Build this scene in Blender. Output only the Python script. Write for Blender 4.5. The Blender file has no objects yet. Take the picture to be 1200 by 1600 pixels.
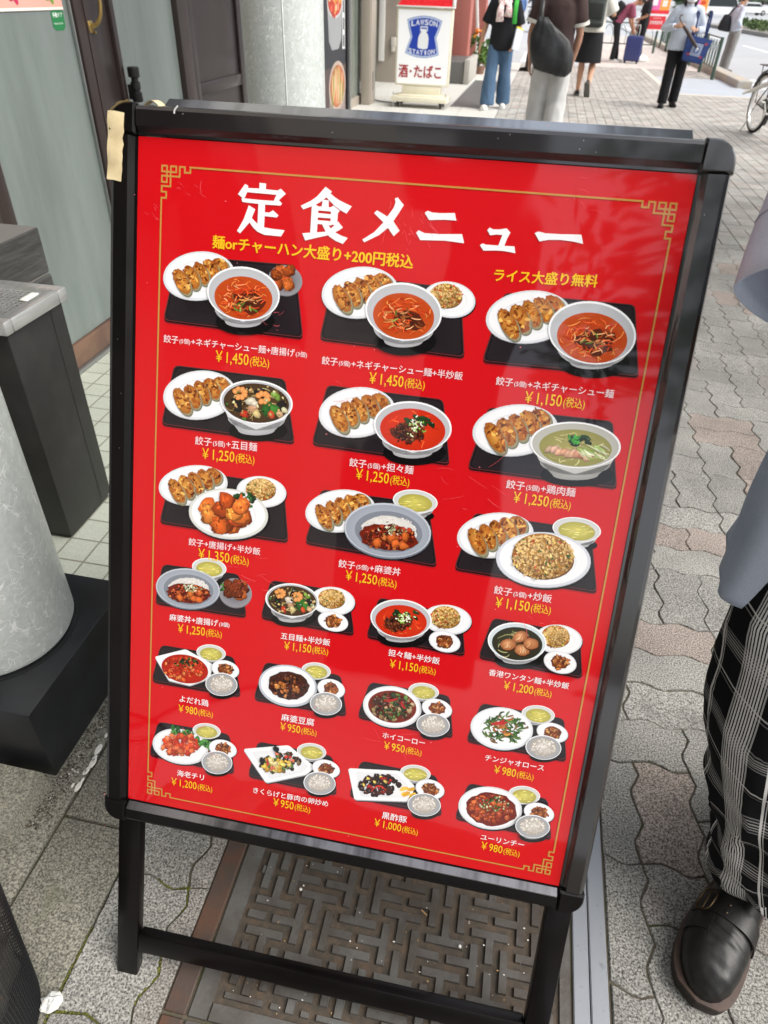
import bpy, bmesh, math, random
import numpy as np
from mathutils import Vector, Matrix, noise
R_ = math.radians
random.seed(7)
SC = bpy.context.scene
COL = SC.collection

# ------------------------------------------------------------------ camera
CAMH = 1.452
RW = ((0.97994269, 0.14236911, -0.13943948), (0.19716973, -0.59112892, 0.78210658), (0.02892111, -0.79391286, -0.60734334))
FPX = 1071.0                                                         # focal length in pixels of the 1200 x 1600 photograph
cd = bpy.data.cameras.new('camera'); cam = bpy.data.objects.new('camera', cd); COL.objects.link(cam)
rx = Vector((RW[0][0], RW[1][0], RW[2][0])); dn = Vector((RW[0][1], RW[1][1], RW[2][1])); fw = Vector((RW[0][2], RW[1][2], RW[2][2]))
mw = Matrix.Identity(4)
for i in range(3):
    mw[i][0], mw[i][1], mw[i][2] = rx[i], -dn[i], -fw[i]
mw[2][3] = CAMH
cam.matrix_world = mw
cd.sensor_fit = 'VERTICAL'; cd.sensor_height = 36.0; cd.lens = FPX / 1600 * 36.0
cd.clip_start = 0.02; cd.clip_end = 1500
cd.dof.use_dof = True; cd.dof.focus_distance = 1.25; cd.dof.aperture_fstop = 7.0
SC.camera = cam

# ------------------------------------------------------------------ light
SUN_EL, SUN_AZ = R_(50), R_(104)       # azimuth clockwise from +Y (the street runs along +Y)
w = bpy.data.worlds.new('World'); SC.world = w; w.use_nodes = True
nt = w.node_tree; bg = nt.nodes['Background']
sky = nt.nodes.new('ShaderNodeTexSky'); sky.sky_type = 'NISHITA'; sky.sun_disc = False
sky.sun_elevation = SUN_EL; sky.sun_rotation = SUN_AZ; sky.dust_density = 4.0; sky.ozone_density = 0.6
hs = nt.nodes.new('ShaderNodeHueSaturation'); hs.inputs['Saturation'].default_value = 0.35
nt.links.new(sky.outputs[0], hs.inputs['Color']); nt.links.new(hs.outputs[0], bg.inputs[0])
bg.inputs[1].default_value = 0.15
sl = bpy.data.lights.new('sun', 'SUN'); sl.energy = 1.45; sl.angle = R_(48); sl.color = (1.0, 0.96, 0.9)
so = bpy.data.objects.new('sun', sl); COL.objects.link(so)
sd = Vector((math.sin(SUN_AZ) * math.cos(SUN_EL), math.cos(SUN_AZ) * math.cos(SUN_EL), math.sin(SUN_EL)))
so.rotation_euler = sd.to_track_quat('Z', 'Y').to_euler(); so.location = (6, -4, 12)
SC.view_settings.view_transform = 'Standard'; SC.view_settings.look = 'None'; SC.view_settings.gamma = 1
SC.view_settings.exposure = 0.72
SC.render.engine = 'CYCLES'
SC.cycles.max_bounces = 6; SC.cycles.transparent_max_bounces = 12

# ------------------------------------------------------------------ pixel of the photograph -> point in the world
def ray(px, py):
    p = (px - 600, py - 800, FPX)
    return Vector([sum(RW[i][j] * p[j] for j in range(3)) for i in range(3)])
def W(px, py, z=0.0):
    d = ray(px, py); return d * ((z - CAMH) / d.z) + Vector((0, 0, CAMH))
def WX(px, py, x):
    d = ray(px, py); return d * (x / d.x) + Vector((0, 0, CAMH))
def WY(px, py, y):
    d = ray(px, py); return d * (y / d.y) + Vector((0, 0, CAMH))

def S2L(c):
    return c / 12.92 if c <= 0.04045 else ((c + 0.055) / 1.055) ** 2.4
def H(h):
    h = h.lstrip('#'); return tuple(S2L(int(h[i:i + 2], 16) / 255) for i in (0, 2, 4))
def mixc(a, b, t): return tuple(a[i] * (1 - t) + b[i] * t for i in range(3))
def mulc(a, k): return tuple(min(1, c * k) for c in a)

# ------------------------------------------------------------------ materials
def newmat(name):
    m = bpy.data.materials.new(name); m.use_nodes = True
    return m, m.node_tree, m.node_tree.nodes['Principled BSDF']
def mat(name, col, rough=0.5, metal=0.0, var=None, bump=None, coat=0.0, attr=False, spec=0.5, rvar=0.0, vcoord='Object', emit=0.0, alpha=1.0, var2=None, coat_r=0.05, stretch=None):
    """var = (scale, colour2, lo, hi): a second colour mixed in by noise; bump = (scale, strength, metres)"""
    m, t, b = newmat(name); n = t.nodes; L = t.links
    tc = n.new('ShaderNodeTexCoord'); vec = tc.outputs[vcoord]
    if stretch:
        mp = n.new('ShaderNodeMapping'); mp.inputs['Scale'].default_value = stretch
        L.new(vec, mp.inputs[0]); vec = mp.outputs[0]
    cs = None
    if attr:
        a = n.new('ShaderNodeAttribute'); a.attribute_name = 'Col'; cs = a.outputs['Color']
    for k, v in enumerate((var, var2)):
        if not v: continue
        nz = n.new('ShaderNodeTexNoise'); nz.inputs['Scale'].default_value = v[0]; nz.inputs['Detail'].default_value = 5; nz.inputs['Roughness'].default_value = 0.65
        L.new(vec, nz.inputs['Vector'])
        rp = n.new('ShaderNodeMapRange'); rp.inputs[1].default_value = v[2]; rp.inputs[2].default_value = v[3]
        L.new(nz.outputs['Fac'], rp.inputs[0])
        mx = n.new('ShaderNodeMix'); mx.data_type = 'RGBA'
        if cs is None: mx.inputs[6].default_value = (*col, 1)
        else: L.new(cs, mx.inputs[6])
        if isinstance(v[1], (int, float)):              # darken / lighten by a factor
            ml = n.new('ShaderNodeMix'); ml.data_type = 'RGBA'; ml.blend_type = 'MULTIPLY'; ml.inputs[0].default_value = 1
            if cs is None: ml.inputs[6].default_value = (*col, 1)
            else: L.new(cs, ml.inputs[6])
            ml.inputs[7].default_value = (v[1], v[1], v[1], 1); L.new(ml.outputs[2], mx.inputs[7])
        else: mx.inputs[7].default_value = (*v[1], 1)
        L.new(rp.outputs[0], mx.inputs[0]); cs = mx.outputs[2]
        if k == 0 and rvar:
            rr = n.new('ShaderNodeMapRange'); rr.inputs[3].default_value = rough - rvar; rr.inputs[4].default_value = rough + rvar
            L.new(nz.outputs['Fac'], rr.inputs[0]); L.new(rr.outputs[0], b.inputs['Roughness'])
    if cs is None: b.inputs['Base Color'].default_value = (*col, 1)
    else: L.new(cs, b.inputs['Base Color'])
    if not (rvar and var): b.inputs['Roughness'].default_value = rough
    b.inputs['Metallic'].default_value = metal; b.inputs['Specular IOR Level'].default_value = spec
    b.inputs['Coat Weight'].default_value = coat; b.inputs['Coat Roughness'].default_value = coat_r
    if bump:
        nz = n.new('ShaderNodeTexNoise'); nz.inputs['Scale'].default_value = bump[0]; nz.inputs['Detail'].default_value = 4
        L.new(vec, nz.inputs['Vector'])
        bp = n.new('ShaderNodeBump'); bp.inputs['Strength'].default_value = bump[1]; bp.inputs['Distance'].default_value = bump[2]
        L.new(nz.outputs['Fac'], bp.inputs['Height']); L.new(bp.outputs[0], b.inputs['Normal'])
    if emit:
        b.inputs['Emission Color'].default_value = (*col, 1); b.inputs['Emission Strength'].default_value = emit
    return m

# ------------------------------------------------------------------ mesh builder
class MB:
    def __init__(s): s.v = []; s.f = []; s.m = []; s.c = []; s.uv = []; s.hasc = False; s.hasuv = False
    def add(s, vs, fs, m=0, col=None, uv=None):
        o = len(s.v); s.v += [tuple(p) for p in vs]
        for k, f in enumerate(fs):
            s.f.append([i + o for i in f]); s.m.append(m)
            if col is None: s.c.append(None)
            else:
                s.hasc = True
                s.c.append([col[i] for i in f] if isinstance(col, list) else [col] * len(f))
            if uv is None: s.uv.append(None)
            else: s.hasuv = True; s.uv.append(uv[k])
    def box(s, a, b, bev=0.0, seg=2, m=0, col=None, rot=None, at=None):
        bm = bmesh.new(); bmesh.ops.create_cube(bm, size=1)
        for v in bm.verts: v.co = Vector([(a[i] + b[i]) / 2 + v.co[i] * (b[i] - a[i]) for i in range(3)])
        if bev: bmesh.ops.bevel(bm, geom=bm.edges[:], offset=bev, segments=seg, affect='EDGES', profile=0.5)
        M = Matrix.Identity(4)
        if rot is not None: M = rot.to_4x4()
        if at is not None: M = Matrix.Translation(at) @ M
        bm.verts.index_update()
        s.add([M @ v.co for v in bm.verts], [[v.index for v in f.verts] for f in bm.faces], m, col); bm.free()
    def prism(s, poly, z0, z1, inset=0.0, m=0, col=None, axis=None):
        """poly: 2-D points; extruded from z0 to z1, the far face drawn in by inset"""
        n = len(poly); top = offset(poly, inset) if inset else poly
        P = [(x, y, z0) for x, y in poly] + [(x, y, z1) for x, y in top]
        F = [[i, (i + 1) % n, n + (i + 1) % n, n + i] for i in range(n)] + [list(range(n, 2 * n)), list(range(n))[::-1]]
        if axis: P = [axis(*p) for p in P]
        s.add(P, F, m, col)
    def loft(s, rings, cap=True, m=0, col=None, closed=True, uvs=None):
        n = len(rings[0]); P = [p for r in rings for p in r]; F = []; U = [] if uvs else None
        for i in range(len(rings) - 1):
            for j in range(n if closed else n - 1):
                k = (j + 1) % n
                F.append([i * n + j, i * n + k, (i + 1) * n + k, (i + 1) * n + j])
                if uvs: U.append([uvs(i, j), uvs(i, j + 1), uvs(i + 1, j + 1), uvs(i + 1, j)])
        if cap:
            F.append(list(range(n))[::-1]); F.append(list(range((len(rings) - 1) * n, len(rings) * n)))
            if uvs: U += [[(0, 0)] * n, [(0, 0)] * n]
        s.add(P, F, m, col, U)
    def tube(s, pts, rad, n=10, cap=True, right=None, m=0, col=None, ret=False, uv=False):
        pts = [Vector(p) for p in pts]; k = len(pts)
        if not isinstance(rad, (list, tuple)): rad = [rad] * k
        rings = []; x = None; length = [0.0]
        for i in range(1, k): length.append(length[-1] + (pts[i] - pts[i - 1]).length)
        for i in range(k):
            t = (pts[min(i + 1, k - 1)] - pts[max(i - 1, 0)]).normalized()
            if right is not None: x = Vector(right)
            elif x is None: x = Vector((1, 0, 0)) if abs(t.x) < 0.8 else Vector((0, 1, 0))
            x = (x - t * x.dot(t)).normalized(); y = t.cross(x)
            r = rad[i]; ra, rb = r if isinstance(r, (tuple, list)) else (r, r)
            rings.append([pts[i] + x * (ra * math.cos(2 * math.pi * j / n)) + y * (rb * math.sin(2 * math.pi * j / n)) for j in range(n)])
        uvs = None
        if uv:
            rm = 0.11
            uvs = lambda i, j: (2 * math.pi * rm * j / n, length[i])
        s.loft(rings, cap, m, col, uvs=uvs)
        return rings
    def lathe(s, prof, n=32, c=(0, 0, 0), cap=True, m=0, col=None):
        s.loft([[(c[0] + r * math.cos(2 * math.pi * j / n), c[1] + r * math.sin(2 * math.pi * j / n), c[2] + z) for j in range(n)] for r, z in prof], cap, m, col)
    def ball(s, c, r, n=12, m=0, col=None, rot=None):
        r = r if isinstance(r, (tuple, list)) else (r, r, r); rings = []
        for i in range(1, n):
            a = math.pi * i / n
            ring = [Vector((r[0] * math.sin(a) * math.cos(2 * math.pi * j / (2 * n)), r[1] * math.sin(a) * math.sin(2 * math.pi * j / (2 * n)), -r[2] * math.cos(a))) for j in range(2 * n)]
            if rot is not None: ring = [rot @ p for p in ring]
            rings.append([p + Vector(c) for p in ring])
        s.loft(rings, True, m, col)
    def build(s, name, mats, parent=None, X=None, smooth=None, remesh=None, sm=4, fix=True, fold=None, kind=None):
        me = bpy.data.meshes.new(name)
        vs = [X @ Vector(p) for p in s.v] if X is not None else s.v
        me.from_pydata(vs, [], s.f)
        mats = mats if isinstance(mats, (list, tuple)) else [mats]
        for q in mats: me.materials.append(q)
        if len(mats) > 1: me.polygons.foreach_set('material_index', s.m)
        if s.hasc:
            ca = me.color_attributes.new('Col', 'FLOAT_COLOR', 'CORNER'); d = []
            for f, c in zip(s.f, s.c):
                for q in (c or [(1, 1, 1)] * len(f)): d += [q[0], q[1], q[2], 1.0]
            ca.data.foreach_set('color', d)
        if s.hasuv:
            ul = me.uv_layers.new(name='UVMap'); d = []
            for f, u in zip(s.f, s.uv):
                for q in (u or [(0, 0)] * len(f)): d += [q[0], q[1]]
            ul.data.foreach_set('uv', d)
        if fix:
            bm = bmesh.new(); bm.from_mesh(me); bmesh.ops.recalc_face_normals(bm, faces=bm.faces[:]); bm.to_mesh(me); bm.free()
        if remesh: me = remeshed(me, remesh, sm)
        if fold: folds(me, *fold)
        if smooth is not None or remesh:
            me.polygons.foreach_set('use_smooth', [True] * len(me.polygons))
            if smooth and smooth < 180 and not remesh: me.set_sharp_from_angle(angle=R_(smooth))
        me.name = name
        o = bpy.data.objects.new(name, me); COL.objects.link(o)
        if parent: o.parent = parent
        if kind: o['kind'] = kind
        return o

def remeshed(me, vox, it):
    t = bpy.data.objects.new('t', me); COL.objects.link(t)
    r = t.modifiers.new('r', 'REMESH'); r.mode = 'VOXEL'; r.voxel_size = vox
    q = t.modifiers.new('s', 'SMOOTH'); q.iterations = it; q.factor = 0.5
    bpy.context.view_layer.update()
    out = bpy.data.meshes.new_from_object(t.evaluated_get(bpy.context.evaluated_depsgraph_get()))
    mats = [x for x in me.materials]; bpy.data.objects.remove(t); bpy.data.meshes.remove(me)
    if not len(out.materials):
        for x in mats: out.materials.append(x)
    return out
def folds(me, amp, sx, sy, sz, seed=0.0):
    """cloth creases: displace along normals by ridged noise"""
    me.update(); vs = me.vertices
    N = [v.normal.copy() for v in vs]
    for v, nn in zip(vs, N):
        p = Vector((v.co.x * sx + seed, v.co.y * sy + seed * 0.7, v.co.z * sz))
        d = (1 - abs(noise.noise(p)) * 2.2) * 0.7 + noise.noise(p * 2.3) * 0.5
        v.co += nn * (amp * d)
def offset(poly, d):
    """shrink a simple polygon by d (counter-clockwise or clockwise)"""
    n = len(poly); A = sum(poly[i][0] * poly[(i + 1) % n][1] - poly[(i + 1) % n][0] * poly[i][1] for i in range(n))
    sg = 1 if A > 0 else -1; out = []
    for i in range(n):
        p0, p1, p2 = poly[i - 1], poly[i], poly[(i + 1) % n]
        e1 = (p1[0] - p0[0], p1[1] - p0[1]); e2 = (p2[0] - p1[0], p2[1] - p1[1])
        l1 = math.hypot(*e1) or 1e-9; l2 = math.hypot(*e2) or 1e-9
        n1 = (-e1[1] / l1 * sg, e1[0] / l1 * sg); n2 = (-e2[1] / l2 * sg, e2[0] / l2 * sg)
        bx, by = n1[0] + n2[0], n1[1] + n2[1]; dt = 1 + n1[0] * n2[0] + n1[1] * n2[1]
        k = d / max(dt, 0.35)
        out.append((p1[0] + bx * k, p1[1] + by * k))
    return out

def thing(name, label, cat, loc=(0, 0, 0), rotz=0.0, group=None, scale=1.0):
    o = bpy.data.objects.new(name, None); COL.objects.link(o); o.empty_display_size = 0.1
    o.location = loc; o.rotation_euler = (0, 0, rotz); o.scale = (scale,) * 3
    return tag(o, label, cat, group)
def tag(o, label, cat, group=None, kind=None):
    o['label'] = label; o['category'] = cat
    if group: o['group'] = group
    if kind: o['kind'] = kind
    return o
def text_mesh(body, thick=0.0, res=3):
    c = bpy.data.curves.new('t', 'FONT'); c.body = body; c.resolution_u = res
    o = bpy.data.objects.new('t', c); COL.objects.link(o); bpy.context.view_layer.update()
    me = bpy.data.meshes.new_from_object(o.evaluated_get(bpy.context.evaluated_depsgraph_get()))
    V = [tuple(v.co) for v in me.vertices]; F = [list(p.vertices) for p in me.polygons]
    bpy.data.objects.remove(o); bpy.data.curves.remove(c); bpy.data.meshes.remove(me)
    if thick:                                           # bolder: the strokes printed again a hair aside
        n = len(V); V0, F0 = V, F; V, F = [], []
        for k, (dx, dy) in enumerate(((-1, 0), (1, 0), (0, .7), (0, -.7))):
            V += [(x + dx * thick, y + dy * thick, k) for x, y, z in V0]; F += [[i + k * n for i in f] for f in F0]
    return V, F
# ================================================================== THE SETTING
def terr_mat(name, c1, c2, scale=350, bump=0.35, attr=False, lo=0.40, hi=0.62, stain=None, rough=0.85, vor=True):
    """exposed aggregate: fine light and dark grains, soft stains"""
    m, t, b = newmat(name); n = t.nodes; L = t.links
    tc = n.new('ShaderNodeTexCoord'); vec = tc.outputs['Object']
    nz = n.new('ShaderNodeTexNoise'); nz.inputs['Scale'].default_value = scale; nz.inputs['Detail'].default_value = 3; nz.inputs['Roughness'].default_value = 0.7
    L.new(vec, nz.inputs[0])
    mr = n.new('ShaderNodeMapRange'); mr.inputs[1].default_value = lo; mr.inputs[2].default_value = hi; L.new(nz.outputs['Fac'], mr.inputs[0])
    mx = n.new('ShaderNodeMix'); mx.data_type = 'RGBA'; mx.inputs[6].default_value = (*c1, 1); mx.inputs[7].default_value = (*c2, 1); L.new(mr.outputs[0], mx.inputs[0])
    cs = mx.outputs[2]
    if attr:
        a = n.new('ShaderNodeAttribute'); a.attribute_name = 'Col'
        ml = n.new('ShaderNodeMix'); ml.data_type = 'RGBA'; ml.blend_type = 'MULTIPLY'; ml.inputs[0].default_value = 1
        L.new(cs, ml.inputs[6]); L.new(a.outputs['Color'], ml.inputs[7]); cs = ml.outputs[2]
    n2 = n.new('ShaderNodeTexNoise'); n2.inputs['Scale'].default_value = 3.5; n2.inputs['Detail'].default_value = 6; L.new(vec, n2.inputs[0])
    m2 = n.new('ShaderNodeMapRange'); m2.inputs[1].default_value = 0.35; m2.inputs[2].default_value = 0.7; m2.inputs[3].default_value = 0.72; m2.inputs[4].default_value = 1.12
    L.new(n2.outputs['Fac'], m2.inputs[0])
    vm = n.new('ShaderNodeMix'); vm.data_type = 'RGBA'; vm.blend_type = 'MULTIPLY'; vm.inputs[0].default_value = 1; L.new(cs, vm.inputs[6]); L.new(m2.outputs[0], vm.inputs[7]); cs = vm.outputs[2]
    if stain:                                          # (colour, scale, lo, hi)
        n3 = n.new('ShaderNodeTexNoise'); n3.inputs['Scale'].default_value = stain[1]; n3.inputs['Detail'].default_value = 7; L.new(vec, n3.inputs[0])
        m3 = n.new('ShaderNodeMapRange'); m3.inputs[1].default_value = stain[2]; m3.inputs[2].default_value = stain[3]; L.new(n3.outputs['Fac'], m3.inputs[0])
        sm = n.new('ShaderNodeMix'); sm.data_type = 'RGBA'; L.new(m3.outputs[0], sm.inputs[0]); L.new(cs, sm.inputs[6]); sm.inputs[7].default_value = (*stain[0], 1); cs = sm.outputs[2]
    L.new(cs, b.inputs['Base Color']); b.inputs['Roughness'].default_value = rough
    bp = n.new('ShaderNodeBump'); bp.inputs['Strength'].default_value = bump; bp.inputs['Distance'].default_value = 0.0015
    L.new(nz.outputs['Fac'], bp.inputs['Height']); L.new(bp.outputs[0], b.inputs['Normal'])
    return m
def grid_mat(name, col, joint, sx, sy, mortar=0.008, rough=0.7, var=0.15, off=0.0, grain=None):
    m, t, b = newmat(name); n = t.nodes; L = t.links
    tc = n.new('ShaderNodeTexCoord'); bk = n.new('ShaderNodeTexBrick'); L.new(tc.outputs['Object'], bk.inputs[0])
    bk.offset = off; bk.inputs['Scale'].default_value = 1.0; bk.inputs['Brick Width'].default_value = sx; bk.inputs['Row Height'].default_value = sy
    bk.inputs['Mortar Size'].default_value = mortar; bk.inputs['Mortar Smooth'].default_value = 0.2
    bk.inputs['Color1'].default_value = (*mulc(col, 1 - var), 1); bk.inputs['Color2'].default_value = (*mulc(col, 1 + var), 1); bk.inputs['Mortar'].default_value = (*joint, 1)
    nz = n.new('ShaderNodeTexNoise'); nz.inputs['Scale'].default_value = grain or 200; nz.inputs['Detail'].default_value = 4; L.new(tc.outputs['Object'], nz.inputs[0])
    mr = n.new('ShaderNodeMapRange'); mr.inputs[1].default_value = 0.35; mr.inputs[2].default_value = 0.65; mr.inputs[3].default_value = 0.75; mr.inputs[4].default_value = 1.2; L.new(nz.outputs['Fac'], mr.inputs[0])
    vm = n.new('ShaderNodeMix'); vm.data_type = 'RGBA'; vm.blend_type = 'MULTIPLY'; vm.inputs[0].default_value = 1; L.new(bk.outputs[0], vm.inputs[6]); L.new(mr.outputs[0], vm.inputs[7])
    L.new(vm.outputs[2], b.inputs['Base Color']); b.inputs['Roughness'].default_value = rough
    bp = n.new('ShaderNodeBump'); bp.inputs['Strength'].default_value = 0.5; bp.inputs['Distance'].default_value = 0.003; bp.invert = True
    L.new(bk.outputs['Fac'], bp.inputs['Height']); L.new(bp.outputs[0], b.inputs['Normal'])
    return m

# ---- base ground reaching the horizon, road
m_soil = mat('joint_soil', H('#575044'), 0.95, var=(14, H('#414620'), 0.52, 0.66), bump=(160, 0.6, 0.004))
g = MB(); g.box((-60, -60, -0.30), (120, 700, -0.16)); g.build('ground', mat('ground_asphalt', H('#a9acaf'), 0.9, var=(60, 1.15, 0.4, 0.6)), kind='structure')
m_road = mat('road_asphalt', H('#9fa2a5'), 0.9, var=(90, 1.2, 0.35, 0.65), var2=(0.6, 1.12, 0.4, 0.7))
g = MB(); g.box((4.25, -40, -0.156), (60, 420, -0.12)); g.box((-40, 21.6, -0.156), (4.245, 28.4, -0.012)); g.build('road', m_road, kind='structure')
m_paint = mat('road_paint', H('#e6e8e8'), 0.7, var=(30, 0.8, 0.5, 0.75))
g = MB()
for k in range(4): g.box((4.75, 18.2 + k * 1.0, -0.119), (11.0, 18.65 + k * 1.0, -0.116))
for k in range(30): g.box((8.3, 24 + k * 10, -0.119), (8.45, 29 + k * 10, -0.116)); g.box((11.4, 24 + k * 10, -0.119), (11.55, 29 + k * 10, -0.116))
for k in range(8): g.box((-3.4 + k * 0.9, 22.2, -0.0115), (-2.95 + k * 0.9, 26.0, -0.008))
g.box((4.6, 24, -0.119), (4.75, 300, -0.116))
g.build('road_marking', m_paint, kind='structure')

# ---- pavers: a 130 x 122.5 mm module, singles and doubles, every edge wavy
PX, PY, OX, OY = 0.130, 0.1225, 0.438, 1.045
VW = [(0.0, 0.0), (0.13, 0.005), (0.26, 0.0105), (0.42, 0.002), (0.60, -0.0095), (0.74, -0.0095), (0.88, -0.004)]      # going down in Y
HW = [(0.0, 0.0), (0.16, 0.006), (0.33, 0.0095), (0.5, 0.003), (0.66, -0.0065), (0.8, -0.0075), (0.92, -0.002)]        # going right in X
def hole(x0, x1, y0, y1):                               # the drain cover
    return x1 > -0.425 and x0 < 0.352 and y0 < 1.12 and y1 > -0.36
prng = random.Random(11)
def pav_cols(r):
    t = r.random()
    if t < 0.17: c = (1.08, 0.95, 0.895)
    elif t < 0.30: c = (1.03, 1.0, 0.98)
    else: c = (1.0, 1.02, 1.005)
    k = r.uniform(0.88, 1.08); return mulc2(c, k)
def mulc2(c, k): return tuple(x * k for x in c)
nx0, nx1, ny0, ny1 = -8, 28, -11, 168
occ = {}; pieces = []
for j in range(ny0, ny1):
    for i in range(nx0, nx1):
        if (i, j) in occ: continue
        t = prng.random(); s = (i, j)
        if j > 53: cells = (1, 1) if t > .25 else (1, 2) if t > .1 and j + 1 < ny1 and (i, j + 1) not in occ else (1, 1)
        elif t < 0.34 and i + 1 < nx1 and (i + 1, j) not in occ: cells = (2, 1)
        elif t < 0.86 and j + 1 < ny1 and (i, j + 1) not in occ: cells = (1, 2)
        else: cells = (1, 1)
        for a in range(cells[0]):
            for b_ in range(cells[1]): occ[(i + a, j + b_)] = 1
        pieces.append((i, j, *cells))
def edge_v(i, j):    # from node (i, j+1) down to (i, j)
    return [(OX + i * PX + o, OY + (j + 1 - t) * PY) for t, o in VW]
def edge_h(i, j):    # from node (i, j) right to (i+1, j)
    return [(OX + (i + t) * PX, OY + j * PY + o) for t, o in HW]
def paver_poly(i, j, a, b):
    P = []
    for q in range(a): P += edge_h(i + q, j)
    r = []
    for q in range(b - 1, -1, -1): r += edge_v(i + a, j + q)
    r = r[1:] + [(OX + (i + a) * PX, OY + j * PY)]; P += r[::-1]
    t = []
    for q in range(a): t += edge_h(i + q, j + b)
    t = t[1:] + [(OX + (i + a) * PX, OY + (j + b) * PY)]; P += t[::-1]
    l = []
    for q in range(b - 1, -1, -1): l += edge_v(i, j + q)
    P += l
    out = []
    for p in P:
        if not out or math.hypot(p[0] - out[-1][0], p[1] - out[-1][1]) > 1e-4: out.append(p)
    if math.hypot(out[0][0] - out[-1][0], out[0][1] - out[-1][1]) < 1e-4: out.pop()
    return out
def clip(P, ax, lim, keep_less):
    out = []; n = len(P)
    for k in range(n):
        a, b = P[k], P[(k + 1) % n]; ia = (a[ax] <= lim) == keep_less; ib = (b[ax] <= lim) == keep_less
        if ia: out.append(a)
        if ia != ib: t = (lim - a[ax]) / (b[ax] - a[ax]); out.append((a[0] + (b[0] - a[0]) * t, a[1] + (b[1] - a[1]) * t))
    return out
pv = MB(); mossy = []
for (i, j, a, b_) in pieces:
    x0, x1 = OX + i * PX, OX + (i + a) * PX; y0, y1 = OY + j * PY, OY + (j + b_) * PY
    if x0 > 4.0 or y0 > 21.4: continue
    far = y0 > 5.5
    if far:
        if x1 < -0.62: continue
        poly = [(x0, y0), (x1, y0), (x1, y1), (x0, y1)]
        if y0 > 8.0 and b_ == 2: pass
    else: poly = paver_poly(i, j, a, b_)
    if i == nx0: poly = [(-0.621 if x < -.585 else x, y) for x, y in poly]
    if hole(x0, x1, y0, y1):
        lo = x1 <= -0.425 + PX and x0 < -0.425; hi = x0 >= 0.352 - 1.3 * PX and x1 > 0.352
        if x0 < -0.425 and x1 > -0.425 and y1 > -0.36: poly = clip(poly, 0, -.4305, True)
        elif x1 > 0.352 and x0 < 0.352: poly = clip(poly, 0, .3575, False)
        elif y1 > 1.12 and y0 < 1.12: poly = clip(poly, 1, 1.122, False)
        else: continue
    q = []
    for p in poly:
        if not q or math.hypot(p[0] - q[-1][0], p[1] - q[-1][1]) > 6e-4: q.append(p)
    while len(q) > 3 and math.hypot(q[0][0] - q[-1][0], q[0][1] - q[-1][1]) < 6e-4: q.pop()
    if len(q) < 3: continue
    area = abs(sum(q[k][0] * q[(k + 1) % len(q)][1] - q[(k + 1) % len(q)][0] * q[k][1] for k in range(len(q)))) / 2
    if area < 0.0012: continue
    c = pav_cols(prng)
    if x0 < -.43 and .0 < y0 < .8: mossy.append(q)
    if far: k_ = min(1, (y0 - 5.5) / 4); c = mixc(c, (.99, 1.0, 1.02), .55 * k_); c = mulc2(c, 1 + .66 * k_)  # farther pavers paler and cooler: brighter light there put into their colour
    dz = prng.uniform(-0.0015, 0.001); dx, dy = prng.uniform(-.0008, .0008), prng.uniform(-.0008, .0008)
    q = [(x + dx, y + dy) for x, y in q]
    if not far: q = [(x + prng.gauss(0, .0006), y + prng.gauss(0, .0006)) for x, y in q]
    n = len(q)
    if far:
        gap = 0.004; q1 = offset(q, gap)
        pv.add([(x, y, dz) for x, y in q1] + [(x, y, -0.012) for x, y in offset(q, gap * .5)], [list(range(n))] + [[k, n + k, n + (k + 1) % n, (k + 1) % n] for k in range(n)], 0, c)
    else:
        q0, q1, q2 = offset(q, 0.0012), offset(q, 0.0016), offset(q, 0.0034)
        vs = [(x, y, -0.014) for x, y in q0] + [(x, y, dz - 0.0025) for x, y in q1] + [(x, y, dz) for x, y in q2]
        fs = [[k, (k + 1) % n, n + (k + 1) % n, n + k] for k in range(n)] + [[n + k, n + (k + 1) % n, 2 * n + (k + 1) % n, 2 * n + k] for k in range(n)] + [list(range(2 * n, 3 * n))]
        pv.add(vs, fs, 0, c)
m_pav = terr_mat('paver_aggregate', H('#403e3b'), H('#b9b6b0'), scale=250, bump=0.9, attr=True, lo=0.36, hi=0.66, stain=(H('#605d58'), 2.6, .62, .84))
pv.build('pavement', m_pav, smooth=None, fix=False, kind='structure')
g = MB(); g.box((-0.62, -1.3, -0.15), (4.25, 21.6, -0.0049)); g.build('pavement_bed', m_soil, kind='structure')
# moss cushions in the joints near the stand
g = MB(); mr_ = random.Random(3)
for q in mossy:
    for k in range(len(q)):
        a, b_ = q[k], q[(k + 1) % len(q)]; L_ = math.hypot(b_[0] - a[0], b_[1] - a[1])
        for t_ in range(int(L_ / .0011)):
            f_ = mr_.random(); x, y = a[0] + (b_[0] - a[0]) * f_, a[1] + (b_[1] - a[1]) * f_
            d_ = noise.noise(Vector((x * 9, y * 9, 2.0))) + .55 * math.exp(-((y - .40) / .06) ** 2)
            if d_ < .12 or x > -.432: continue
            w_ = min(1, (d_ - .12) * 2.2); r = mr_.uniform(.0010, .0026) * (.6 + .6 * w_)
            g.ball((x + mr_.gauss(0, .0012 + .0016 * w_), y + mr_.gauss(0, .0012 + .0016 * w_), mr_.uniform(-.0045, -.0008)), (r, r, r * .8), 3)
tag(g.build('moss', mat('moss_green', H('#4f5320'), 0.95, var=(400, H('#6d6d2c'), .4, .6)), smooth=180), 'green moss growing in the joints between the paving stones', 'moss', kind='stuff')

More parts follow.
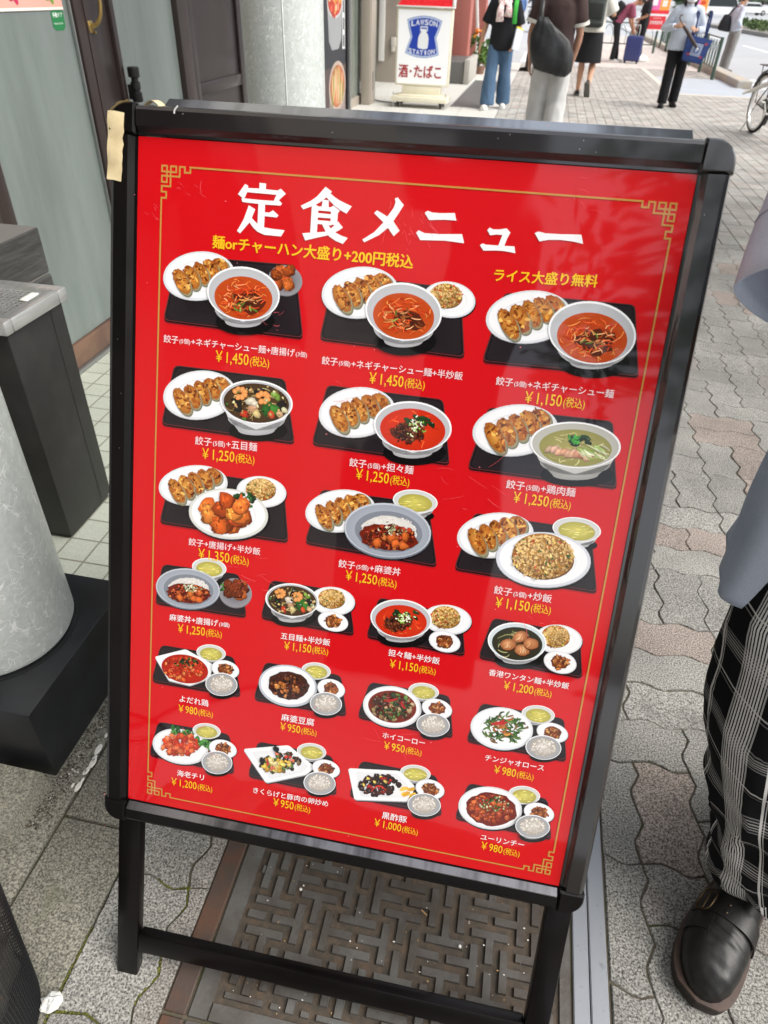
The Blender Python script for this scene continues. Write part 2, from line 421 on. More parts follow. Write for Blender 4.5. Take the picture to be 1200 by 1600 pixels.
# ---- concrete drain edge along the shop front
m_conc = terr_mat('drain_concrete', H('#48463e'), H('#a09d8f'), scale=240, bump=0.7, lo=0.38, hi=0.66, stain=(H('#57583f'), 9, 0.58, 0.78))
g = MB()
for (x0, x1, ys) in ((-0.795, -0.624, [-1.3, -0.62, 0.64, 1.27, 1.9, 2.53, 3.16, 3.79, 4.42, 5.05]), (-0.96, -0.803, [-1.3, -0.1, 1.3, 2.5, 3.7, 5.05])):
    for a, b_ in zip(ys[:-1], ys[1:]): g.box((x0, a + .002, -0.12), (x1, b_ - .003, 0.001 if x1 > -.7 else -0.002), 0.004, 2)
g.build('gutter_kerb', m_conc, smooth=40, kind='structure')
g = MB(); g.box((-1.0, -1.3, -0.15), (-0.62, 5.05, -0.012)); g.build('gutter_bed', m_soil, kind='structure')
# dirt and plaster crumbs lying against the column base
g = MB(); dr = random.Random(5)
for k in range(1300):
    t = dr.random(); x = -0.862 + abs(dr.gauss(0, .022)); y = dr.uniform(0.60, 1.45)
    if x > -0.80 and dr.random() < .8: continue
    r = dr.uniform(.0008, .0028) * (1.4 if dr.random() < .05 else 1)
    g.ball((x, y, r * .3 - .001), (r, r * dr.uniform(.6, 1), r * .6), 3, m=0 if dr.random() < .975 else 1)
for k in range(34):
    y = dr.uniform(.70, 1.3); r = dr.uniform(.004, .011); g.ball((-0.806 + dr.gauss(0, .004), y, 0), (r * .7, r * 1.5, .0025), 4, m=1)
tag(g.build('loose_dirt', [mat('dirt', H('#3a3229'), 0.95, var=(90, H('#6a6153'), .45, .65)), mat('plaster_crumb', H('#d9d6cd'), 0.9)]), 'loose dirt and pale crumbs along the foot of the black column base', 'dirt', kind='stuff')

# ---- tiled entrance floor, shop floors further on
m_tile = grid_mat('entrance_tile', H('#aeb3a6'), H('#7d7d70'), 0.1, 0.1, mortar=0.0035, rough=0.55, var=0.05, grain=420)
g = MB(); g.box((-2.6, 0.95, -0.15), (-0.965, 5.04, -0.003)); g.build('entrance_floor', m_tile, kind='structure')
m_shopfloor = grid_mat('shop_floor_stone', H('#c9c8c2'), H('#a5a39c'), 0.6, 0.6, mortar=0.005, rough=0.6, var=0.04, grain=60)
g = MB(); g.box((-6.0, 5.06, -0.15), (-0.63, 21.55, -0.004)); g.build('shop_forecourt_floor', m_shopfloor, kind='structure')
m_pink = grid_mat('pink_paving', H('#c4bdb7'), H('#a8a09a'), 0.3, 0.3, mortar=0.006, rough=0.85, var=0.08)
g = MB(); g.box((1.25, 21.62, -0.15), (4.1, 40, 0.0)); g.build('corner_pavement', m_pink, kind='structure')
# pale strip and blue-grey slab in the pavement
g = MB(); g.box((2.5, 16.15, -0.02), (4.02, 19.55, 0.0045)); g.build('utility_slab', mat('blue_slab', H('#b0b8c0'), 0.6, var=(2.2, 0.9, .35, .65), bump=(60, .3, .003)), kind='structure')
g = MB(); g.box((2.37, 15.9, -0.02), (2.495, 22.0, 0.004)); g.box((2.5, 15.95, -0.02), (4.02, 16.145, 0.004)); g.box((0.6, 14.55, -0.02), (1.9, 14.62, 0.0035)); g.build('slab_edging', mat('edging_stone', H('#cfcac0'), 0.8, var=(40, .85, .4, .6)), kind='structure')
g = MB(); g.box((4.05, -20, -0.15), (4.25, 17.75, 0.0), .01)
g.build('road_kerb', mat('kerb_granite', H('#bcb9b2'), 0.8, var=(90, .8, .4, .6)), smooth=30, kind='structure')
g = MB(); g.box((3.93, 17.8, -0.15), (4.24, 44, 0.14), .03, 3)
tag(g.build('kerb_block', mat('kerb_block_concrete', H('#a9a69e'), 0.85, var=(5, H('#bfae90'), .54, .64))), 'raised concrete kerb with worn yellow paint under the green railing', 'kerb')
# ================================================================== SHOP FRONT AND THE THINGS BESIDE THE STAND
FX = -1.93
m_wood = mat('dark_wood', H('#2c2220'), 0.45, var=(6, H('#372b28'), .4, .65), bump=(40, .08, .002), stretch=(1, 1, .15), coat=.15)
m_panel = mat('dark_panel', H('#292222'), 0.38, var=(3, H('#332b2a'), .4, .65), coat=.2)
m_frost = mat('frosted_glass', H('#7a8380'), 0.42, var=(1.6, H('#68716d'), .36, .68), var2=(5, 0.90, .5, .8), bump=(2.5, .12, .01), spec=.6, stretch=(1, 3.0, .55), coat=.25, coat_r=.25)
m_brass = mat('brass', H('#b39a62'), 0.3, metal=.9, var=(20, H('#7d6436'), .5, .7))
m_silver = mat('brushed_steel', H('#cfd0ce'), 0.36, metal=.75, var=(60, .8, .4, .65), bump=(90, .1, .001), stretch=(1, .1, 1))
m_alu = mat('aluminium_trim', H('#a7a9a8'), 0.38, metal=.9)
m_black = mat('black_plastic', H('#1b1a1b'), 0.42)
m_brownkick = mat('brown_kick_plate', H('#5d463b'), 0.5, var=(5, H('#6f5646'), .4, .6))
m_renderw = mat('wall_render', H('#8a857b'), 0.85, var=(3, .85, .4, .7))

B = thing('restaurant', 'dark timber restaurant front with frosted glass door and sidelight on the left', 'shop building', (FX, 2.4, 0))
def loc(b): return Matrix.Translation((-b.location.x, -b.location.y, -b.location.z))
XB = loc(B)
def part(name, mats, parent, fn, smooth=35, X=None, **kw):
    g = MB(); fn(g); return g.build(name, mats, parent, X=X if X is not None else XB, smooth=smooth, **kw)
part('wall', m_renderw, B, lambda g: (g.box((-7, -9, 2.75), (FX - .02, 7.75, 7.5)), g.box((-7, -9, -.1), (FX - .02, 1.15, 2.745)), g.box((-6.9, 7.60, 0), (FX - .03, 7.745, 2.745))))
part('shade_eaves', m_wood, B, lambda g: (g.box((FX - .019, -3.0, 2.70), (-1.35, 5.2, 2.88), .01), g.box((-1.348, -3.0, 2.65), (-1.30, 5.2, 2.92), .008)))  # unseen overhang, added and sized to shade the door front
# door leaf
door = part('door', m_wood, B, lambda g: (g.box((FX - .02, 3.135, .1), (FX + .02, 3.385, 2.2), .004), g.box((FX - .02, 2.36, .1), (FX + .02, 2.445, 2.2), .004), g.box((FX - .02, 2.447, 2.08), (FX + .02, 3.133, 2.2), .004),
      g.box((FX - .012, 3.20, .1), (FX + .024, 3.206, 2.2))))
part('glass', m_frost, door, lambda g: g.box((FX - .015, 2.44, .122), (FX - .003, 3.14, 2.09)))
part('glazing_bead', m_alu, door, lambda g: (g.box((FX - .002, 3.118, .125), (FX + .012, 3.128, 2.08), .002), g.box((FX - .002, 2.45, .125), (FX + .012, 2.458, 2.08), .002)))
part('kick_plate', m_brownkick, door, lambda g: g.box((FX - .012, 2.448, .018), (FX + .018, 3.13, .118), .004))
def handle(g):
    g.tube([(FX + .022, 3.225, 1.285), (FX + .035, 3.228, 1.287), (FX + .050, 3.232, 1.295), (FX + .063, 3.237, 1.310), (FX + .071, 3.241, 1.33), (FX + .075, 3.245, 1.36), (FX + .077, 3.248, 1.46), (FX + .075, 3.245, 1.56), (FX + .071, 3.241, 1.59), (FX + .063, 3.237, 1.61), (FX + .050, 3.232, 1.625), (FX + .022, 3.225, 1.635)], [.011, .010, .009, .0085, .008, .0075, .0075, .0075, .008, .0085, .009, .011], 12)
    for z in (1.285, 1.64): g.box((FX + .02, 3.208, z - .022), (FX + .028, 3.242, z + .022), .003)
    g.ball((FX + .03, 3.243, 1.265), .006, 5)
part('handle', m_brass, door, handle, smooth=60)
# the two papers on the door glass
g = MB(); x = FX + .001
def q_yz(g, y0, z0, y1, z1, xx, col): g.add([(xx, y0, z0), (xx, y1, z0), (xx, y1, z1), (xx, y0, z1)], [(0, 1, 2, 3)], 0, col)
g.box((FX - .0025, 2.50, 1.345), (x, 3.085, 1.78), col=H('#e3aa9a'))
q_yz(g, 2.50, 1.345, 3.085, 1.354, x + .0004, H('#f0e6dc'))
for k, c in enumerate(('#d8273c', '#e04a2a', '#e8b23a', '#c82a58', '#e7a33c', '#d8273c', '#7a9a3a')):
    cy, cz = 2.56 + k * .075, 1.400 + (k % 3) * .02
    pts = [(x + .0006 + .0001 * k, cy + .032 * math.cos(a) * (1 + .25 * math.cos(5 * a)), cz + .032 * math.sin(a) * (1 + .25 * math.cos(5 * a))) for a in [i * math.pi / 15 for i in range(30)]]
    g.add(pts, [list(range(30))], 0, H(c))
q_yz(g, 2.55, 1.52, 3.03, 1.72, x + .0005, H('#f7ede0'))
m_print = mat('printed_paper', (1, 1, 1), 0.55, attr=True)
g.build('notice', m_print, door, X=XB, fix=False)['label'] = 'pink notice with red flower marks on the door glass'
g = MB()
hx = [(3.026, 1.300), (3.026, 1.348), (3.05, 1.362), (3.10, 1.362), (3.112, 1.348), (3.112, 1.303), (3.095, 1.290), (3.045, 1.290)]
g.prism([(a, b) for a, b in hx], 0.0, .0012, 0, 0, H('#1f7a45'), axis=lambda p, q, z: (FX - .0028 + z, p - .03, q - .012))
def text_on(g, body, fn, width, col, thick=.01, x0=0.0, y0=0.0, hscale=1.0):
    V, F = text_mesh(body, thick); xs = [v[0] for v in V]; a, b = min(xs), max(xs); s = width / (b - a)
    g.add([Vector(fn(x0 + (v[0] - a) * s, y0 + v[1] * s * hscale)) + Vector((v[2] * 4e-5, 0, 0)) for v in V], F, 0, col); return s
text_on(g, '手動ドア', lambda u, v: (FX - .0012, 3.005 + u, 1.322 + v), .068, H('#eef4ee'), .02)
text_on(g, 'MANUAL DOOR', lambda u, v: (FX - .0012, 3.005 + u, 1.298 + v), .062, H('#d8e6da'), .02)
g.build('sticker', m_print, door, X=XB, fix=False)['label'] = 'green manual door sticker'
part('frame', m_wood, B, lambda g: (g.box((FX - .03, 3.39, 0), (FX + .035, 3.425, 2.25), .004), g.box((FX - .03, 2.28, 0), (FX + .03, 2.355, 2.25), .004), g.box((FX - .03, 4.075, 0), (FX + .03, 4.20, 2.25), .004), g.box((FX - .03, 3.427, .02), (FX + .02, 4.073, .12), .004), g.box((FX - .03, 1.155, 2.253), (FX + .03, 5.05, 2.745), .004)))
part('sidelight', m_frost, B, lambda g: g.box((FX - .012, 3.426, .122), (FX - .002, 4.074, 2.249)))
part('sill', m_alu, B, lambda g: g.box((FX - .03, 2.357, -.002), (FX + .035, 3.388, .016), .003))
part('panel', m_panel, B, lambda g: (g.box((FX - .03, 4.202, 0), (FX + .01, 4.97, 2.25)), g.box((FX + .0105, 4.202, .0), (FX + .028, 4.26, 2.25), .003), g.box((FX + .0105, 4.91, .0), (FX + .028, 4.97, 2.25), .003), g.box((FX + .0105, 4.262, .93), (FX + .026, 4.908, .99), .003), g.box((FX + .0105, 4.262, .0), (FX + .026, 4.908, .1), .003)))
part('metal_strip', m_alu, B, lambda g: g.box((FX - .03, 4.972, 0), (FX + .03, 5.0, 2.25), .003))
part('door_catch', m_black, B, lambda g: (g.lathe([(.0, -.05), (.022, -.05), (.024, -.046), (.024, -.012), (.018, -.01), (.018, .0), (.022, .002), (.022, .03), (.016, .032), (.016, .046), (.026, .05), (.027, .085), (.022, .09), (0, .09)], 14, (FX + .065, 3.45, 1.04), False), g.box((FX + .03, 3.435, 1.0), (FX + .06, 3.465, 1.06), .003)))
part('cord', mat('white_cord', H('#d9d9d4'), .6), B, lambda g: g.tube([(FX + .065, 3.45, .99), (FX + .075, 3.455, .95), (FX + .09, 3.46, .90), (FX + .10, 3.46, .82), (FX + .08, 3.45, .70)], .004, 6))
# picture board beyond the far column: two bowls, dark ground
g = MB(); x = FX + .02
g.box((FX - .03, 5.05, .05), (x, 7.70, 2.3), col=H('#34363b'))
def ell_yz(g, cy, cz, a, b, xx, col, ccol=None, n=28):
    pts = [(xx, cy + a * math.cos(t * 2 * math.pi / n), cz + b * math.sin(t * 2 * math.pi / n)) for t in range(n)]
    g.add(pts + [(xx, cy, cz)], [(i, (i + 1) % n, n) for i in range(n)], 0, [col] * n + [ccol or col])
pr = random.Random(2)
q_yz(g, 5.06, .06, 7.69, .86, x + .001, H('#5a4c48'))
def poly_yz(g, P, xx, col): g.add([(xx, a, b) for a, b in P], [list(range(len(P)))], 0, col)
for (cy, top, kind) in ((7.30, 1.33, 0), (7.36, .80, 1)):
    if kind == 0:
        poly_yz(g, [(cy - .26, top), (cy + .26, top), (cy + .22, top - .27), (cy + .12, top - .34), (cy - .12, top - .34), (cy - .22, top - .27)], x + .002, H('#a3a5a6'))
        ell_yz(g, cy, top, .27, .11, x + .003, H('#c9c9c6')); ell_yz(g, cy, top + .01, .24, .10, x + .004, H('#c43b2a'), H('#d96a3c'))
        for k in range(60): a, r = pr.uniform(0, 6.28), pr.random() ** .5; ell_yz(g, cy + .22 * r * math.cos(a), top + .05 + .14 * r * math.sin(a), .03, .025, x + .005 + k * .00002, H(pr.choice(['#e2b25a', '#c9382a', '#e8705a', '#f0c8a0', '#b8401f'])))
    else:
        poly_yz(g, [(cy - .30, top - .12), (cy + .30, top - .12), (cy + .29, .30), (cy + .20, .12), (cy - .20, .12), (cy - .29, .30)], x + .002, H('#9a8a84'))
        ell_yz(g, cy, top - .10, .31, .20, x + .003, H('#c4b2a6')); ell_yz(g, cy, top - .10, .27, .17, x + .004, H('#b5683c'), H('#d8a070'))
        for k in range(26): y_ = cy + pr.uniform(-.2, .2); z_ = top - .1 + pr.uniform(-.08, .08); ell_yz(g, y_, z_, .02, .09, x + .005 + k * .00002, H(pr.choice(['#e8b48a', '#d98a5a', '#8a9a3a', '#e6c29a'])))
q_yz(g, 7.56, .98, 7.66, 2.2, x + .002, H('#e8e8e6'))
for k in range(9): q_yz(g, 7.585, 1.0 + k * .13, 7.635, 1.09 + k * .13, x + .003 + .0001 * k, H('#55565a'))
g.build('picture_board', m_print, B, X=XB, fix=False)['label'] = 'tall picture board of bowls of food on dark ground'
part('window_post', m_alu, B, lambda g: (g.box((FX - .03, 7.755, 0), (FX + .05, 7.80, 2.7), .004),))
part('window_post_rubber', m_black, B, lambda g: (g.box((FX - .02, 7.702, 0), (FX + .035, 7.752, 2.7)),))

# ---- the two washi-patterned columns on black bases
def washi_mat():
    m, t, b = newmat('washi_acrylic'); n = t.nodes; L = t.links
    tc = n.new('ShaderNodeTexCoord'); mp = n.new('ShaderNodeMapping'); mp.inputs['Scale'].default_value = (1, 1, .8); L.new(tc.outputs['Object'], mp.inputs[0])
    fac = None
    for (sc, dist, wd, seed, msc, mlo) in ((15, 1.6, .014, 0, 26, .50), (23, 1.2, .016, 5.3, 32, .51), (11, 2.0, .008, 9.1, 20, .50), (36, .7, .022, 3.1, 40, .52)):
        of = n.new('ShaderNodeVectorMath'); of.operation = 'ADD'; of.inputs[1].default_value = (seed, seed * 1.7, -seed); L.new(mp.outputs[0], of.inputs[0])
        nz = n.new('ShaderNodeTexNoise'); nz.inputs['Scale'].default_value = sc; nz.inputs['Detail'].default_value = 1.0; nz.inputs['Distortion'].default_value = dist; L.new(of.outputs[0], nz.inputs[0])
        a = n.new('ShaderNodeMath'); a.operation = 'SUBTRACT'; a.inputs[1].default_value = .5; L.new(nz.outputs['Fac'], a.inputs[0])
        ab = n.new('ShaderNodeMath'); ab.operation = 'ABSOLUTE'; L.new(a.outputs[0], ab.inputs[0])
        mr = n.new('ShaderNodeMapRange'); mr.inputs[1].default_value = 0.0; mr.inputs[2].default_value = wd; mr.inputs[3].default_value = 1; mr.inputs[4].default_value = 0; L.new(ab.outputs[0], mr.inputs[0])
        n2 = n.new('ShaderNodeTexNoise'); n2.inputs['Scale'].default_value = msc; L.new(of.outputs[0], n2.inputs[0])
        m2 = n.new('ShaderNodeMapRange'); m2.inputs[1].default_value = mlo; m2.inputs[2].default_value = mlo + .07; L.new(n2.outputs['Fac'], m2.inputs[0])
        mu = n.new('ShaderNodeMath'); mu.operation = 'MULTIPLY'; L.new(mr.outputs[0], mu.inputs[0]); L.new(m2.outputs[0], mu.inputs[1])
        if fac is None: fac = mu.outputs[0]
        else:
            mm = n.new('ShaderNodeMath'); mm.operation = 'MAXIMUM'; L.new(fac, mm.inputs[0]); L.new(mu.outputs[0], mm.inputs[1]); fac = mm.outputs[0]
    nb = n.new('ShaderNodeTexNoise'); nb.inputs['Scale'].default_value = 60; nb.inputs['Detail'].default_value = 5; L.new(tc.outputs['Object'], nb.inputs[0])
    mb = n.new('ShaderNodeMapRange'); mb.inputs[1].default_value = .38; mb.inputs[2].default_value = .62; L.new(nb.outputs['Fac'], mb.inputs[0])
    c1 = n.new('ShaderNodeMix'); c1.data_type = 'RGBA'; c1.inputs[6].default_value = (*H('#cbd2cd'), 1); c1.inputs[7].default_value = (*H('#d7ddd9'), 1); L.new(mb.outputs[0], c1.inputs[0])
    c2 = n.new('ShaderNodeMix'); c2.data_type = 'RGBA'; L.new(fac, c2.inputs[0]); L.new(c1.outputs[2], c2.inputs[6]); c2.inputs[7].default_value = (*H('#fdfdfc'), 1)
    L.new(c2.outputs[2], b.inputs['Base Color']); b.inputs['Roughness'].default_value = .38
    b.inputs['Coat Weight'].default_value = .25; b.inputs['Coat Roughness'].default_value = .2
    b.inputs['Subsurface Weight'].default_value = 0.0
    return m
m_washi = washi_mat()
m_basetop = mat('base_black_paint', H('#151617'), 0.40, var=(5, H('#232529'), .42, .68), var2=(45, 1.5, .66, .72), bump=(70, .12, .002), rvar=.08)
def column(y, label, baselabel):
    t = thing('washi_column', label, 'column', (-1.076, y, .222), group='washi columns flanking the entrance')
    g = MB(); prof = [(.150, .0005), (.158, .004), (.1655, .02), (.1655, 2.2), (.0, 2.201)]
    g.lathe(prof, 72); g.build('cylinder', m_washi, t, smooth=40)
    g = MB(); g.tube([(.166 * math.cos(a), .166 * math.sin(a), z) for a, z in ((-1.25, .01), (-1.24, .6), (-1.26, 1.1), (-1.25, 1.7), (-1.26, 2.2))], .0022, 5); g.build('seam', mat('seam_white', H('#dfe3e0'), .5), t, smooth=180)
    bse = thing('column_base', baselabel, 'plinth', (-1.076, y, 0), group='black bases under the columns')
    g = MB(); g.box((-.208, -.208, -.05), (.208, .208, .22), .003, 2); g.build('block', m_basetop, bse, smooth=40)
    g = MB(); g.lathe([(.1665, .2205), (.1695, .2205), (.1685, .224), (.1662, .224)], 72, cap=False); g.build('sealant', m_black, bse, smooth=60)
column(.930, 'pale washi patterned round column nearest the camera, beside the ashtray', 'square black base block under the near washi column')
column(3.28, 'pale washi patterned round column behind the top left of the menu stand', 'square black base block under the far washi column')

# ---- ashtray stand
t = thing('ashtray_stand', 'tall black box ashtray with perforated steel top beside the near column', 'ashtray', (-1.42, 1.6175, 0))
Xt = loc(t)
m_ashbody = mat('ash_black_steel', H('#1b1a19'), 0.5, var=(9, H('#252422'), .45, .65), bump=(8, .05, .003))
part('body', m_ashbody, t, lambda g: (g.box((-1.55, 1.49, .012), (-1.29, 1.745, .705), .006, 2)), X=Xt)
part('seam', m_black, t, lambda g: (g.box((-1.291, 1.682, .03), (-1.2893, 1.6855, .70)),), X=Xt)
part('foot', m_black, t, lambda g: g.box((-1.54, 1.50, 0), (-1.30, 1.735, .011)), X=Xt)
def lid(g):
    a = (-1.566, 1.474, .700); b = (-1.276, 1.760, .738)
    g.box(a, (b[0], a[1] + .032, b[2]), .004, 2); g.box((a[0], b[1] - .04, a[2]), b, .004, 2)
    g.box((a[0], a[1] + .033, a[2]), (a[0] + .03, b[1] - .041, b[2]), .004); g.box((b[0] - .034, a[1] + .033, a[2]), (b[0], b[1] - .041, b[2]), .004)
part('lid', m_silver, t, lid, X=Xt)
def mesh_(g):
    x0, x1, y0, y1 = -1.534, -1.312, 1.508, 1.718
    for i in range(15): xx = x0 + (x1 - x0) * i / 14; g.box((xx - .0028, y0, .720), (xx + .0028, y1, .7275))
    for j in range(14): yy = y0 + (y1 - y0) * j / 13; g.box((x0, yy - .0028, .7202), (x1, yy + .0028, .7272))
part('grate', m_silver, t, mesh_, X=Xt)
part('tray', m_black, t, lambda g: g.box((-1.535, 1.507, .706), (-1.311, 1.719, .712)), X=Xt)
part('tab', mat('white_tab', H('#e4e2da'), .5), t, lambda g: g.box((-1.345, 1.64, .7285), (-1.322, 1.70, .735), .003), X=Xt)

# ---- slate-clad block behind the ashtray
t = thing('slate_block', 'grey slate clad block behind the ashtray beside the frosted door', 'planter wall', (-1.76, 1.7, 0)); Xt = loc(t)
m_slate = mat('slate', H('#434240'), 0.7, var=(14, H('#302f2e'), .4, .65), bump=(30, .6, .012), stretch=(1, .35, 1.6))
def slate(g):
    for k in range(5):
        z0 = k * .156; g.box((-1.925, 1.22, z0 + .004), (-1.605 + (k % 2) * .004, 2.15, z0 + .152), .004, 1)
part('stone', m_slate, t, slate, X=Xt)
part('mortar', mat('slate_mortar', H('#6a6863'), .9), t, lambda g: g.box((-1.92, 1.225, 0), (-1.61, 2.145, .778)), X=Xt)

# ---- small concrete step block, tissue, wire bin
g = MB()
g.prism([(-1.30, .545), (-.885, .545), (-.866, .560), (-.866, .700), (-1.30, .700)], 0, .052, .004)
tag(g.build('step_block', terr_mat('step_stone', H('#5d5c53'), H('#a09d8d'), 260, .4, stain=(H('#3c3a33'), 12, .55, .75)), smooth=30), 'small grey concrete slab in front of the near column base', 'step')
g = MB(); g.ball((0, 0, .010), (.0145, .013, .0095), 14); tr = random.Random(4)
me_o = g.build('crumpled_tissue', mat('tissue_paper', H('#cfcfcc'), .85), smooth=None, fold=(.0075, 70, 70, 90))
p = W(84, 1570); me_o.location = (p.x, p.y, .0035); tag(me_o, 'crumpled white tissue on the concrete gutter beside the wire bin', 'tissue')
t = thing('wire_bin', 'round black wire mesh bin cut off at the bottom left corner', 'bin', (-.75, .25, 0))
def wires(g):
    n, hgt = 132, .42; r = lambda z: .126 + .098 * z
    for k in range(n):
        a = 2 * math.pi * k / n; g.tube([(r(z) * math.cos(a), r(z) * math.sin(a), z) for z in (.012, hgt)], .00075, 4, False)
    z = .012
    while z < hgt:
        rr = r(z) + .0008; q = 72
        ring = [[(((rr + dx) * math.cos(2 * math.pi * j / q)), ((rr + dx) * math.sin(2 * math.pi * j / q)), z + dz) for j in range(q)] for dx, dz in ((-.0006, 0), (0, .0007), (.0006, 0), (0, -.0007), (-.0006, 0))]
        g.loft(ring, False); z += .0105
m_wire = mat('black_wire', H('#161617'), .4, spec=.6)
part('mesh', m_wire, t, wires, X=Matrix(), smooth=60)
part('rim', m_wire, t, lambda g: g.loft([[((.167 + .005 * math.cos(b)) * math.cos(a), (.167 + .005 * math.cos(b)) * math.sin(a), .42 + .005 * math.sin(b)) for a in [2 * math.pi * j / 64 for j in range(64)]] for b in [2 * math.pi * i / 8 for i in range(9)]], False), X=Matrix(), smooth=180)
part('bottom', m_wire, t, lambda g: g.lathe([(0, .004), (.126, .004), (.128, .012), (.124, .012), (0, .010)], 48, cap=False), X=Matrix(), smooth=40)
t2 = thing('plastic_bag', 'crumpled dark bag with brown patches inside the wire bin', 'bag', (-.75, .25, .03))
g = MB(); g.ball((0, 0, .13), (.105, .105, .13), 16); g.build('bag_body', mat('bag_film', H('#26241f'), .3, var=(16, H('#7a5a33'), .58, .72), coat=.4), t2, smooth=180, fold=(.03, 14, 14, 14, 3.0))
# ================================================================== DRAIN COVERS (iron, T-block tread)
m_iron = mat('cast_iron', H('#74736f'), 0.38, metal=.45, var=(5, H('#57504a'), .38, .60), var2=(150, .6, .62, .72), bump=(140, .35, .0015), rvar=.10)
m_irond = mat('cast_iron_recess', H('#453f37'), 0.8, metal=.15, var=(60, H('#5a4c3e'), .42, .64), bump=(160, .5, .002))
m_rust = mat('rusty_frame', H('#574a43'), 0.6, metal=.4, var=(11, H('#6b4a38'), .48, .66), bump=(90, .4, .002))
m_galv = mat('galvanised_edge', H('#9a9ea4'), 0.36, metal=.35, var=(50, .72, .62, .70), bump=(60, .12, .001), rvar=.08)
GU = .01425
def rect_poly(x0, y0, x1, y1): return [(x0, y0), (x1, y0), (x1, y1), (x0, y1)]
def cover(y0, y1, label):
    x0, x1 = -.383, .286
    t = thing('drain_cover', label, 'drain cover', ((x0 + x1) / 2, (y0 + y1) / 2, 0), group='iron drain covers in the pavement'); Xt = loc(t)
    part('plate', m_irond, t, lambda g: g.box((x0, y0, -.02), (x1, y1, -.0042)), X=Xt)
    g = MB()
    for r in (rect_poly(x0, y0, x0 + .036, y1), rect_poly(x1 - .022, y0, x1, y1), rect_poly(x0 + .037, y0, x1 - .023, y0 + .03), rect_poly(x0 + .037, y1 - .03, x1 - .023, y1)):
        g.prism(r, -.0045, .0006, .0016)
    ax0, ax1, ay0, ay1 = x0 + .045, x1 - .030, y0 + .039, y1 - .039
    hx, hy = .133, .622
    for i in range(-9, 9):
        for j in range(-14, 14):
            cx, cy = hx + 6 * GU * i, hy + 6 * GU * j
            if not (ax0 - .06 < cx < ax1 + .06 and ay0 - .06 < cy < ay1 + .06): continue
            for s in (-1, 1):
                bar = (3.45 * s, -2.56, 4.57 * s, 2.56); stem = (.44 * s, -.56, 3.45 * s, .56)
                rs = []
                for (a, b, c, d) in (bar, stem):
                    a, c = min(a, c), max(a, c)
                    if (i + j) % 2: a, b, c, d = b, a, d, c
                    rs.append((cx + a * GU, cy + b * GU, cx + c * GU, cy + d * GU))
                X0, Y0 = min(r[0] for r in rs), min(r[1] for r in rs); X1, Y1 = max(r[2] for r in rs), max(r[3] for r in rs)
                z = .0018 + .0004 * math.sin(i * 3.1 + j * 1.7 + s)
                if X0 >= ax0 and X1 <= ax1 and Y0 >= ay0 and Y1 <= ay1:
                    h = .56; T = [(3.45, -2.56), (4.57, -2.56), (4.57, 2.56), (3.45, 2.56), (3.45, h), (.44, h), (.44, -h), (3.45, -h)]
                    P = [((a * s) if not (i + j) % 2 else b, b if not (i + j) % 2 else (a * s)) for a, b in T]
                    P = [(cx + a * GU, cy + b * GU) for a, b in P]
                    A = sum(P[k][0] * P[(k + 1) % 8][1] - P[(k + 1) % 8][0] * P[k][1] for k in range(8))
                    if A < 0: P = P[::-1]
                    g.prism(P, -.0045, z, .0011)
                else:
                    for r in rs:
                        r = (max(r[0], ax0), max(r[1], ay0), min(r[2], ax1), min(r[3], ay1))
                        if r[2] - r[0] > .006 and r[3] - r[1] > .006: g.prism(rect_poly(*r), -.0045, z, .0011)
    g.build('tread', m_iron, t, X=Xt, smooth=25)
    g = MB(); g.box((-.428, y0 + .001, -.03), (-.388, y1 - .001, .0005), .002, 1); g.build('frame_bar', m_rust, t, X=Xt, smooth=30)['label'] = 'rusty left frame bar'
    g = MB(); g.box((.290, y0 + .001, -.03), (.3195, y1 - .001, .001), .002, 1); g.box((.3215, y0 + .001, -.03), (.354, y1 - .001, .0015), .002, 1); g.build('frame_bar', m_galv, t, X=Xt, smooth=30)['label'] = 'pale worn right frame bar'
cover(.352, 1.118, 'iron drain cover of T shaped tread blocks under the menu stand')
cover(-.355, .348, 'iron drain cover cut off by the bottom edge in front of the menu stand')
# litter on the cover
g = MB(); lr = random.Random(8)
for k in range(110):
    x, y = lr.uniform(-.33, .25), lr.uniform(.33, .72); r = lr.uniform(.0006, .0018)
    g.ball((x, y, .002 + r * .4), (r * lr.uniform(.7, 1.6), r, r * .6), 3, m=lr.choice((0, 0, 1)))
for (px, py) in ((470, 1391), (718, 1480)): q = W(px, py); g.ball((q.x, q.y, .004), (.0035, .0032, .003), 5, m=0)
q = W(662, 1427); g.tube([(q.x - .006, q.y + .004, .004), (q.x + .007, q.y - .004, .0035)], .0013, 5, m=1)
tag(g.build('litter', [mat('white_crumb', H('#d8d6d0'), .7), mat('straw_crumb', H('#a8875a'), .8)]), 'tiny pale crumbs scattered over the iron drain cover', 'litter', kind='stuff')

# ================================================================== THE MENU STAND
T0 = Vector((-.51392, .93575, 1.28773)); PW, PH = .708, 1.0074
r1 = Vector((1, .0104, 0)).normalized(); r2 = Vector((.0042, -.40512, -.91402)); r2 = (r2 - r1 * r2.dot(r1)).normalized(); rn = r2.cross(r1)
if rn.y > 0: rn = -rn
SB = Vector((-.155, .62, 0))
def frame_mat(o, a, b, c):
    M = Matrix.Identity(4)
    for i in range(3): M[i][0], M[i][1], M[i][2], M[i][3] = a[i], b[i], c[i], o[i]
    return M
SX = frame_mat(T0 - SB, r1, r2, rn)               # (u, v, n) of the front sheet -> stand
def PU(px, py):
    d = ray(px, py); o = Vector((0, 0, CAMH)); k = (T0 - o).dot(rn) / d.dot(rn); q = o + d * k - T0
    return q.dot(r1), q.dot(r2)
stand = thing('menu_stand', 'black A frame menu stand with red menu poster of set meals', 'menu board', SB)
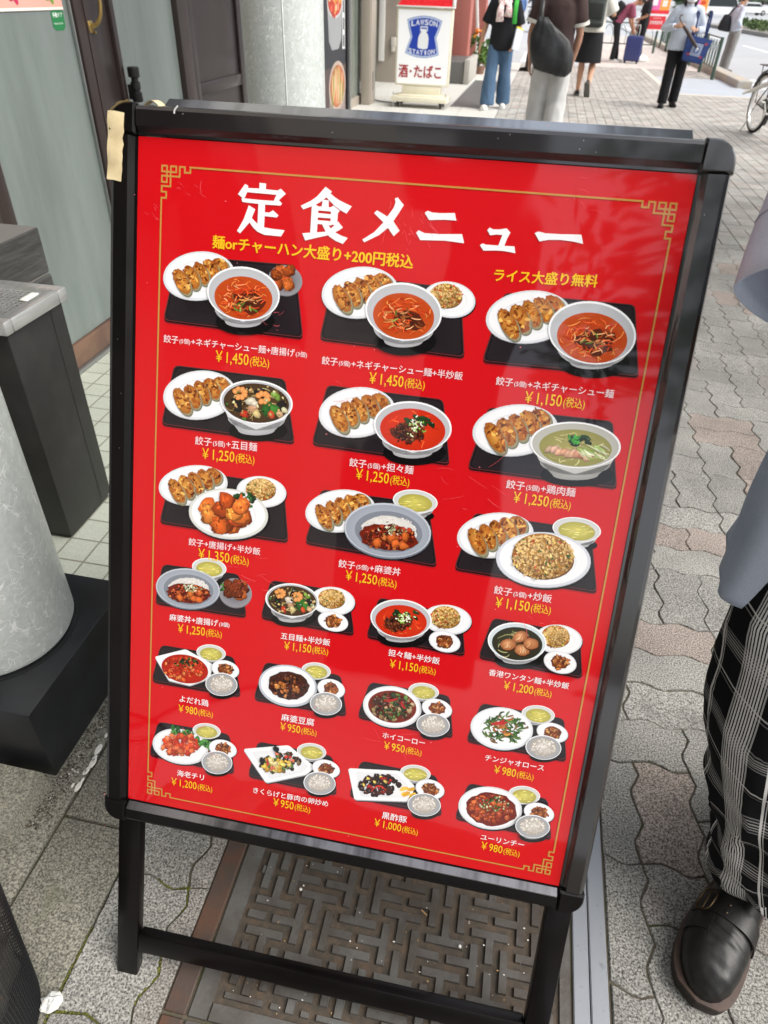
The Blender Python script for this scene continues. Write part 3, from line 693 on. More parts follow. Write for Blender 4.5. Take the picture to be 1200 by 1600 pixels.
m_frame = mat('black_frame', H('#090607'), .34, spec=.18, var=(5, H('#100c0d'), .4, .7), bump=(300, .03, .0004), coat=.12, coat_r=.10, rvar=.06)
m_framet = mat('black_frame_top', H('#120e10'), .26, spec=.5, var=(4, H('#1c1719'), .4, .7), bump=(60, .04, .0006), coat=.8, coat_r=.07, rvar=.05)  # same black frame, paler and glossier: sky sheen put into this copy
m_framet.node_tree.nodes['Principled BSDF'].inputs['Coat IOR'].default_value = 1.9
m_topcov = mat('anodised_reflections', H('#c3c8cf'), .13, metal=.9, var=(7, .30, .42, .58), stretch=(1, .1, .1))  # pale metal with dark streaks: sky and building reflections put into colour
m_inner = mat('frame_lip', H('#2a2627'), .35, metal=.2)
RW_ = .0345
prof = [(0.0, -.022), (0.0, .0012), (.0035, .0012), (.0095, .0095), (.0285, .0105), (.0335, .0075), (.0365, .001), (.0365, -.014), (.033, -.022)]
def rail(g, p0, p1, out):                       # a rail from p0 to p1 on the (u, v) plane, widening towards out
    g.loft([[(p[0] + out[0] * w_, p[1] + out[1] * w_, n_) for w_, n_ in prof] for p in (p0, p1)], True)
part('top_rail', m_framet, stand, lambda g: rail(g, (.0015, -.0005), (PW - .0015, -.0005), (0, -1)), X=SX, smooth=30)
part('lip_reflection', mat('lip_reflection_tint', H('#8f8d90'), .16, metal=.85, var=(14, .35, .45, .6), stretch=(1, .2, .2)), stand, lambda g: g.loft([[(u, PH + a, b) for a, b in ((.0022, -.001), (.0022, .0016), (.0100, .0107), (.0115, .0107), (.0115, -.001))] for u in (.003, PW - .003)]), X=SX)['label'] = 'added strip on the bottom rail bevel coloured as its reflection'  # added strip over the bevel; bright and dark reflection put into its colour
part('bottom_rail', m_frame, stand, lambda g: rail(g, (.0015, PH), (PW - .0015, PH), (0, 1)), X=SX, smooth=30)
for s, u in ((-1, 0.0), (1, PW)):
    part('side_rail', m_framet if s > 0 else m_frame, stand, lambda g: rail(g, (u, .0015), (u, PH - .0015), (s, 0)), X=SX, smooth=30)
def cap_poly(s, t):
    r = .027; c = (.0375 - r, .0375 - r); P = [(0, 0), (.0375, 0)] + [(c[0] + r * math.cos(a), c[1] + r * math.sin(a)) for a in [math.pi / 2 * k / 10 for k in range(11)]] + [(0, .0375)]
    return [(x * s, y * t) for x, y in P]
for su, u in ((-1, 0), (1, PW)):
    for sv, v in ((-1, 0), (1, PH)):
        def fn(g, su=su, sv=sv, u=u, v=v):
            P = cap_poly(su, sv); P = [(u + x, v + y) for x, y in P]
            A = sum(P[k][0] * P[(k + 1) % len(P)][1] - P[(k + 1) % len(P)][0] * P[k][1] for k in range(len(P)))
            if A < 0: P = P[::-1]
            g.prism(P, -.023, .0075); g.prism(P, .0075, .0112, .0028)
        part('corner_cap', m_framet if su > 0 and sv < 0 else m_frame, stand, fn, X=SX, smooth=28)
part('backing_board', m_black, stand, lambda g: g.box((.001, .001, -.010), (PW - .001, PH - .001, -.004)), X=SX)
for u in (-.030, .7005): part('leg', m_frame, stand, lambda g: g.box((u, PH + .006, -.046), (u + .040, 1.4085, -.0235), .003, 2), X=SX)
part('crossbar', m_frame, stand, lambda g: g.box((.0105, 1.306, -.0455), (.7, 1.345, -.0238), .003, 2), X=SX)
# rear half of the A
hz = SX @ Vector((0, -.0375, -.034)); rr2 = Vector((.0042, .36, -.914)).normalized(); rnn = r1.cross(rr2)
if rnn.y < 0: rnn = -rnn
RX = frame_mat(hz, r1, rr2, rnn)
rear = part('rear_frame', m_frame, stand, lambda g: (g.box((.004, .026, -.02), (.040, 1.39, .014), .004), g.box((.672, .026, -.02), (.708, 1.39, .014), .004), g.box((.041, 1.02, -.02), (.671, 1.055, .014), .004), g.box((.041, 1.28, -.016), (.671, 1.315, .01), .003)), X=RX, smooth=30)
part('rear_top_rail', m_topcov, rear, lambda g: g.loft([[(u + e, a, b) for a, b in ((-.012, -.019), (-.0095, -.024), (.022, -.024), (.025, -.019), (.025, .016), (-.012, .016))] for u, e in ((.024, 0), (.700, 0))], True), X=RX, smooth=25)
part('rear_panel', m_black, rear, lambda g: g.box((.041, .026, -.004), (.671, 1.019, .004)), X=RX)
for u in (.06, .60): part('hinge', m_inner, stand, lambda g: g.box((u, -.0365, -.050), (u + .05, -.029, -.0225), .002), X=SX)
# masking tape at the top left corner
m_tape = mat('masking_tape', H('#d9c79d'), .75, var=(40, H('#c9b48a'), .4, .65), bump=(120, .25, .001))
def strip(g, path, w0, w1, th=.0006):
    P = [(a + Vector((0, 0, 0)), b) for a, b in zip(w0, w1)]
    top = [a for a, b in P] + [b for a, b in P][::-1]
def sheet(g, grid, th):                          # grid of points with a thickness along +n
    n = len(grid[0]); k = len(grid)
    up = [Vector(p) for r in grid for p in r]; lo = [Vector((p[0], p[1], p[2] - th)) for r in grid for p in r]
    F = []
    for i in range(k - 1):
        for j in range(n - 1): F.append([i * n + j, i * n + j + 1, (i + 1) * n + j + 1, (i + 1) * n + j])
    m_ = k * n; G = [[q + m_ for q in f[::-1]] for f in F]
    b = [j for j in range(n)] + [i * n + n - 1 for i in range(1, k)] + [(k - 1) * n + j for j in range(n - 2, -1, -1)] + [i * n for i in range(k - 2, 0, -1)]
    S = [[b[i], b[(i + 1) % len(b)], b[(i + 1) % len(b)] + m_, b[i] + m_] for i in range(len(b))]
    g.add(up + lo, F + G + S)
tr = random.Random(9)
def tape1(g):
    rows = []
    for i in range(12):
        t_ = i / 11; v = -.026 + .083 * t_; j = .0009 * math.sin(i * 9.1)
        rows.append([(-.0405 + .002 * t_, v, .002), (-.0372, v + .001, .0108 + .0012 * math.sin(i * 1.3)), (-.026, v + .0015, .0128 + .0014 * math.sin(i * 1.1)), (-.0135 + j - .003 * t_, v + .003, .0122 + .0006 * math.sin(i * 2))])
    sheet(g, rows, .0005)
part('tape', m_tape, stand, tape1, X=SX, smooth=50)
def tape2(g):
    c = (-.0375 + .027, -.0375 + .027); rows = []
    for i in range(10):
        a = math.pi + math.pi / 2 * i / 9; k = .0286 + .0008 * math.sin(i * 2.2)
        rows.append([(c[0] + k * math.cos(a), c[1] + k * math.sin(a), n_) for n_ in (.0095, 0, -.010, -.019)])
    sheet(g, rows, .0006)
part('tape', m_tape, stand, tape2, X=SX, smooth=60)
def tape3(g):
    sheet(g, [[(.004 + .022 * i / 6, -.0382 - .006 * math.sin(math.pi * i / 6) - .002 * j, -.004 - .006 * j) for j in range(4)] for i in range(7)], .0006)
part('tape', m_tape, stand, tape3, X=SX, smooth=60)
def scr(g):
    a, b, c = PU(284, 170), PU(279, 176), PU(278, 182)
    g.tube([(a[0], a[1], .0113), (b[0], b[1], .0113), (c[0], c[1], .0113)], .0009, 5)
    sr = random.Random(6)
    for k in range(11):
        if k % 3: u, v = sr.uniform(0, PW), sr.uniform(-.03, -.012)
        else: u, v = sr.choice((-.02, PW + .02)) + sr.uniform(-.008, .008), sr.uniform(0, PH)
        g.ball((u, v, .0105), (.0004, .0004 * sr.uniform(1, 2), .0002), 3)
part('scratch', mat('scratch_white', H('#cfcdc9'), .6), stand, scr, X=SX)['kind'] = 'stuff'

# ---- the poster (printed sheet under clear vinyl)
def poster_mat():
    m = mat('menu_print', (1, 1, 1), .45, attr=True, coat=1.0, coat_r=.035)
    t = m.node_tree; n = t.nodes; b = n['Principled BSDF']; b.inputs['Coat IOR'].default_value = 1.56; b.inputs['Specular IOR Level'].default_value = .06
    tc = n.new('ShaderNodeTexCoord'); nz = n.new('ShaderNodeTexNoise'); nz.inputs['Scale'].default_value = 3.2; nz.inputs['Detail'].default_value = 1.2; nz.inputs['Distortion'].default_value = .6
    mp = n.new('ShaderNodeMapping'); mp.inputs['Scale'].default_value = (1.6, .55, .55); t.links.new(tc.outputs['Object'], mp.inputs[0]); t.links.new(mp.outputs[0], nz.inputs[0])
    bp = n.new('ShaderNodeBump'); bp.inputs['Strength'].default_value = .55; bp.inputs['Distance'].default_value = .010; t.links.new(nz.outputs['Fac'], bp.inputs['Height'])
    t.links.new(bp.outputs[0], b.inputs['Coat Normal'])
    return m
m_menu = poster_mat()
RED = H('#cb0e17')
g = MB()
nu, nv = 2, 2
g.box((.0005, .0005, -.0035), (PW - .0005, PH - .0005, .0), col=RED)
poster = g.build('poster', m_menu, stand, X=SX)
GOLD, YEL, WHT, PALE = H('#c08a45'), H('#f2c023'), H('#f0ecee'), H('#f2d9dc')

class Pic:
    """flat print: shapes given in pixels of the photograph, carried onto the sheet"""
    def __init__(s, n0=.0003): s.g = MB(); s.n = n0
    def poly(s, pts, col, ccol=None, c=None):
        q = [(*PU(*p), s.n) for p in pts]; n = len(q)
        if ccol is None: s.g.add(q, [list(range(n))], 0, col)
        else:
            c = c or (sum(p[0] for p in pts) / n, sum(p[1] for p in pts) / n)
            s.g.add(q + [(*PU(*c), s.n)], [(i, (i + 1) % n, n) for i in range(n)], 0, [col] * n + [ccol])
        s.n += 5e-6
    def uv(s, pts, col): s.g.add([(u, v, s.n) for u, v in pts], [list(range(len(pts)))], 0, col); s.n += 5e-6
    def ell(s, cx, cy, a, b, rot, col, ccol=None, n=40, jag=0, off=(0, 0), rg=None):
        P = []; cr, sr = math.cos(rot), math.sin(rot)
        for i in range(n):
            t = 2 * math.pi * i / n; k = 1 + (rg.uniform(-jag, jag) if jag else 0)
            x, y = a * k * math.cos(t), b * k * math.sin(t); P.append((cx + x * cr - y * sr, cy + x * sr + y * cr))
        s.poly(P, col, ccol, (cx + off[0], cy + off[1]))
    def strand(s, p0, p1, bend, w, col):
        dx, dy = p1[0] - p0[0], p1[1] - p0[1]; l = math.hypot(dx, dy) or 1; nx, ny = -dy / l, dx / l; A, B_ = [], []
        for i in range(6):
            t = i / 5; k = bend * 4 * t * (1 - t); x, y = p0[0] + dx * t + nx * k, p0[1] + dy * t + ny * k
            ww = w * (.6 + .4 * math.sin(math.pi * t)); A.append((x + nx * ww, y + ny * ww)); B_.append((x - nx * ww, y - ny * ww))
        s.poly(A + B_[::-1], col)
    def build(s, name, parent, label=None):
        o = s.g.build(name, m_menu, parent, X=SX, fix=False)
        if label: o['label'] = label
        return o
fr = random.Random(21)
def jit(c, k=.25): f = 1 + fr.uniform(-k, k); return tuple(min(1, x * f * (1 + fr.uniform(-.06, .06))) for x in c)
def pick(L): return jit(H(fr.choice(L)))
def inell(cx, cy, a, b, k=1.0):
    t, r = fr.uniform(0, 6.283), fr.random() ** .5 * k; return cx + a * r * math.cos(t), cy + b * r * math.sin(t)
def chunk(P, x, y, r, col, sq=.75, rot=None):
    """an irregular lump with a lit upper left and a darker lower right"""
    rot = fr.uniform(0, 3.1) if rot is None else rot; n = fr.randint(6, 10)
    pts = []
    for i in range(n):
        t = 2 * math.pi * i / n + fr.uniform(-.25, .25); k = r * fr.uniform(.68, 1.15); a, b = k * math.cos(t), k * sq * math.sin(t)
        pts.append((x + a * math.cos(rot) - b * math.sin(rot), y + a * math.sin(rot) + b * math.cos(rot)))
    P.poly([(px + r * .10, py + r * .16) for px, py in pts], mulc(col, .38))
    P.poly(pts, mulc(col, .62), mulc(col, 1.22), (x - r * .15, y - r * .2))
    if fr.random() < .38: a_ = fr.uniform(0, 6.28); P.poly([(x + r * .3 * math.cos(a_) + (px - x) * .22, y - r * .2 + r * .2 * math.sin(a_) + (py - y) * .18) for px, py in pts], mixc(col, (1, .95, .85), .3))
def plate(P, cx, cy, a, b, rot=-.12, rim='#d9dadd', mid='#f3f3f3', sh=True):
    if sh: P.ell(cx + a * .03, cy + b * .10, a * 1.0, b * 1.0, rot, H('#0c0a0c'))
    P.ell(cx, cy + b * .03, a, b, rot, H('#a9aab0'))
    P.ell(cx, cy, a, b, rot, H(rim), H(mid)); P.ell(cx, cy - b * .01, a * .93, b * .92, rot, H('#ececee'), H(mid))
    P.ell(cx, cy + b * .02, a * .70, b * .66, rot, H('#dcdde0'), H('#f2f2f2')); P.ell(cx, cy + b * .035, a * .68, b * .63, rot, H('#eaebec'), H('#f5f5f5'))
def bowl(P, cx, cy, a, b, bot, rot=.10, wall='#cfcfd2', ins='#b5b6ba', rimc='#f2f2f3', foot=.50, deep=.82, fill=None, low=.10):
    d = bot - (cy + b); L, R, F = [], [], []
    for i in range(25):
        t = math.pi * i / 24; x, y = a * math.cos(t), b * math.sin(t); L.append((cx + x * math.cos(rot) - y * math.sin(rot), cy + x * math.sin(rot) + y * math.cos(rot)))
    for i in range(25):
        t = math.pi * i / 24; F.append((cx + a * foot * math.cos(t), bot - b * foot * .45 + b * foot * .45 * math.sin(t)))
    P.ell(cx + a * .05, bot - b * .22, a * .8, b * .5, 0, H('#0a090a'))
    n = len(L); mid = [((L[i][0] * .45 + F[i][0] * .55) + (L[i][0] - F[i][0]) * .12, (L[i][1] * .42 + F[i][1] * .58)) for i in range(n)]
    P.poly(L + mid[::-1], H(wall), mulc(H(wall), 1.1)); P.poly(mid + F[::-1], mulc(H(wall), .62), mulc(H(wall), .8))
    P.ell(cx, cy, a, b, rot, H(rimc)); P.ell(cx, cy + b * .015, a * .955, b * .945, rot, H(ins), mulc(H(ins), 1.35), off=(a * .1, b * .5))
    x, y, ca, cb = cx, cy + b * low, a * deep, b * deep
    if fill: P.ell(x, y, ca, cb, rot, H(fill[0]), H(fill[1]))
    return x, y, ca, cb
def gyoza(P, cx, cy, a, b):
    plate(P, cx, cy, a, b, -.10)
    for k, (x, y, w_, h_, r_) in enumerate(((.58, -.30, .23, .27, -.75), (.34, -.20, .21, .33, -.55), (.06, -.08, .20, .35, -.45), (-.20, .05, .21, .36, -.42), (-.47, .19, .20, .40, -.50))):
        X, Y = cx + x * a, cy + y * a * .86
        W_, H_ = w_ * a, h_ * a
        P.ell(X + W_ * .24, Y + H_ * .20, W_ * 1.0, H_ * .98, r_, H('#77735f'))
        P.ell(X + W_ * .13, Y + H_ * .09, W_ * .97, H_, r_, H('#8f8a6c'), H('#b8b08c'))
        P.ell(X, Y, W_ * .93, H_ * .97, r_, H('#9c5a22'), H('#dc9a44'), jag=.06, rg=fr)
        for q in range(30):
            u, v = inell(0, 0, W_ * .80, H_ * .88); xx, yy = X + u * math.cos(r_) - v * math.sin(r_), Y + u * math.sin(r_) + v * math.cos(r_)
            P.ell(xx, yy, W_ * fr.uniform(.12, .40), W_ * fr.uniform(.08, .22), fr.uniform(0, 3), pick(['#7a3c16', '#8a4218', '#5f2c12', '#a85a20', '#e8b25c', '#944c1c', '#b86c28', '#d08c3a', '#a05420']), n=7, jag=.35, rg=fr)
def soup(P, cx, cy, a, b, bot):
    x, y, ca, cb = bowl(P, cx, cy, a, b, bot, .12, ins='#c9cac8', deep=.76, fill=('#a8a04a', '#d2c866'), low=.14)
    for k in range(26): u, v = inell(x, y, ca * .85, cb * .8); P.strand((u - a * .1, v), (u + a * .1, v + fr.uniform(-1, 1)), fr.uniform(-1.2, 1.2), .5, pick(['#e6da72', '#efe79a', '#d6c85a', '#b8ad50']))
def ricebowl(P, cx, cy, a, b, bot):
    x, y, ca, cb = bowl(P, cx, cy, a, b, bot, .10, wall='#b9babd', ins='#9b9c9f', deep=.74, fill=('#a89f94', '#cfc8bf'), low=-.02)
    for k in range(90):
        u, v = inell(x, y, ca * .92, cb * .95); sh = max(0, (v - y) / cb); c = mixc(H('#f0ebe4'), H('#a89c8f'), min(1, .15 + .7 * sh + fr.uniform(-.15, .2)))
        P.ell(u, v, a * .07, a * .035, fr.uniform(0, 3), c, n=6)
def pickle(P, cx, cy, a, b):
    plate(P, cx, cy, a, b, .25)
    P.ell(cx, cy, a * .55, b * .62, .2, H('#6a3018'), H('#8a4a24'), n=16, jag=.12, rg=fr)
    for k in range(34):
        u, v = inell(cx, cy, a * .52, b * .62); chunk(P, u, v, a * fr.uniform(.10, .19), pick(['#a8572a', '#7a3a1c', '#c87a3c', '#8a4a26', '#5a2a18', '#d99a5a']), .5)
def frice(P, cx, cy, r, h):
    P.ell(cx, cy + h * .15, r * 1.02, h * .92, .08, H('#6e4a20'), H('#8a6028'))
    P.ell(cx, cy, r, h, .08, H('#a8742e'), H('#c8923c'), off=(-r * .2, -h * .4))
    for k in range(int(60 + r * 9)):
        u, v = inell(cx, cy + h * .03, r * 1.0, h * .98); sh = (v - cy) / h
        c = mixc(H('#f0ca84'), H('#7a4a1a'), min(1, max(0, .30 + .40 * sh + .18 * (u - cx) / r + fr.uniform(-.45, .5))))
        t = fr.random()
        if t < .05: c = pick(['#b8361f', '#c8502a'])
        elif t < .09: c = pick(['#4a6a2a', '#3f5a24'])
        elif t < .15: c = pick(['#f0d070', '#f4dc92'])
        k_ = .8 + r / 60; P.ell(u, v, fr.uniform(1.2, 2.4) * k_, fr.uniform(.7, 1.2) * k_, fr.uniform(0, 3), c, n=6)
def karaage(P, cx, cy, a, b, n, cols=('#a84a1a', '#8a3814', '#c2622a', '#6e2c12', '#b85420'), rk=1.0):
    for k in range(n):
        x, y = inell(cx, cy, a * .72, b * .72); R = a * rk * fr.uniform(.26, .36); c = pick(list(cols))
        P.ell(x + R * .12, y + R * .25, R, R * .8, 0, mulc(c, .25), n=14, jag=.15, rg=fr)
        P.ell(x, y, R, R * .8, fr.uniform(0, 3), mulc(c, .55), mulc(c, 1.2), n=16, jag=.2, rg=fr, off=(-R * .2, -R * .2))
        for q in range(9): u, v = inell(x, y, R * .8, R * .65); P.ell(u, v, R * fr.uniform(.1, .25), R * fr.uniform(.07, .16), fr.uniform(0, 3), jit(mulc(c, fr.choice((.35, .6, 1.5, 1.8))), .2), n=7, jag=.3, rg=fr)
def karaage_plate(P, cx, cy, a, b):
    P.ell(cx, cy + b * .04, a, b, .3, H('#77757a')); P.ell(cx, cy, a, b * .97, .3, H('#8f8d92'), H('#55535a'))
    for k in range(7): u, v = cx - a * .55 + fr.uniform(-6, 8), cy - b * .45 + fr.uniform(-4, 7); P.ell(u, v, 5.5, 2.6, fr.uniform(-1, .5), pick(['#2f6a2c', '#4a8a3a', '#275a28']), n=10, jag=.2, rg=fr)
    karaage(P, cx - a * .02, cy - b * .15, a * .78, b * .85, 9, rk=1.45)
def mix_scatter(P, x, y, a, b, n, r0, r1, cols, sq=.7, k=.92):
    for q in range(int(n * 1.8)): u, v = inell(x, y, a, b, k); chunk(P, u, v, fr.uniform(r0, r1) * (.80 if r1 > 3 else .9), pick(cols), sq)
def noodles(P, x, y, a, b, n, cols, w=.7):
    for q in range(n):
        u, v = inell(x, y, a, b, .85); t = fr.uniform(0, 6.28); l = a * fr.uniform(.2, .45)
        u2, v2 = u + l * math.cos(t), v + l * .6 * math.sin(t)
        if ((u2 - x) / a) ** 2 + ((v2 - y) / b) ** 2 < .9: P.strand((u, v), (u2, v2), fr.uniform(-3, 3), w, pick(cols))
def negi(P, cx, cy, a, b, bot):
    x, y, ca, cb = bowl(P, cx, cy, a, b, bot, .14, deep=.80, fill=('#b8491a', '#c2401a'), low=.16)
    noodles(P, x, y, ca, cb, 110, ['#d9501f', '#e87a3a', '#c83a18', '#e8984f', '#b8321a'])
    P.ell(x + ca * .12, y + cb * .18, ca * .55, cb * .5, 0, H('#5a2413'), H('#3f1a10'), n=18, jag=.25, rg=fr)
    noodles(P, x, y - cb * .05, ca * .85, cb * .8, 60, ['#e8622a', '#f0905a', '#d84a22', '#c2401c', '#f2b07a'], .9)
    for k in range(15): u, v = inell(x + ca * .05, y + cb * .1, ca * .5, cb * .5); t = fr.uniform(0, 3.1); P.strand((u, v), (u + 13 * math.cos(t), v + 9 * math.sin(t)), fr.uniform(-2, 2), 1.3, pick(['#8a9a4a', '#5a7a2f', '#7a3a1c', '#96582c', '#c88a4a', '#a8481f']))
def gomoku(P, cx, cy, a, b, bot):
    x, y, ca, cb = bowl(P, cx, cy, a, b, bot, .10, deep=.90, fill=('#3f2a14', '#54381a'), low=.05)
    noodles(P, x, y, ca, cb, 40, ['#cdbd86', '#8a7442', '#b8a56a'])
    for (u, v, r, c) in ((-.6, -.1, .18, '#15120f'), (.1, -.55, .2, '#1a1412'), (.75, .1, .2, '#1c1613'), (-.55, .25, .15, '#1c1713'), (.35, .15, .22, '#2f6a24'), (.5, .3, .2, '#3a7a2c'), (.3, .35, .18, '#245a1e'), (-.1, .25, .17, '#c89a72'), (-.35, .55, .14, '#c8361c'), (.45, .6, .13, '#d8502a'), (.7, .55, .12, '#e0b48a'), (-.15, -.1, .17, '#d9d3bd'), (-.05, .02, .1, '#ece6d2'), (.65, -.3, .12, '#7aa03a'), (.55, -.45, .1, '#8ab44a'), (0, .55, .16, '#d8c88a'), (.85, .35, .12, '#d9d2a8')):
        chunk(P, x + u * ca, y + v * cb, r * a, jit(H(c), .1))
    for (u, v) in ((-.5, -.5), (.2, -.28)):
        for k in range(7): t = -2.6 + k * .75; P.ell(x + u * ca + .14 * a * math.cos(t), y + v * cb + .11 * a * math.sin(t), a * .085, a * .075, t, H('#d9833a'), H('#f0b070'), n=10)
    mix_scatter(P, x, y, ca, cb, 20, a * .03, a * .07, ['#e0d0a0', '#c8a060', '#3f7a2a', '#2a1a10', '#d8b070'])
def tantan(P, cx, cy, a, b, bot):
    x, y, ca, cb = bowl(P, cx, cy, a, b, bot, .10, deep=.84, fill=('#c22a12', '#d83a1a'), low=.13)
    noodles(P, x, y, ca, cb, 26, ['#e8642f', '#d8401f', '#b8240f'], .8)
    for k in range(16): u, v = x + ca * fr.uniform(-.25, .62), y - cb * fr.uniform(.15, .62); chunk(P, u, v, a * fr.uniform(.08, .15), pick(['#1f3a1c', '#16301a', '#2a4a24']), .5, .5)
    P.ell(x - ca * .12, y + cb * .12, ca * .5, cb * .46, 0, H('#5a2414'), H('#3a170e'), n=18, jag=.2, rg=fr)
    for k in range(90): u, v = inell(x - ca * .12, y + cb * .12, ca * .54, cb * .52); chunk(P, u, v, a * fr.uniform(.03, .06), pick(['#4a1f12', '#6a2c18', '#32150d', '#7a3a20', '#8a4a2a']))
    for k in range(40): u, v = x + ca * fr.gauss(.10, .15), y - cb * fr.gauss(.12, .2); P.strand((u, v), (u + fr.uniform(-5, 5), v + fr.uniform(-4, 4)), 0, 1.0, pick(['#dfe6b8', '#b8d080', '#8ab84a', '#eef0da']))
def chicken(P, cx, cy, a, b, bot):
    x, y, ca, cb = bowl(P, cx, cy, a, b, bot, .06, wall='#bdbcb8', ins='#b3b1a8', deep=.80, fill=('#8f8a48', '#a8a05a'), low=.13)
    noodles(P, x, y, ca, cb, 60, ['#c2b878', '#d6cc96', '#a0965a', '#8a8450'])
    for k in range(11): u, v = x + ca * fr.uniform(-.1, .45), y - cb * fr.uniform(.2, .6); chunk(P, u, v, a * fr.uniform(.07, .13), pick(['#123a18', '#0f2f16', '#1c4a20']), .5, .2)
    for k in range(8): u, v = x - ca * .06 + fr.uniform(-7, 9), y - cb * .45 + fr.uniform(-5, 5); P.ell(u, v, 4, 2, fr.uniform(0, 3), pick(['#3fa03a', '#5ab848', '#2f8a30']), n=8, jag=.25, rg=fr)
    for k in range(9): u, v = x - ca * .72 + k * ca * .13, y + cb * (.05 + .05 * k + fr.uniform(-.08, .08)); chunk(P, u, v, a * .13, pick(['#d9a98a', '#c89274', '#e0b69a', '#b87c60']), .6, -.6)
    for k in range(38): u, v = x + ca * fr.uniform(.15, .8), y + cb * fr.uniform(-.1, .5); P.strand((u - 7, v - 4), (u + 9, v + 5), fr.uniform(-3, 3), .8, pick(['#d9dcaa', '#b8cc7a', '#8ab04a', '#e8e8cc']))
def mapodon(P, cx, cy, a, b):
    P.ell(cx + a * .02, cy + b * .14, a * .96, b * .98, .12, H('#0a090b')); P.ell(cx, cy + b * .07, a, b, .12, H('#6f7682'))
    P.ell(cx, cy, a, b, .12, H('#c3c7cf'), H('#9aa0aa')); P.ell(cx, cy + b * .02, a * .965, b * .955, .12, H('#979da8'), H('#b9bec8'))
    P.ell(cx + a * .02, cy + b * .06, a * .78, b * .76, .12, H('#7d828c'))
    x, y, ca, cb = cx + a * .03, cy + b * .10, a * .74, b * .70
    P.ell(x, y - cb * .10, ca * .86, cb * .80, .1, H('#d9d5cf'), H('#efece8'), n=40, jag=.04, rg=fr)
    for k in range(120):
        t = fr.uniform(math.pi, 2 * math.pi); r = fr.uniform(.6, 1.0); P.ell(x + ca * .84 * r * math.cos(t), y - cb * .10 + cb * .80 * r * math.sin(t), 1.5, .8, fr.uniform(0, 3), jit(H('#dedad4'), .2), n=6)
    P.ell(x - ca * .02, y + cb * .22, ca * .92, cb * .70, .1, H('#6a1c0e'), H('#8a2a12'), n=30, jag=.08, rg=fr)
    mix_scatter(P, x, y + cb * .22, ca * .90, cb * .66, 70, a * .04, a * .10, ['#a8321a', '#c2482a', '#d9652f', '#6e1c0f', '#8a2814', '#e07a3a'])
    mix_scatter(P, x, y + cb * .22, ca * .88, cb * .64, 40, a * .02, a * .04, ['#4a140c', '#6a2010', '#38100a'])
    for (u, v) in ((-.35, .45), (.2, .5), (.5, .1), (.1, .2), (.45, .62)): chunk(P, x + u * ca, y + v * cb, a * .12, jit(H('#d96a2c'), .1), .8)
    for k in range(34): u, v = x + ca * fr.gauss(.08, .17), y - cb * fr.gauss(.22, .14); P.ell(u, v, 2.2, 1.0, fr.uniform(0, 3), pick(['#c9c8a8', '#9aa070', '#e0dcc4', '#7a8058']), n=7)
def wonton(P, cx, cy, a, b, bot):
    x, y, ca, cb = bowl(P, cx, cy, a, b, bot, .10, ins='#c9d2d6', deep=.86, fill=('#2a2a1c', '#3a3622'), low=.10)
    noodles(P, x, y, ca, cb, 30, ['#8a8a5a', '#5a5c38', '#b0ac78'])
    for (u, v) in ((-.35, .05), (.12, -.42), (.2, .38), (.55, .0)):
        X, Y = x + u * ca, y + v * cb; P.ell(X + 1, Y + 2, a * .26, a * .19, 0, H('#3a1f12')); P.ell(X, Y, a * .26, a * .19, fr.uniform(-.4, .4), H('#9a5a34'), H('#d99a68'), n=18, jag=.06, rg=fr, off=(-a * .06, -a * .06))
        for k in range(5): P.strand((X - a * .15 + k * 3, Y + a * .12), (X + fr.uniform(-3, 3), Y - a * .1), 1, .5, pick(['#e0b088', '#b06c40', '#f0c8a0']))
def squareplate(P, pts, col='#eceded', mid='#f6f6f6'):
    c = (sum(p[0] for p in pts) / len(pts), sum(p[1] for p in pts) / len(pts))
    S = []
    n = len(pts)
    for i in range(n):                               # round the corners a little
        p0, p1, p2 = pts[i - 1], pts[i], pts[(i + 1) % n]
        for t in (.12, .04): S.append((p1[0] + (p0[0] - p1[0]) * t, p1[1] + (p0[1] - p1[1]) * t))
        for t in (.04, .12): S.append((p1[0] + (p2[0] - p1[0]) * t, p1[1] + (p2[1] - p1[1]) * t))
    P.poly([(x + 1.5, y + 3) for x, y in S], H('#0b090a')); P.poly([(x, y + 1.6) for x, y in S], H('#a8a9ae')); P.poly(S, H(col), H(mid), c)
    P.poly([(c[0] + (x - c[0]) * .8, c[1] + (y - c[1]) * .8) for x, y in S], H('#dedfe2'), H('#f3f3f3'), c)
def tray(P, BL, BR, FR, FL):
    def rnd(pts, k=.07):
        S = []; n = len(pts)
        for i in range(n):
            p0, p1, p2 = pts[i - 1], pts[i], pts[(i + 1) % n]; l0 = math.hypot(p0[0] - p1[0], p0[1] - p1[1]); l2 = math.hypot(p2[0] - p1[0], p2[1] - p1[1]); d = 9
            a = (p1[0] + (p0[0] - p1[0]) * d / l0, p1[1] + (p0[1] - p1[1]) * d / l0); b = (p1[0] + (p2[0] - p1[0]) * d / l2, p1[1] + (p2[1] - p1[1]) * d / l2)
            for t in (0, .25, .5, .75, 1): S.append(tuple((1 - t) ** 2 * a[i_] + 2 * t * (1 - t) * p1[i_] + t * t * b[i_] for i_ in (0, 1)))
        return S
    R4 = rnd([BL, BR, FR, FL]); c = (sum(p[0] for p in R4) / len(R4), sum(p[1] for p in R4) / len(R4))
    P.poly([(x, y + 5) for x, y in R4], H('#a31420')); P.poly([(x, y + 3.2) for x, y in R4], H('#2a0d10'))
    P.poly(R4, H('#5e2a2c')); P.poly([(c[0] + (x - c[0]) * .985, c[1] + (y - c[1]) * .975) for x, y in R4], H('#1a1418'))
    P.poly([(c[0] + (x - c[0]) * .955, c[1] + (y - c[1]) * .93 + 1) for x, y in R4], H('#241d21'), H('#151014'), c)
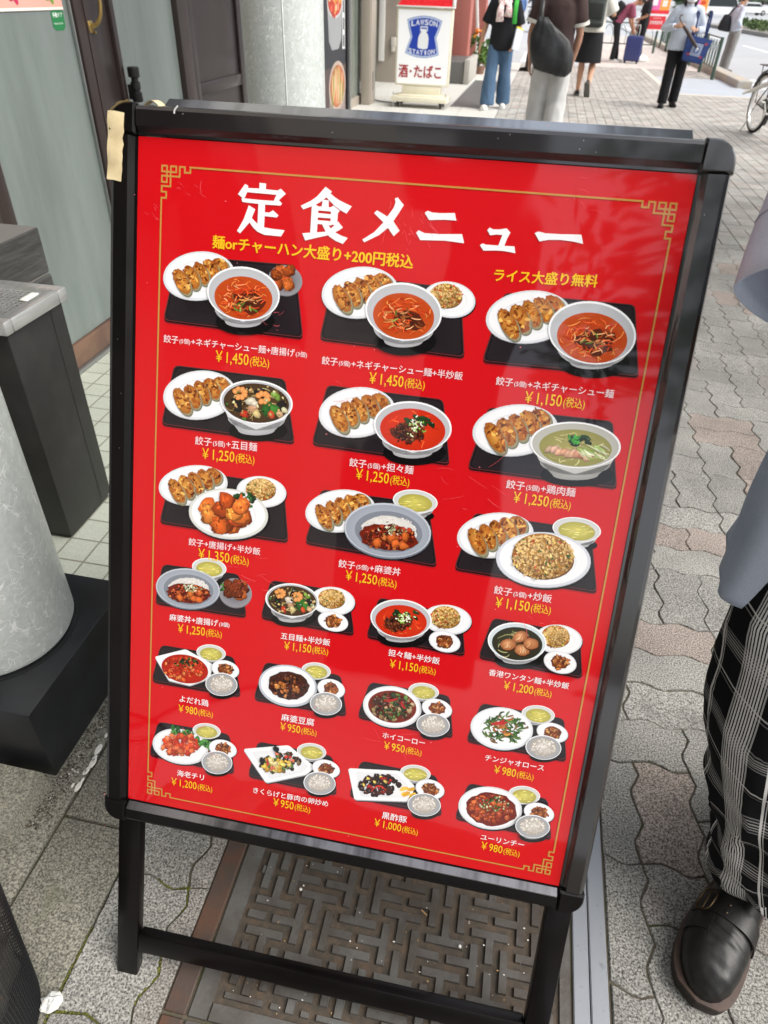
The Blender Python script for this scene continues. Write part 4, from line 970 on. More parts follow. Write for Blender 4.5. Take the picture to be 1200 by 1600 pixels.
TR = {1: ((277, 398), (462, 414), (474, 528), (255, 500)), 2: ((522, 427), (721, 451), (726, 558), (499, 529)), 3: ((788, 457), (993, 476), (998, 588), (753, 564)),
      4: ((272, 570), (446, 592), (461, 692), (252, 662)), 5: ((511, 601), (693, 624), (703, 725), (487, 693)), 6: ((763, 636), (958, 658), (964, 762), (730, 731)),
      7: ((270, 731), (444, 757), (451, 846), (249, 815)), 8: ((502, 764), (670, 787), (683, 884), (476, 847)), 9: ((741, 801), (924, 828), (933, 925), (709, 888)),
      10: ((254, 881), (374, 897), (386, 963), (242, 941)), 11: ((423, 906), (545, 925), (554, 991), (407, 964)), 12: ((592, 933), (722, 963), (727, 1023), (572, 994)), 13: ((770, 965), (907, 990), (910, 1058), (747, 1026)),
      14: ((251, 1007), (366, 1026), (377, 1087), (237, 1063)), 15: ((414, 1034), (533, 1055), (542, 1117), (396, 1091)), 16: ((578, 1065), (703, 1087), (708, 1151), (558, 1119)), 17: ((752, 1098), (882, 1123), (885, 1188), (728, 1156)),
      18: ((247, 1127), (359, 1147), (367, 1207), (233, 1178)), 19: ((403, 1158), (520, 1181), (527, 1240), (387, 1211)), 20: ((564, 1188), (683, 1212), (691, 1273), (545, 1242)), 21: ((732, 1223), (856, 1248), (862, 1310), (710, 1277))}
def side3(P, s, pk, r):
    soup(P, *s); pickle(P, *pk); ricebowl(P, *r)
def d1(P): gyoza(P, 311, 431, 56, 38); karaage_plate(P, 446, 438, 27, 24); negi(P, 381, 459, 57, 42, 512)
def d2(P): plate(P, 702, 468, 41, 28, .15); frice(P, 697, 462, 25, 19); gyoza(P, 563, 457, 60, 40); negi(P, 631, 487, 60, 45, 543)
def d3(P): gyoza(P, 826, 495, 67, 41); negi(P, 925, 520, 69, 49, 577)
def d4(P): gyoza(P, 312, 617, 57, 38); gomoku(P, 401, 628, 57, 34, 680)
def d5(P): gyoza(P, 558, 644, 60, 39); tantan(P, 645, 666, 61, 39, 716)
def d6(P): gyoza(P, 805, 672, 67, 40); chicken(P, 899, 695, 71, 36, 750)
def d7(P):
    gyoza(P, 302, 758, 54, 31); plate(P, 409, 768, 39, 24, .12); frice(P, 408, 764, 23, 17); plate(P, 358, 802, 62, 39, .10, '#d3d3cc', '#ecece6')
    for k in range(40): u, v = inell(383, 781, 17, 13); chunk(P, u, v, fr.uniform(2.5, 5), pick(['#1f4a1c', '#2f6a28', '#16361a', '#3f7a30']))
    P.poly([(372, 786), (378, 770), (384, 784)], H('#e0562a')); P.poly([(374, 788), (386, 776), (384, 790)], H('#f07a3a'))
    karaage(P, 352, 800, 46, 30, 17, ('#d9601f', '#e8742c', '#c24e18', '#f08a3c', '#b8481a'))
def d8(P): gyoza(P, 532, 798, 55, 33); soup(P, 649, 783, 35, 18, 810); mapodon(P, 606, 828, 68, 42)
def d9(P): gyoza(P, 774, 836, 60, 35); soup(P, 901, 827, 38, 19, 856); plate(P, 849, 874, 74, 43, .06, '#cfd2da', '#eef0f4'); frice(P, 848, 868, 48, 35)
def d10(P): soup(P, 327, 887, 27, 15, 909); karaage_plate(P, 368, 926, 26, 23); mapodon(P, 294, 919, 50, 31)
def d11(P): plate(P, 520, 939, 35, 22, .12); frice(P, 518, 935, 21, 15); gomoku(P, 457, 937, 42, 26, 972); pickle(P, 521, 970, 24, 15)
def d12(P): plate(P, 699, 968, 38, 23, .12); frice(P, 696, 964, 23, 17); tantan(P, 627, 966, 48, 30, 1003); pickle(P, 695, 1001, 25, 16)
def d13(P): plate(P, 873, 999, 37, 23, .12); frice(P, 868, 994, 22, 17); wonton(P, 808, 1002, 46, 30, 1037); pickle(P, 875, 1034, 26, 17)
def d14(P):
    soup(P, 330, 1020, 23, 13, 1035); squareplate(P, [(242, 1026), (290, 1014), (333, 1038), (328, 1060), (297, 1071), (264, 1063)])
    P.ell(289, 1045, 37, 22, .2, H('#a81a0c'), H('#c82a10')); mix_scatter(P, 287, 1044, 34, 19, 60, 2.5, 6, ['#d8401a', '#e8642a', '#b82812', '#f08a4a', '#c8321a'])
    mix_scatter(P, 292, 1034, 20, 8, 22, 1.5, 3.5, ['#2a3a18', '#3f5a24', '#1f2a14']); pickle(P, 353, 1045, 22, 14); ricebowl(P, 347, 1068, 25, 18, 1086)
def d15(P):
    soup(P, 494, 1048, 23, 13, 1062); plate(P, 450, 1071, 46, 32, .18, '#b9bfc9', '#d9dde2'); P.ell(451, 1071, 32, 22, .15, H('#3a160c'), H('#5a2412'), n=30, jag=.06, rg=fr)
    mix_scatter(P, 451, 1071, 30, 20, 80, 1.5, 4.5, ['#4a1c10', '#6a2c16', '#2c100a', '#8a4a22', '#34140c']); mix_scatter(P, 446, 1076, 22, 12, 9, 4, 6, ['#c8783a', '#d9904f', '#b86a30']); pickle(P, 518, 1075, 22, 15); ricebowl(P, 510, 1098, 25, 18, 1116)
def d16(P):
    soup(P, 662, 1080, 24, 13, 1096); plate(P, 613, 1104, 46, 32, .15); P.ell(613, 1104, 38, 25, .15, H('#7a2410'), H('#4a1a10'))
    mix_scatter(P, 613, 1103, 35, 23, 70, 3, 6.5, ['#5a3420', '#8a6a48', '#3a1c14', '#a8885a', '#4a2a1a', '#c2a678', '#6a2a1a']); mix_scatter(P, 613, 1103, 33, 22, 16, 3, 6, ['#3f5a2a', '#6a8a3c', '#2a3f1c']); 
    for q in ((600, 1093, 622, 1090), (628, 1094, 634, 1106)): P.strand(q[:2], q[2:], 2, 2.2, H('#a8201a'))
    pickle(P, 683, 1106, 24, 15); ricebowl(P, 677, 1131, 26, 18, 1150)
def d17(P):
    soup(P, 841, 1116, 26, 14, 1133); plate(P, 784, 1138, 49, 33, .12, '#d9dce0', '#eef0f2')
    for k in range(120): u, v = inell(782, 1137, 34, 21); t = fr.uniform(-1.2, 1.6); P.strand((u, v), (u + 12 * math.cos(t), v + 9 * math.sin(t)), fr.uniform(-3, 3), 1.4, pick(['#2f5a24', '#3f6a2a', '#1f3f1a', '#5a7a34', '#7a5a30', '#4a6a2c']))
    for k in range(10): u, v = inell(784, 1134, 14, 14); t = fr.uniform(-1, 1.6); P.strand((u, v), (u + 11 * math.cos(t), v + 8 * math.sin(t)), 2, 1.5, pick(['#b8742f', '#d9943c', '#a85a24']))
    for q in ((768, 1131, 788, 1124), (776, 1128, 792, 1128)): P.strand(q[:2], q[2:], 2, 2.2, H('#b81f24'))
    pickle(P, 863, 1144, 25, 15); ricebowl(P, 849, 1167, 28, 19, 1185)
def d18(P):
    soup(P, 323, 1142, 22, 12, 1155); plate(P, 282, 1166, 44, 27, .2)
    for k in range(46): u = 270 + fr.uniform(0, 58); v = 1139 + (u - 270) * .42 + fr.uniform(-6, 7); chunk(P, u, v, fr.uniform(3, 5.5), pick(['#2f7a2a', '#4a9a3c', '#1f5a20', '#5aaa48']))
    mix_scatter(P, 281, 1163, 30, 18, 46, 5, 8, ['#d8431a', '#e85a2c', '#c2341a', '#f07a48'], .8); pickle(P, 349, 1169, 22, 14); ricebowl(P, 340, 1190, 24, 18, 1207)
def d19(P):
    soup(P, 487, 1174, 23, 13, 1190); squareplate(P, [(380, 1170), (451, 1164), (492, 1198), (479, 1210), (416, 1223)])
    mix_scatter(P, 438, 1191, 36, 17, 40, 3, 6, ['#2a1f18', '#4a3a24', '#3a4a20', '#5a2a1a', '#8a6a4a']); mix_scatter(P, 432, 1193, 24, 12, 26, 4, 7, ['#e8c04a', '#f0d470', '#d8a838', '#f4e098']); mix_scatter(P, 436, 1190, 30, 14, 12, 3, 5, ['#d8402a', '#e8785a', '#5a7a34'])
    for q in ((432, 1169), (410, 1188)): chunk(P, *q, 6, H('#141110'))
    pickle(P, 510, 1200, 22, 14); ricebowl(P, 500, 1222, 25, 18, 1239)
def d20(P):
    soup(P, 649, 1208, 24, 13, 1224); squareplate(P, [(544, 1200), (624, 1204), (648, 1228), (641, 1252), (554, 1249)])
    for k in range(9): u, v = 636 + fr.uniform(-7, 9), 1238 + fr.uniform(-7, 6); P.ell(u, v, 6, 2.8, fr.uniform(-.8, .2), pick(['#e8b83a', '#f0cc5a', '#d8a030']), n=12)
    mix_scatter(P, 594, 1227, 34, 17, 44, 4, 8, ['#2a1410', '#3a1c14', '#1c0e0c', '#4a241a', '#331814'], .8); mix_scatter(P, 594, 1225, 30, 15, 10, 2.5, 5, ['#c2281c', '#a82018', '#e0c060'])
    P.strand((580, 1236), (604, 1234), -8, 1.3, H('#c8321f')); pickle(P, 672, 1232, 23, 15); ricebowl(P, 663, 1256, 26, 18, 1274)
def d21(P):
    soup(P, 819, 1242, 25, 14, 1257); plate(P, 766, 1262, 50, 33, .12); P.ell(768, 1264, 40, 26, .12, H('#6a1a0c'), H('#8a2412'), n=30, jag=.05, rg=fr)
    mix_scatter(P, 767, 1262, 37, 23, 60, 4, 8, ['#b84a20', '#c85a2a', '#8a2c14', '#a83c1a', '#d86a34']); mix_scatter(P, 772, 1254, 26, 12, 46, 1.3, 3.2, ['#2f5a24', '#c8c890', '#4a6a2c', '#e0d8b0', '#1f3f1a', '#b8341c']); pickle(P, 842, 1268, 24, 15); ricebowl(P, 832, 1289, 27, 18, 1309)
G5 = '餃子(5個)+'
MENU = [  # name, price, ends of the name line, ends of the price line (pixels), painter
    ('餃子(5個)+ネギチャーシュー麺+唐揚げ(3個)', '1,450', (256, 529, 480, 554), (337, 556, 421, 566), d1), ('餃子(5個)+ネギチャーシュー麺+半炒飯', '1,450', (503, 563, 723, 588), (577, 590, 664, 600), d2), ('餃子(5個)+ネギチャーシュー麺', '1,150', (775, 595, 959, 616), (820, 620, 914, 630), d3),
    (G5 + '五目麺', '1,250', (305, 688, 402, 699), (316, 708, 398, 717), d4), (G5 + '担々麺', '1,250', (546, 722, 646, 735), (556, 740, 640, 752), d5), (G5 + '鶏肉麺', '1,250', (791, 756, 899, 770), (802, 776, 892, 788), d6),
    ('餃子+唐揚げ+半炒飯', '1,350', (295, 846, 407, 862), (310, 864, 389, 876), d7), (G5 + '麻婆丼', '1,250', (529, 880, 626, 894), (540, 898, 620, 911), d8), (G5 + '炒飯', '1,150', (772, 921, 862, 936), (774, 940, 861, 952), d9),
    ('麻婆丼+唐揚げ(3個)', '1,250', (265, 964, 359, 976), (278, 981, 347, 990), d10), ('五目麺+半炒飯', '1,150', (439, 993, 516, 1004), (444, 1008, 513, 1017), d11), ('担々麺+半炒飯', '1,150', (607, 1019, 687, 1033), (609, 1036, 681, 1048), d12), ('香港ワンタン麺+半炒飯', '1,200', (764, 1050, 889, 1072), (787, 1070, 862, 1083), d13),
    ('よだれ鶏', '980', (281, 1091, 326, 1099), (279, 1106, 333, 1115), d14), ('麻婆豆腐', '950', (440, 1120, 491, 1129), (438, 1134, 495, 1144), d15), ('ホイコーロー', '950', (598, 1148, 664, 1161), (600, 1164, 659, 1175), d16), ('チンジャオロース', '980', (758, 1183, 850, 1200), (772, 1201, 834, 1213), d17),
    ('海老チリ', '1,200', (277, 1207, 319, 1215), (268, 1220, 332, 1232), d18), ('きくらげと豚肉の卵炒め', '950', (396, 1234, 513, 1256), (427, 1252, 485, 1264), d19), ('黒酢豚', '1,000', (597, 1273, 636, 1281), (585, 1284, 653, 1299), d20), ('ユーリンチー', '980', (751, 1307, 819, 1320), (752, 1320, 812, 1333), d21)]
def line_text(P, body, ends, col, thick=.016, hk=1.0, small=None):
    """text on the sheet, its middle line running between two pixels; bracketed parts are set small"""
    u0, v0 = PU(*ends[:2]); u1, v1 = PU(*ends[2:]); segs = []; cur = ''
    i = 0
    while i < len(body):
        if body[i] == '(':
            if cur: segs.append((cur, 1.0)); cur = ''
            j = body.index(')', i); segs.append((body[i:j + 1], .68)); i = j + 1
        else: cur += body[i]; i += 1
    if cur: segs.append((cur, 1.0))
    x = 0.0; geo = []
    for k, (sg, sc) in enumerate(segs):
        V, F = text_mesh(sg, thick); a, b = min(p[0] for p in V), max(p[0] for p in V)
        geo.append(([(x + (p[0] - a) * sc, p[1] * sc + (.05 if sc < 1 else 0), p[2]) for p in V], F)); x += (b - a) * sc + (.14 if k < len(segs) - 1 else 0)
    s = (u1 - u0) / x
    for V, F in geo:
        P.g.add([(u0 + a * s, (v0 + v1) / 2 + (a * s / (u1 - u0) - .5) * (v1 - v0) + (.36 - b) * s * hk, P.n + c_ * 8e-6) for a, b, c_ in V], F, 0, col)
for k, (nm, pr_, e1, e2, fn) in enumerate(MENU):
    P = Pic(); tray(P, *TR[k + 1]); fn(P)
    P.build('set_meal_picture', poster)
    P = Pic(.0008); line_text(P, nm, e1, PALE if k < 9 else WHT, .009); P.build('dish_name', poster)
    P = Pic(.0008); line_text(P, '￥' + pr_ + '(税込)', e2, YEL, .004, 1.32); P.build('price', poster)
P = Pic(.0008); line_text(P, '麺orチャーハン大盛り+200円税込', (332, 378, 646, 410), YEL, .022); P.build('note', poster)
P = Pic(.0008); line_text(P, 'ライス大盛り無料', (772, 430, 934, 440), YEL, .022); P.build('note', poster)
# title, stroke by stroke
P = Pic(.0008)
def Z(ox, oy, s, pts): return [(ox + x / s, oy + y / s) for x, y in pts]
TI = [Z(360, 270, 12, q) for q in (
    [(550, 190), (672, 205), (668, 325), (545, 312)], [(280, 212), (338, 245), (332, 290), (320, 365), (270, 475), (240, 482), (145, 402)],
    [(318, 285), (548, 298), (890, 335), (890, 418), (315, 365)], [(890, 335), (950, 302), (1045, 395), (915, 515), (905, 545), (815, 530), (870, 415)],
    [(210, 482), (240, 478), (545, 510), (810, 528), (910, 515), (975, 580), (940, 618), (655, 600), (230, 550)],
    [(530, 560), (655, 580), (635, 1030), (510, 1000)], [(645, 742), (735, 748), (800, 705), (905, 800), (872, 840), (640, 815)],
    [(350, 612), (470, 688), (405, 850), (360, 935), (185, 1138), (130, 1092), (250, 880)],
    [(405, 850), (450, 900), (520, 965), (640, 1025), (760, 1048), (1022, 1080), (952, 1195), (640, 1165), (510, 1105), (430, 1030), (360, 930)])]
TI += [Z(460, 280, 12, q) for q in (
    [(588, 145), (708, 235), (680, 270), (600, 345), (520, 410), (400, 485), (170, 568), (120, 500), (300, 415), (430, 325)],
    [(640, 225), (680, 270), (760, 340), (850, 400), (960, 455), (1078, 512), (980, 648), (860, 580), (740, 485), (600, 340)],
    [(535, 385), (648, 400), (645, 535), (515, 520)], [(400, 480), (455, 512), (450, 590), (425, 1010), (300, 1010), (330, 500)],
    [(445, 512), (520, 515), (690, 530), (690, 608), (440, 588)], [(690, 525), (738, 497), (852, 592), (818, 640), (805, 820), (800, 870), (678, 850), (690, 600)],
    [(440, 635), (690, 660), (680, 738), (435, 718)], [(435, 768), (680, 790), (720, 830), (690, 870), (430, 840)],
    [(420, 1000), (300, 1005), (150, 1015), (205, 1150), (400, 1105), (640, 1052), (600, 985)],
    [(520, 840), (630, 850), (685, 925), (765, 995), (870, 1055), (1002, 1105), (912, 1215), (780, 1160), (660, 1080), (590, 990)],
    [(822, 795), (912, 910), (840, 960), (765, 998), (685, 925), (750, 870)])]
TI += [Z(560, 300, 6.667, q) for q in (
    [(382, 70), (410, 58), (474, 138), (420, 225), (365, 305), (310, 375), (215, 450), (62, 525), (42, 497), (165, 420), (260, 320), (305, 255), (370, 165), (388, 110)],
    [(165, 222), (195, 192), (300, 255), (365, 305), (430, 405), (368, 462), (310, 375), (255, 310)],
    [(692, 220), (722, 196), (770, 215), (850, 222), (1005, 220), (1022, 300), (900, 290), (738, 294)], [(602, 425), (628, 400), (690, 430), (860, 440), (1080, 440), (1102, 535), (900, 508), (645, 502)])]
TI += [Z(740, 330, 6.667, q) for q in (
    [(142, 200), (166, 172), (205, 190), (270, 192), (345, 180), (384, 225), (350, 285), (320, 362), (258, 358), (300, 248), (240, 244), (172, 252)],
    [(65, 355), (95, 337), (130, 350), (258, 358), (425, 368), (434, 438), (330, 418), (240, 410), (102, 412)],
    [(636, 230), (675, 212), (750, 232), (900, 240), (1122, 246), (1140, 342), (1040, 318), (900, 300), (780, 300), (684, 316)])]
for q in TI: P.poly(q, WHT)
P.build('title', poster)
# hairline scuffs and scratches in the vinyl
P = Pic(.0032); sc_ = random.Random(12)
for (px, py, L_, n_) in ((300, 292, 46, 7), (655, 350, 60, 26), (430, 500, 40, 6), (900, 300, 70, 8), (560, 620, 80, 8), (380, 900, 70, 8), (720, 760, 90, 8), (300, 1150, 60, 8), (600, 1130, 80, 8), (820, 980, 60, 6), (250, 330, 30, 5)):
    for k in range(n_):
        x, y = px + sc_.gauss(0, L_ * .35), py + sc_.gauss(0, L_ * .3); t = sc_.gauss(1.2 if n_ > 20 else .35, .5); l = abs(sc_.gauss(L_ * .22, L_ * .12))
        P.strand((x, y), (x + l * math.cos(t), y + l * math.sin(t)), sc_.uniform(-2, 2), .16 if k % 5 else .3, H('#e0606a'))
    for k in range(3): P.ell(px + sc_.gauss(0, 90), py + sc_.gauss(0, 90), sc_.uniform(.6, 1.3), sc_.uniform(.5, .9), 0, H('#e58088'), n=8)
P.build('scuffs', poster)['kind'] = 'stuff'
# gold line border with corner frets
P = Pic(.0003)
ua, va = PU(256, 254); ub, vb = PU(1057, 324); uc, vc = PU(229, 1238); ud, vd = PU(858, 1366)
U0, U1, V0, V1 = (ua + uc) / 2, (ub + ud) / 2, (va + vb) / 2, (vc + vd) / 2
lw = .0011
def seg(p, q):
    (a, b), (c, d) = p, q
    P.uv([(min(a, c) - lw, min(b, d) - lw), (max(a, c) + lw, min(b, d) - lw), (max(a, c) + lw, max(b, d) + lw), (min(a, c) - lw, max(b, d) + lw)], GOLD)
D = [0, .0070, .0122, .0198, .0248, .0318, .0395]
for cu, su in ((U0, 1), (U1, -1)):
    for cv, sv in ((V0, 1), (V1, -1)):
        for sw in (0, 1):
            pt = lambda a, b: (cu + su * (b if sw else a), cv + sv * (a if sw else b))
            A = [(D[6], 0), (D[6], .0065), (D[5], .0065), (D[5], 0), (D[4], 0), (D[4], D[2]), (0, D[2])]
            for a, b in zip(A[:-1], A[1:]): seg(pt(*a), pt(*b))
            for a, b in (((D[2], 0), (D[3], 0)), ((D[3], 0), (D[3], D[1])), ((0, D[1]), (D[3], D[1])), ((0, 0), (D[1], 0)), ((D[2], 0), (D[2], D[1]))): seg(pt(*a), pt(*b))
for v in (V0, V1): seg((U0 + D[6], v), (U1 - D[6], v))
for u in (U0, U1): seg((u, V0 + D[6]), (u, V1 - D[6]))
P.build('border', poster)
# ================================================================== PEOPLE
SKIN = {}
def skin(col):
    if col not in SKIN: SKIN[col] = mat('skin', H(col), .5, var=(30, .88, .4, .7), spec=.35)
    return SKIN[col]
CL = {}
def cloth(name, col, rough=.85, weave=600, k=.12):
    key = (name, col)
    if key not in CL: CL[key] = mat(name, H(col), rough, var=(5, .86, .4, .7), bump=(weave, k, .0006), spec=.25)
    return CL[key]
m_hairk = mat('hair_black', H('#1a1614'), .5, var=(80, H('#2a2320'), .4, .6), stretch=(1, 1, .15))
m_eye = mat('eye_dark', H('#15110f'), .3)
m_sole = mat('white_sole', H('#d8d8d2'), .6)
def base_pose():
    J = {'pelvis': (0, 0, .93), 'waist': (0, .0, 1.06), 'chest': (0, .0, 1.25), 'neckb': (0, -.01, 1.42), 'neck': (0, .0, 1.49), 'head': (0, .02, 1.59)}
    for s, n in ((-1, 'L'), (1, 'R')):
        J['sh' + n] = (.172 * s, -.01, 1.385); J['el' + n] = (.215 * s, -.03, 1.10); J['wr' + n] = (.225 * s, .05, .86); J['ha' + n] = (.22 * s, .09, .70)
        J['hip' + n] = (.092 * s, 0, .90); J['kn' + n] = (.095 * s, .015, .49); J['an' + n] = (.095 * s, -.02, .085); J['to' + n] = (.115 * s, .16, .03)
    return {k: Vector(v) for k, v in J.items()}
def lerp(a, b, t): return a + (b - a) * t
def hand(g, wr, tip, side, up=None, curl=.5):
    """palm, four fingers of different lengths, thumb from the side of the palm"""
    d = (tip - wr); L = d.length; d.normalize(); up = Vector(up or (side, 0, 0)); up = (up - d * up.dot(d)).normalized(); sd = d.cross(up)
    pc = wr + d * L * .5
    g.tube([wr - d * .01, wr + d * L * .2, pc, wr + d * L * .58], [(.024, .018), (.034, .018), (.040, .017), (.038, .014)], 10, right=sd)
    for k, (o, l) in enumerate(((-.028, .40), (-.009, .46), (.010, .43), (.028, .34))):
        b = wr + d * L * .55 + sd * o; q = d; P = [b]; ang = curl * .55
        for j in range(3):
            q = (q * math.cos(ang) - up * math.sin(ang)).normalized(); P.append(P[-1] + q * L * l / 3)
        g.tube(P, [.0088, .0086, .008, .006], 8)
    b = wr + d * L * .22 - sd * .03; g.tube([b, b + d * L * .18 - sd * .022, b + d * L * .36 - sd * .018 - up * .012], [.012, .010, .007], 8)
def person(label, loc, head, s, J=None, skin_c='#c9997c', shirt=None, pants=None, shoes='#1c1b1c', hair=None, mask=False, vox=.013, group=None, extra=None, lean=0.0):
    """head: heading in degrees, 0 looks along +Y; s: size, 1 = 1.70 m"""
    T = thing('person', label, 'person', loc, R_(head), group, s)
    P = base_pose()
    for k, v in (J or {}).items(): P[k] = Vector(v)
    sk = skin(skin_c)
    # --- body, one surface
    g = MB(); rt = (1, 0, 0); up = (P['head'] - P['neck']).normalized()
    sp = [P['pelvis'] - Vector((0, 0, .06)), P['pelvis'], P['waist'], P['chest'], lerp(P['chest'], P['neckb'], .6), P['neckb'], lerp(P['neckb'], P['neck'], .5), P['neck'], P['head']]
    g.tube(sp, [(.13, .10), (.155, .11), (.135, .095), (.155, .105), (.14, .09), (.075, .065), (.054, .056), (.052, .055), (.05, .06)], 20, right=rt)
    M = up.to_track_quat('Z', 'Y').to_matrix() if abs(up.z) < .999 else Matrix.Identity(3)
    hx = Vector((1, 0, 0)); hy = up.cross(hx).normalized(); hx = hy.cross(up).normalized()
    HR = Matrix((hx, hy, up)).transposed(); hc = P['head'] + up * .02
    g.ball(hc, (.076, .096, .112), 14, rot=HR); g.ball(hc + HR @ Vector((0, .018, -.055)), (.056, .068, .062), 10, rot=HR)
    g.ball(hc + HR @ Vector((0, .098, -.022)), (.014, .018, .024), 6, rot=HR)                    # nose
    for sx in (-1, 1):
        g.ball(hc + HR @ Vector((.079 * sx, -.005, -.015)), (.009, .02, .032), 6, rot=HR)        # ears
        g.ball(hc + HR @ Vector((.032 * sx, .082, .012)), (.020, .012, .008), 6, rot=HR)         # brows
    g.ball(hc + HR @ Vector((0, .086, -.062)), (.024, .010, .008), 6, rot=HR)                    # mouth
    for n, sg in (('L', -1), ('R', 1)):
        a, b, c = P['sh' + n], P['el' + n], P['wr' + n]
        g.tube([lerp(P['neckb'], a, .45), a, lerp(a, b, .5), b, lerp(b, c, .3), lerp(b, c, .75), c], [.055, .056, .046, .038, .041, .031, .026], 12)
        hand(g, c, P['ha' + n], sg, P.get('up' + n), P.get('cu' + n, Vector((.5, 0, 0)))[0])
        a, b, c, d = P['hip' + n], P['kn' + n], P['an' + n], P['to' + n]
        g.tube([a, lerp(a, b, .3), lerp(a, b, .8), b, lerp(b, c, .3), lerp(b, c, .75), c], [.088, .082, .062, .055, .057, .042, .037], 12)
        f = (d - c); g.tube([c - f * .25 - Vector((0, 0, .02)), c + f * .1 - Vector((0, 0, .035)), lerp(c, d, .7), d], [(.034, .034), (.04, .04), (.042, .026), (.03, .016)], 10, right=Vector((0, 0, 1)).cross(f).normalized())
    body = g.build('body', sk, T, remesh=vox * .8, sm=3)
    body.name = 'body'
    # --- face marks, hair, mask
    if not mask or True:
        for sx in (-1, 1): g = MB(); g.ball(hc + HR @ Vector((.032 * sx, .086, -.004)), (.013, .008, .006), 6, rot=HR); g.build('eye', m_eye, T, smooth=180)
    if mask:
        g = MB(); rows = []
        for i in range(7):
            z = -.012 - .085 * i / 6; row = []
            for j in range(9):
                a = -1.15 + 2.3 * j / 8; k = 1.06 if i not in (0, 6) else .98
                row.append(hc + HR @ Vector((.080 * k * math.sin(a), .018 + .094 * k * math.cos(a) + (.012 if 1 < i < 5 and 2 < j < 6 else 0), z)))
            rows.append(row)
        n = 9; g.add([p for r in rows for p in r], [[i * n + j, i * n + j + 1, (i + 1) * n + j + 1, (i + 1) * n + j] for i in range(6) for j in range(8)])
        g.build('face_mask', cloth('mask_white', '#eceff0'), T, smooth=180)
    if hair:
        g = MB(); hr = random.Random(1)
        g.ball(hc + HR @ Vector((0, -.016, .018)), (.084, .100, .110), 12, rot=HR)
        if hair[0] > .1:
            L_ = hair[0]
            for sx in (-1, 1): g.tube([hc + HR @ Vector((.078 * sx, .0, .03)), hc + HR @ Vector((.088 * sx, .005, -.05)), hc + HR @ Vector((.08 * sx, .01, -L_))], [.03, .036, .02], 8)
            g.tube([hc + HR @ Vector((0, -.07, .02)), hc + HR @ Vector((0, -.085, -.06)), hc + HR @ Vector((0, -.075, -L_))], [(.08, .03), (.085, .035), (.07, .02)], 12, right=hx)
        g.build('hair', m_hairk if hair[1] is None else cloth('hair', hair[1]), T, remesh=vox * .7, sm=2, fold=(.003, 40, 40, 8))
    # --- trousers
    if pants:
        g = MB(); kd = pants.get('k', 1.0); end = pants.get('end', .97); sp = [P['pelvis'] + Vector((0, 0, .11)), P['pelvis'] + Vector((0, 0, .03)), P['pelvis'] - Vector((0, 0, .06))]
        g.tube(sp, [(.155, .112), (.175, .125), (.172, .125)], 24, right=rt)
        wd = pants['w']                                     # radii: thigh, knee, hem
        for n in 'LR':
            a, b, c = P['hip' + n], P['kn' + n], P['an' + n]; full = [a + Vector((0, 0, .02)), lerp(a, b, .25), lerp(a, b, .6), b, lerp(b, c, .35), lerp(b, c, .7), lerp(b, c, 1.0) - Vector((0, 0, .02))]
            rr = [wd[0] * .96, wd[0], lerp(Vector((wd[0], 0, 0)), Vector((wd[1], 0, 0)), .6).x, wd[1], (wd[1] + wd[2]) / 2, (wd[1] * .3 + wd[2] * .7), wd[2]]
            k = pants.get('cut', 7); g.tube(full[:k], rr[:k], 20, right=rt)
        g.build('trousers' if pants.get('cut', 7) == 7 else 'shorts', cloth('trousers', pants['c'], pants.get('r', .85)), T, remesh=vox, sm=5, fold=(pants.get('fold', .006), 9, 9, 3.2, len(label)))
    if pants and pants.get('skirt'):
        g = MB(); z0 = pants['skirt']
        zz = [.98, .90, .75, .60, z0]; rw = [.165, .19, .205, .215, .222]; rd = [.118, .14, .16, .175, .185]
        g.loft([[(P['pelvis'].x * (1 if z > .8 else .7) + a * math.cos(t) * (1 + .02 * math.sin(7 * t) * (1 - z)), P['pelvis'].y + b * math.sin(t), z) for t in [2 * math.pi * j / 36 for j in range(36)]] for z, a, b in zip(zz, rw, rd)])
        g.build('shorts', cloth('shorts', pants['c']), T, smooth=60, fold=(.006, 9, 9, 3, 2.0))
    # --- shirt
    if shirt:
        g = MB(); hem = shirt.get('hem', .86); fl = shirt.get('flare', 1.0); tk = shirt.get('th', 0.0)
        b0 = lerp(P['waist'], P['pelvis'], min(2.0, (1.06 - hem) / .13)); 
        pts = [b0, lerp(b0, P['waist'], .6), lerp(P['waist'], P['chest'], .4), P['chest'], lerp(P['chest'], P['neckb'], .55), lerp(P['chest'], P['neckb'], .85), P['neckb'] + Vector((0, 0, .015))]
        g.tube(pts, [(.188 * fl + tk, .135 * fl + tk), (.178 * (fl + 1) / 2 + tk, .128 * (fl + 1) / 2 + tk), (.168 + tk, .12 + tk), (.178 + tk, .125 + tk), (.175 + tk, .112 + tk), (.13 + tk, .09 + tk), (.075, .07)], 28, right=rt)
        for n in 'LR':
            a, b, c = P['sh' + n], P['el' + n], P['wr' + n]; sr = shirt.get('sr', .072)
            if shirt.get('long'): g.tube([lerp(P['neckb'], a, .5), a, lerp(a, b, .5), b, lerp(b, c, .4), lerp(b, c, .92)], [.07, .076, .066, .058, .056, shirt.get('cuff', .042)], 16)
            else: g.tube([lerp(P['neckb'], a, .5), a, lerp(a, b, .35), lerp(a, b, shirt.get('sl', .72))], [.07, .078, sr, sr * 1.06], 16)
        g.build('shirt', cloth('shirt', shirt['c'], shirt.get('r', .85)), T, remesh=vox, sm=5, fold=(shirt.get('fold', .006), 7, 7, 5, len(label) * .3))
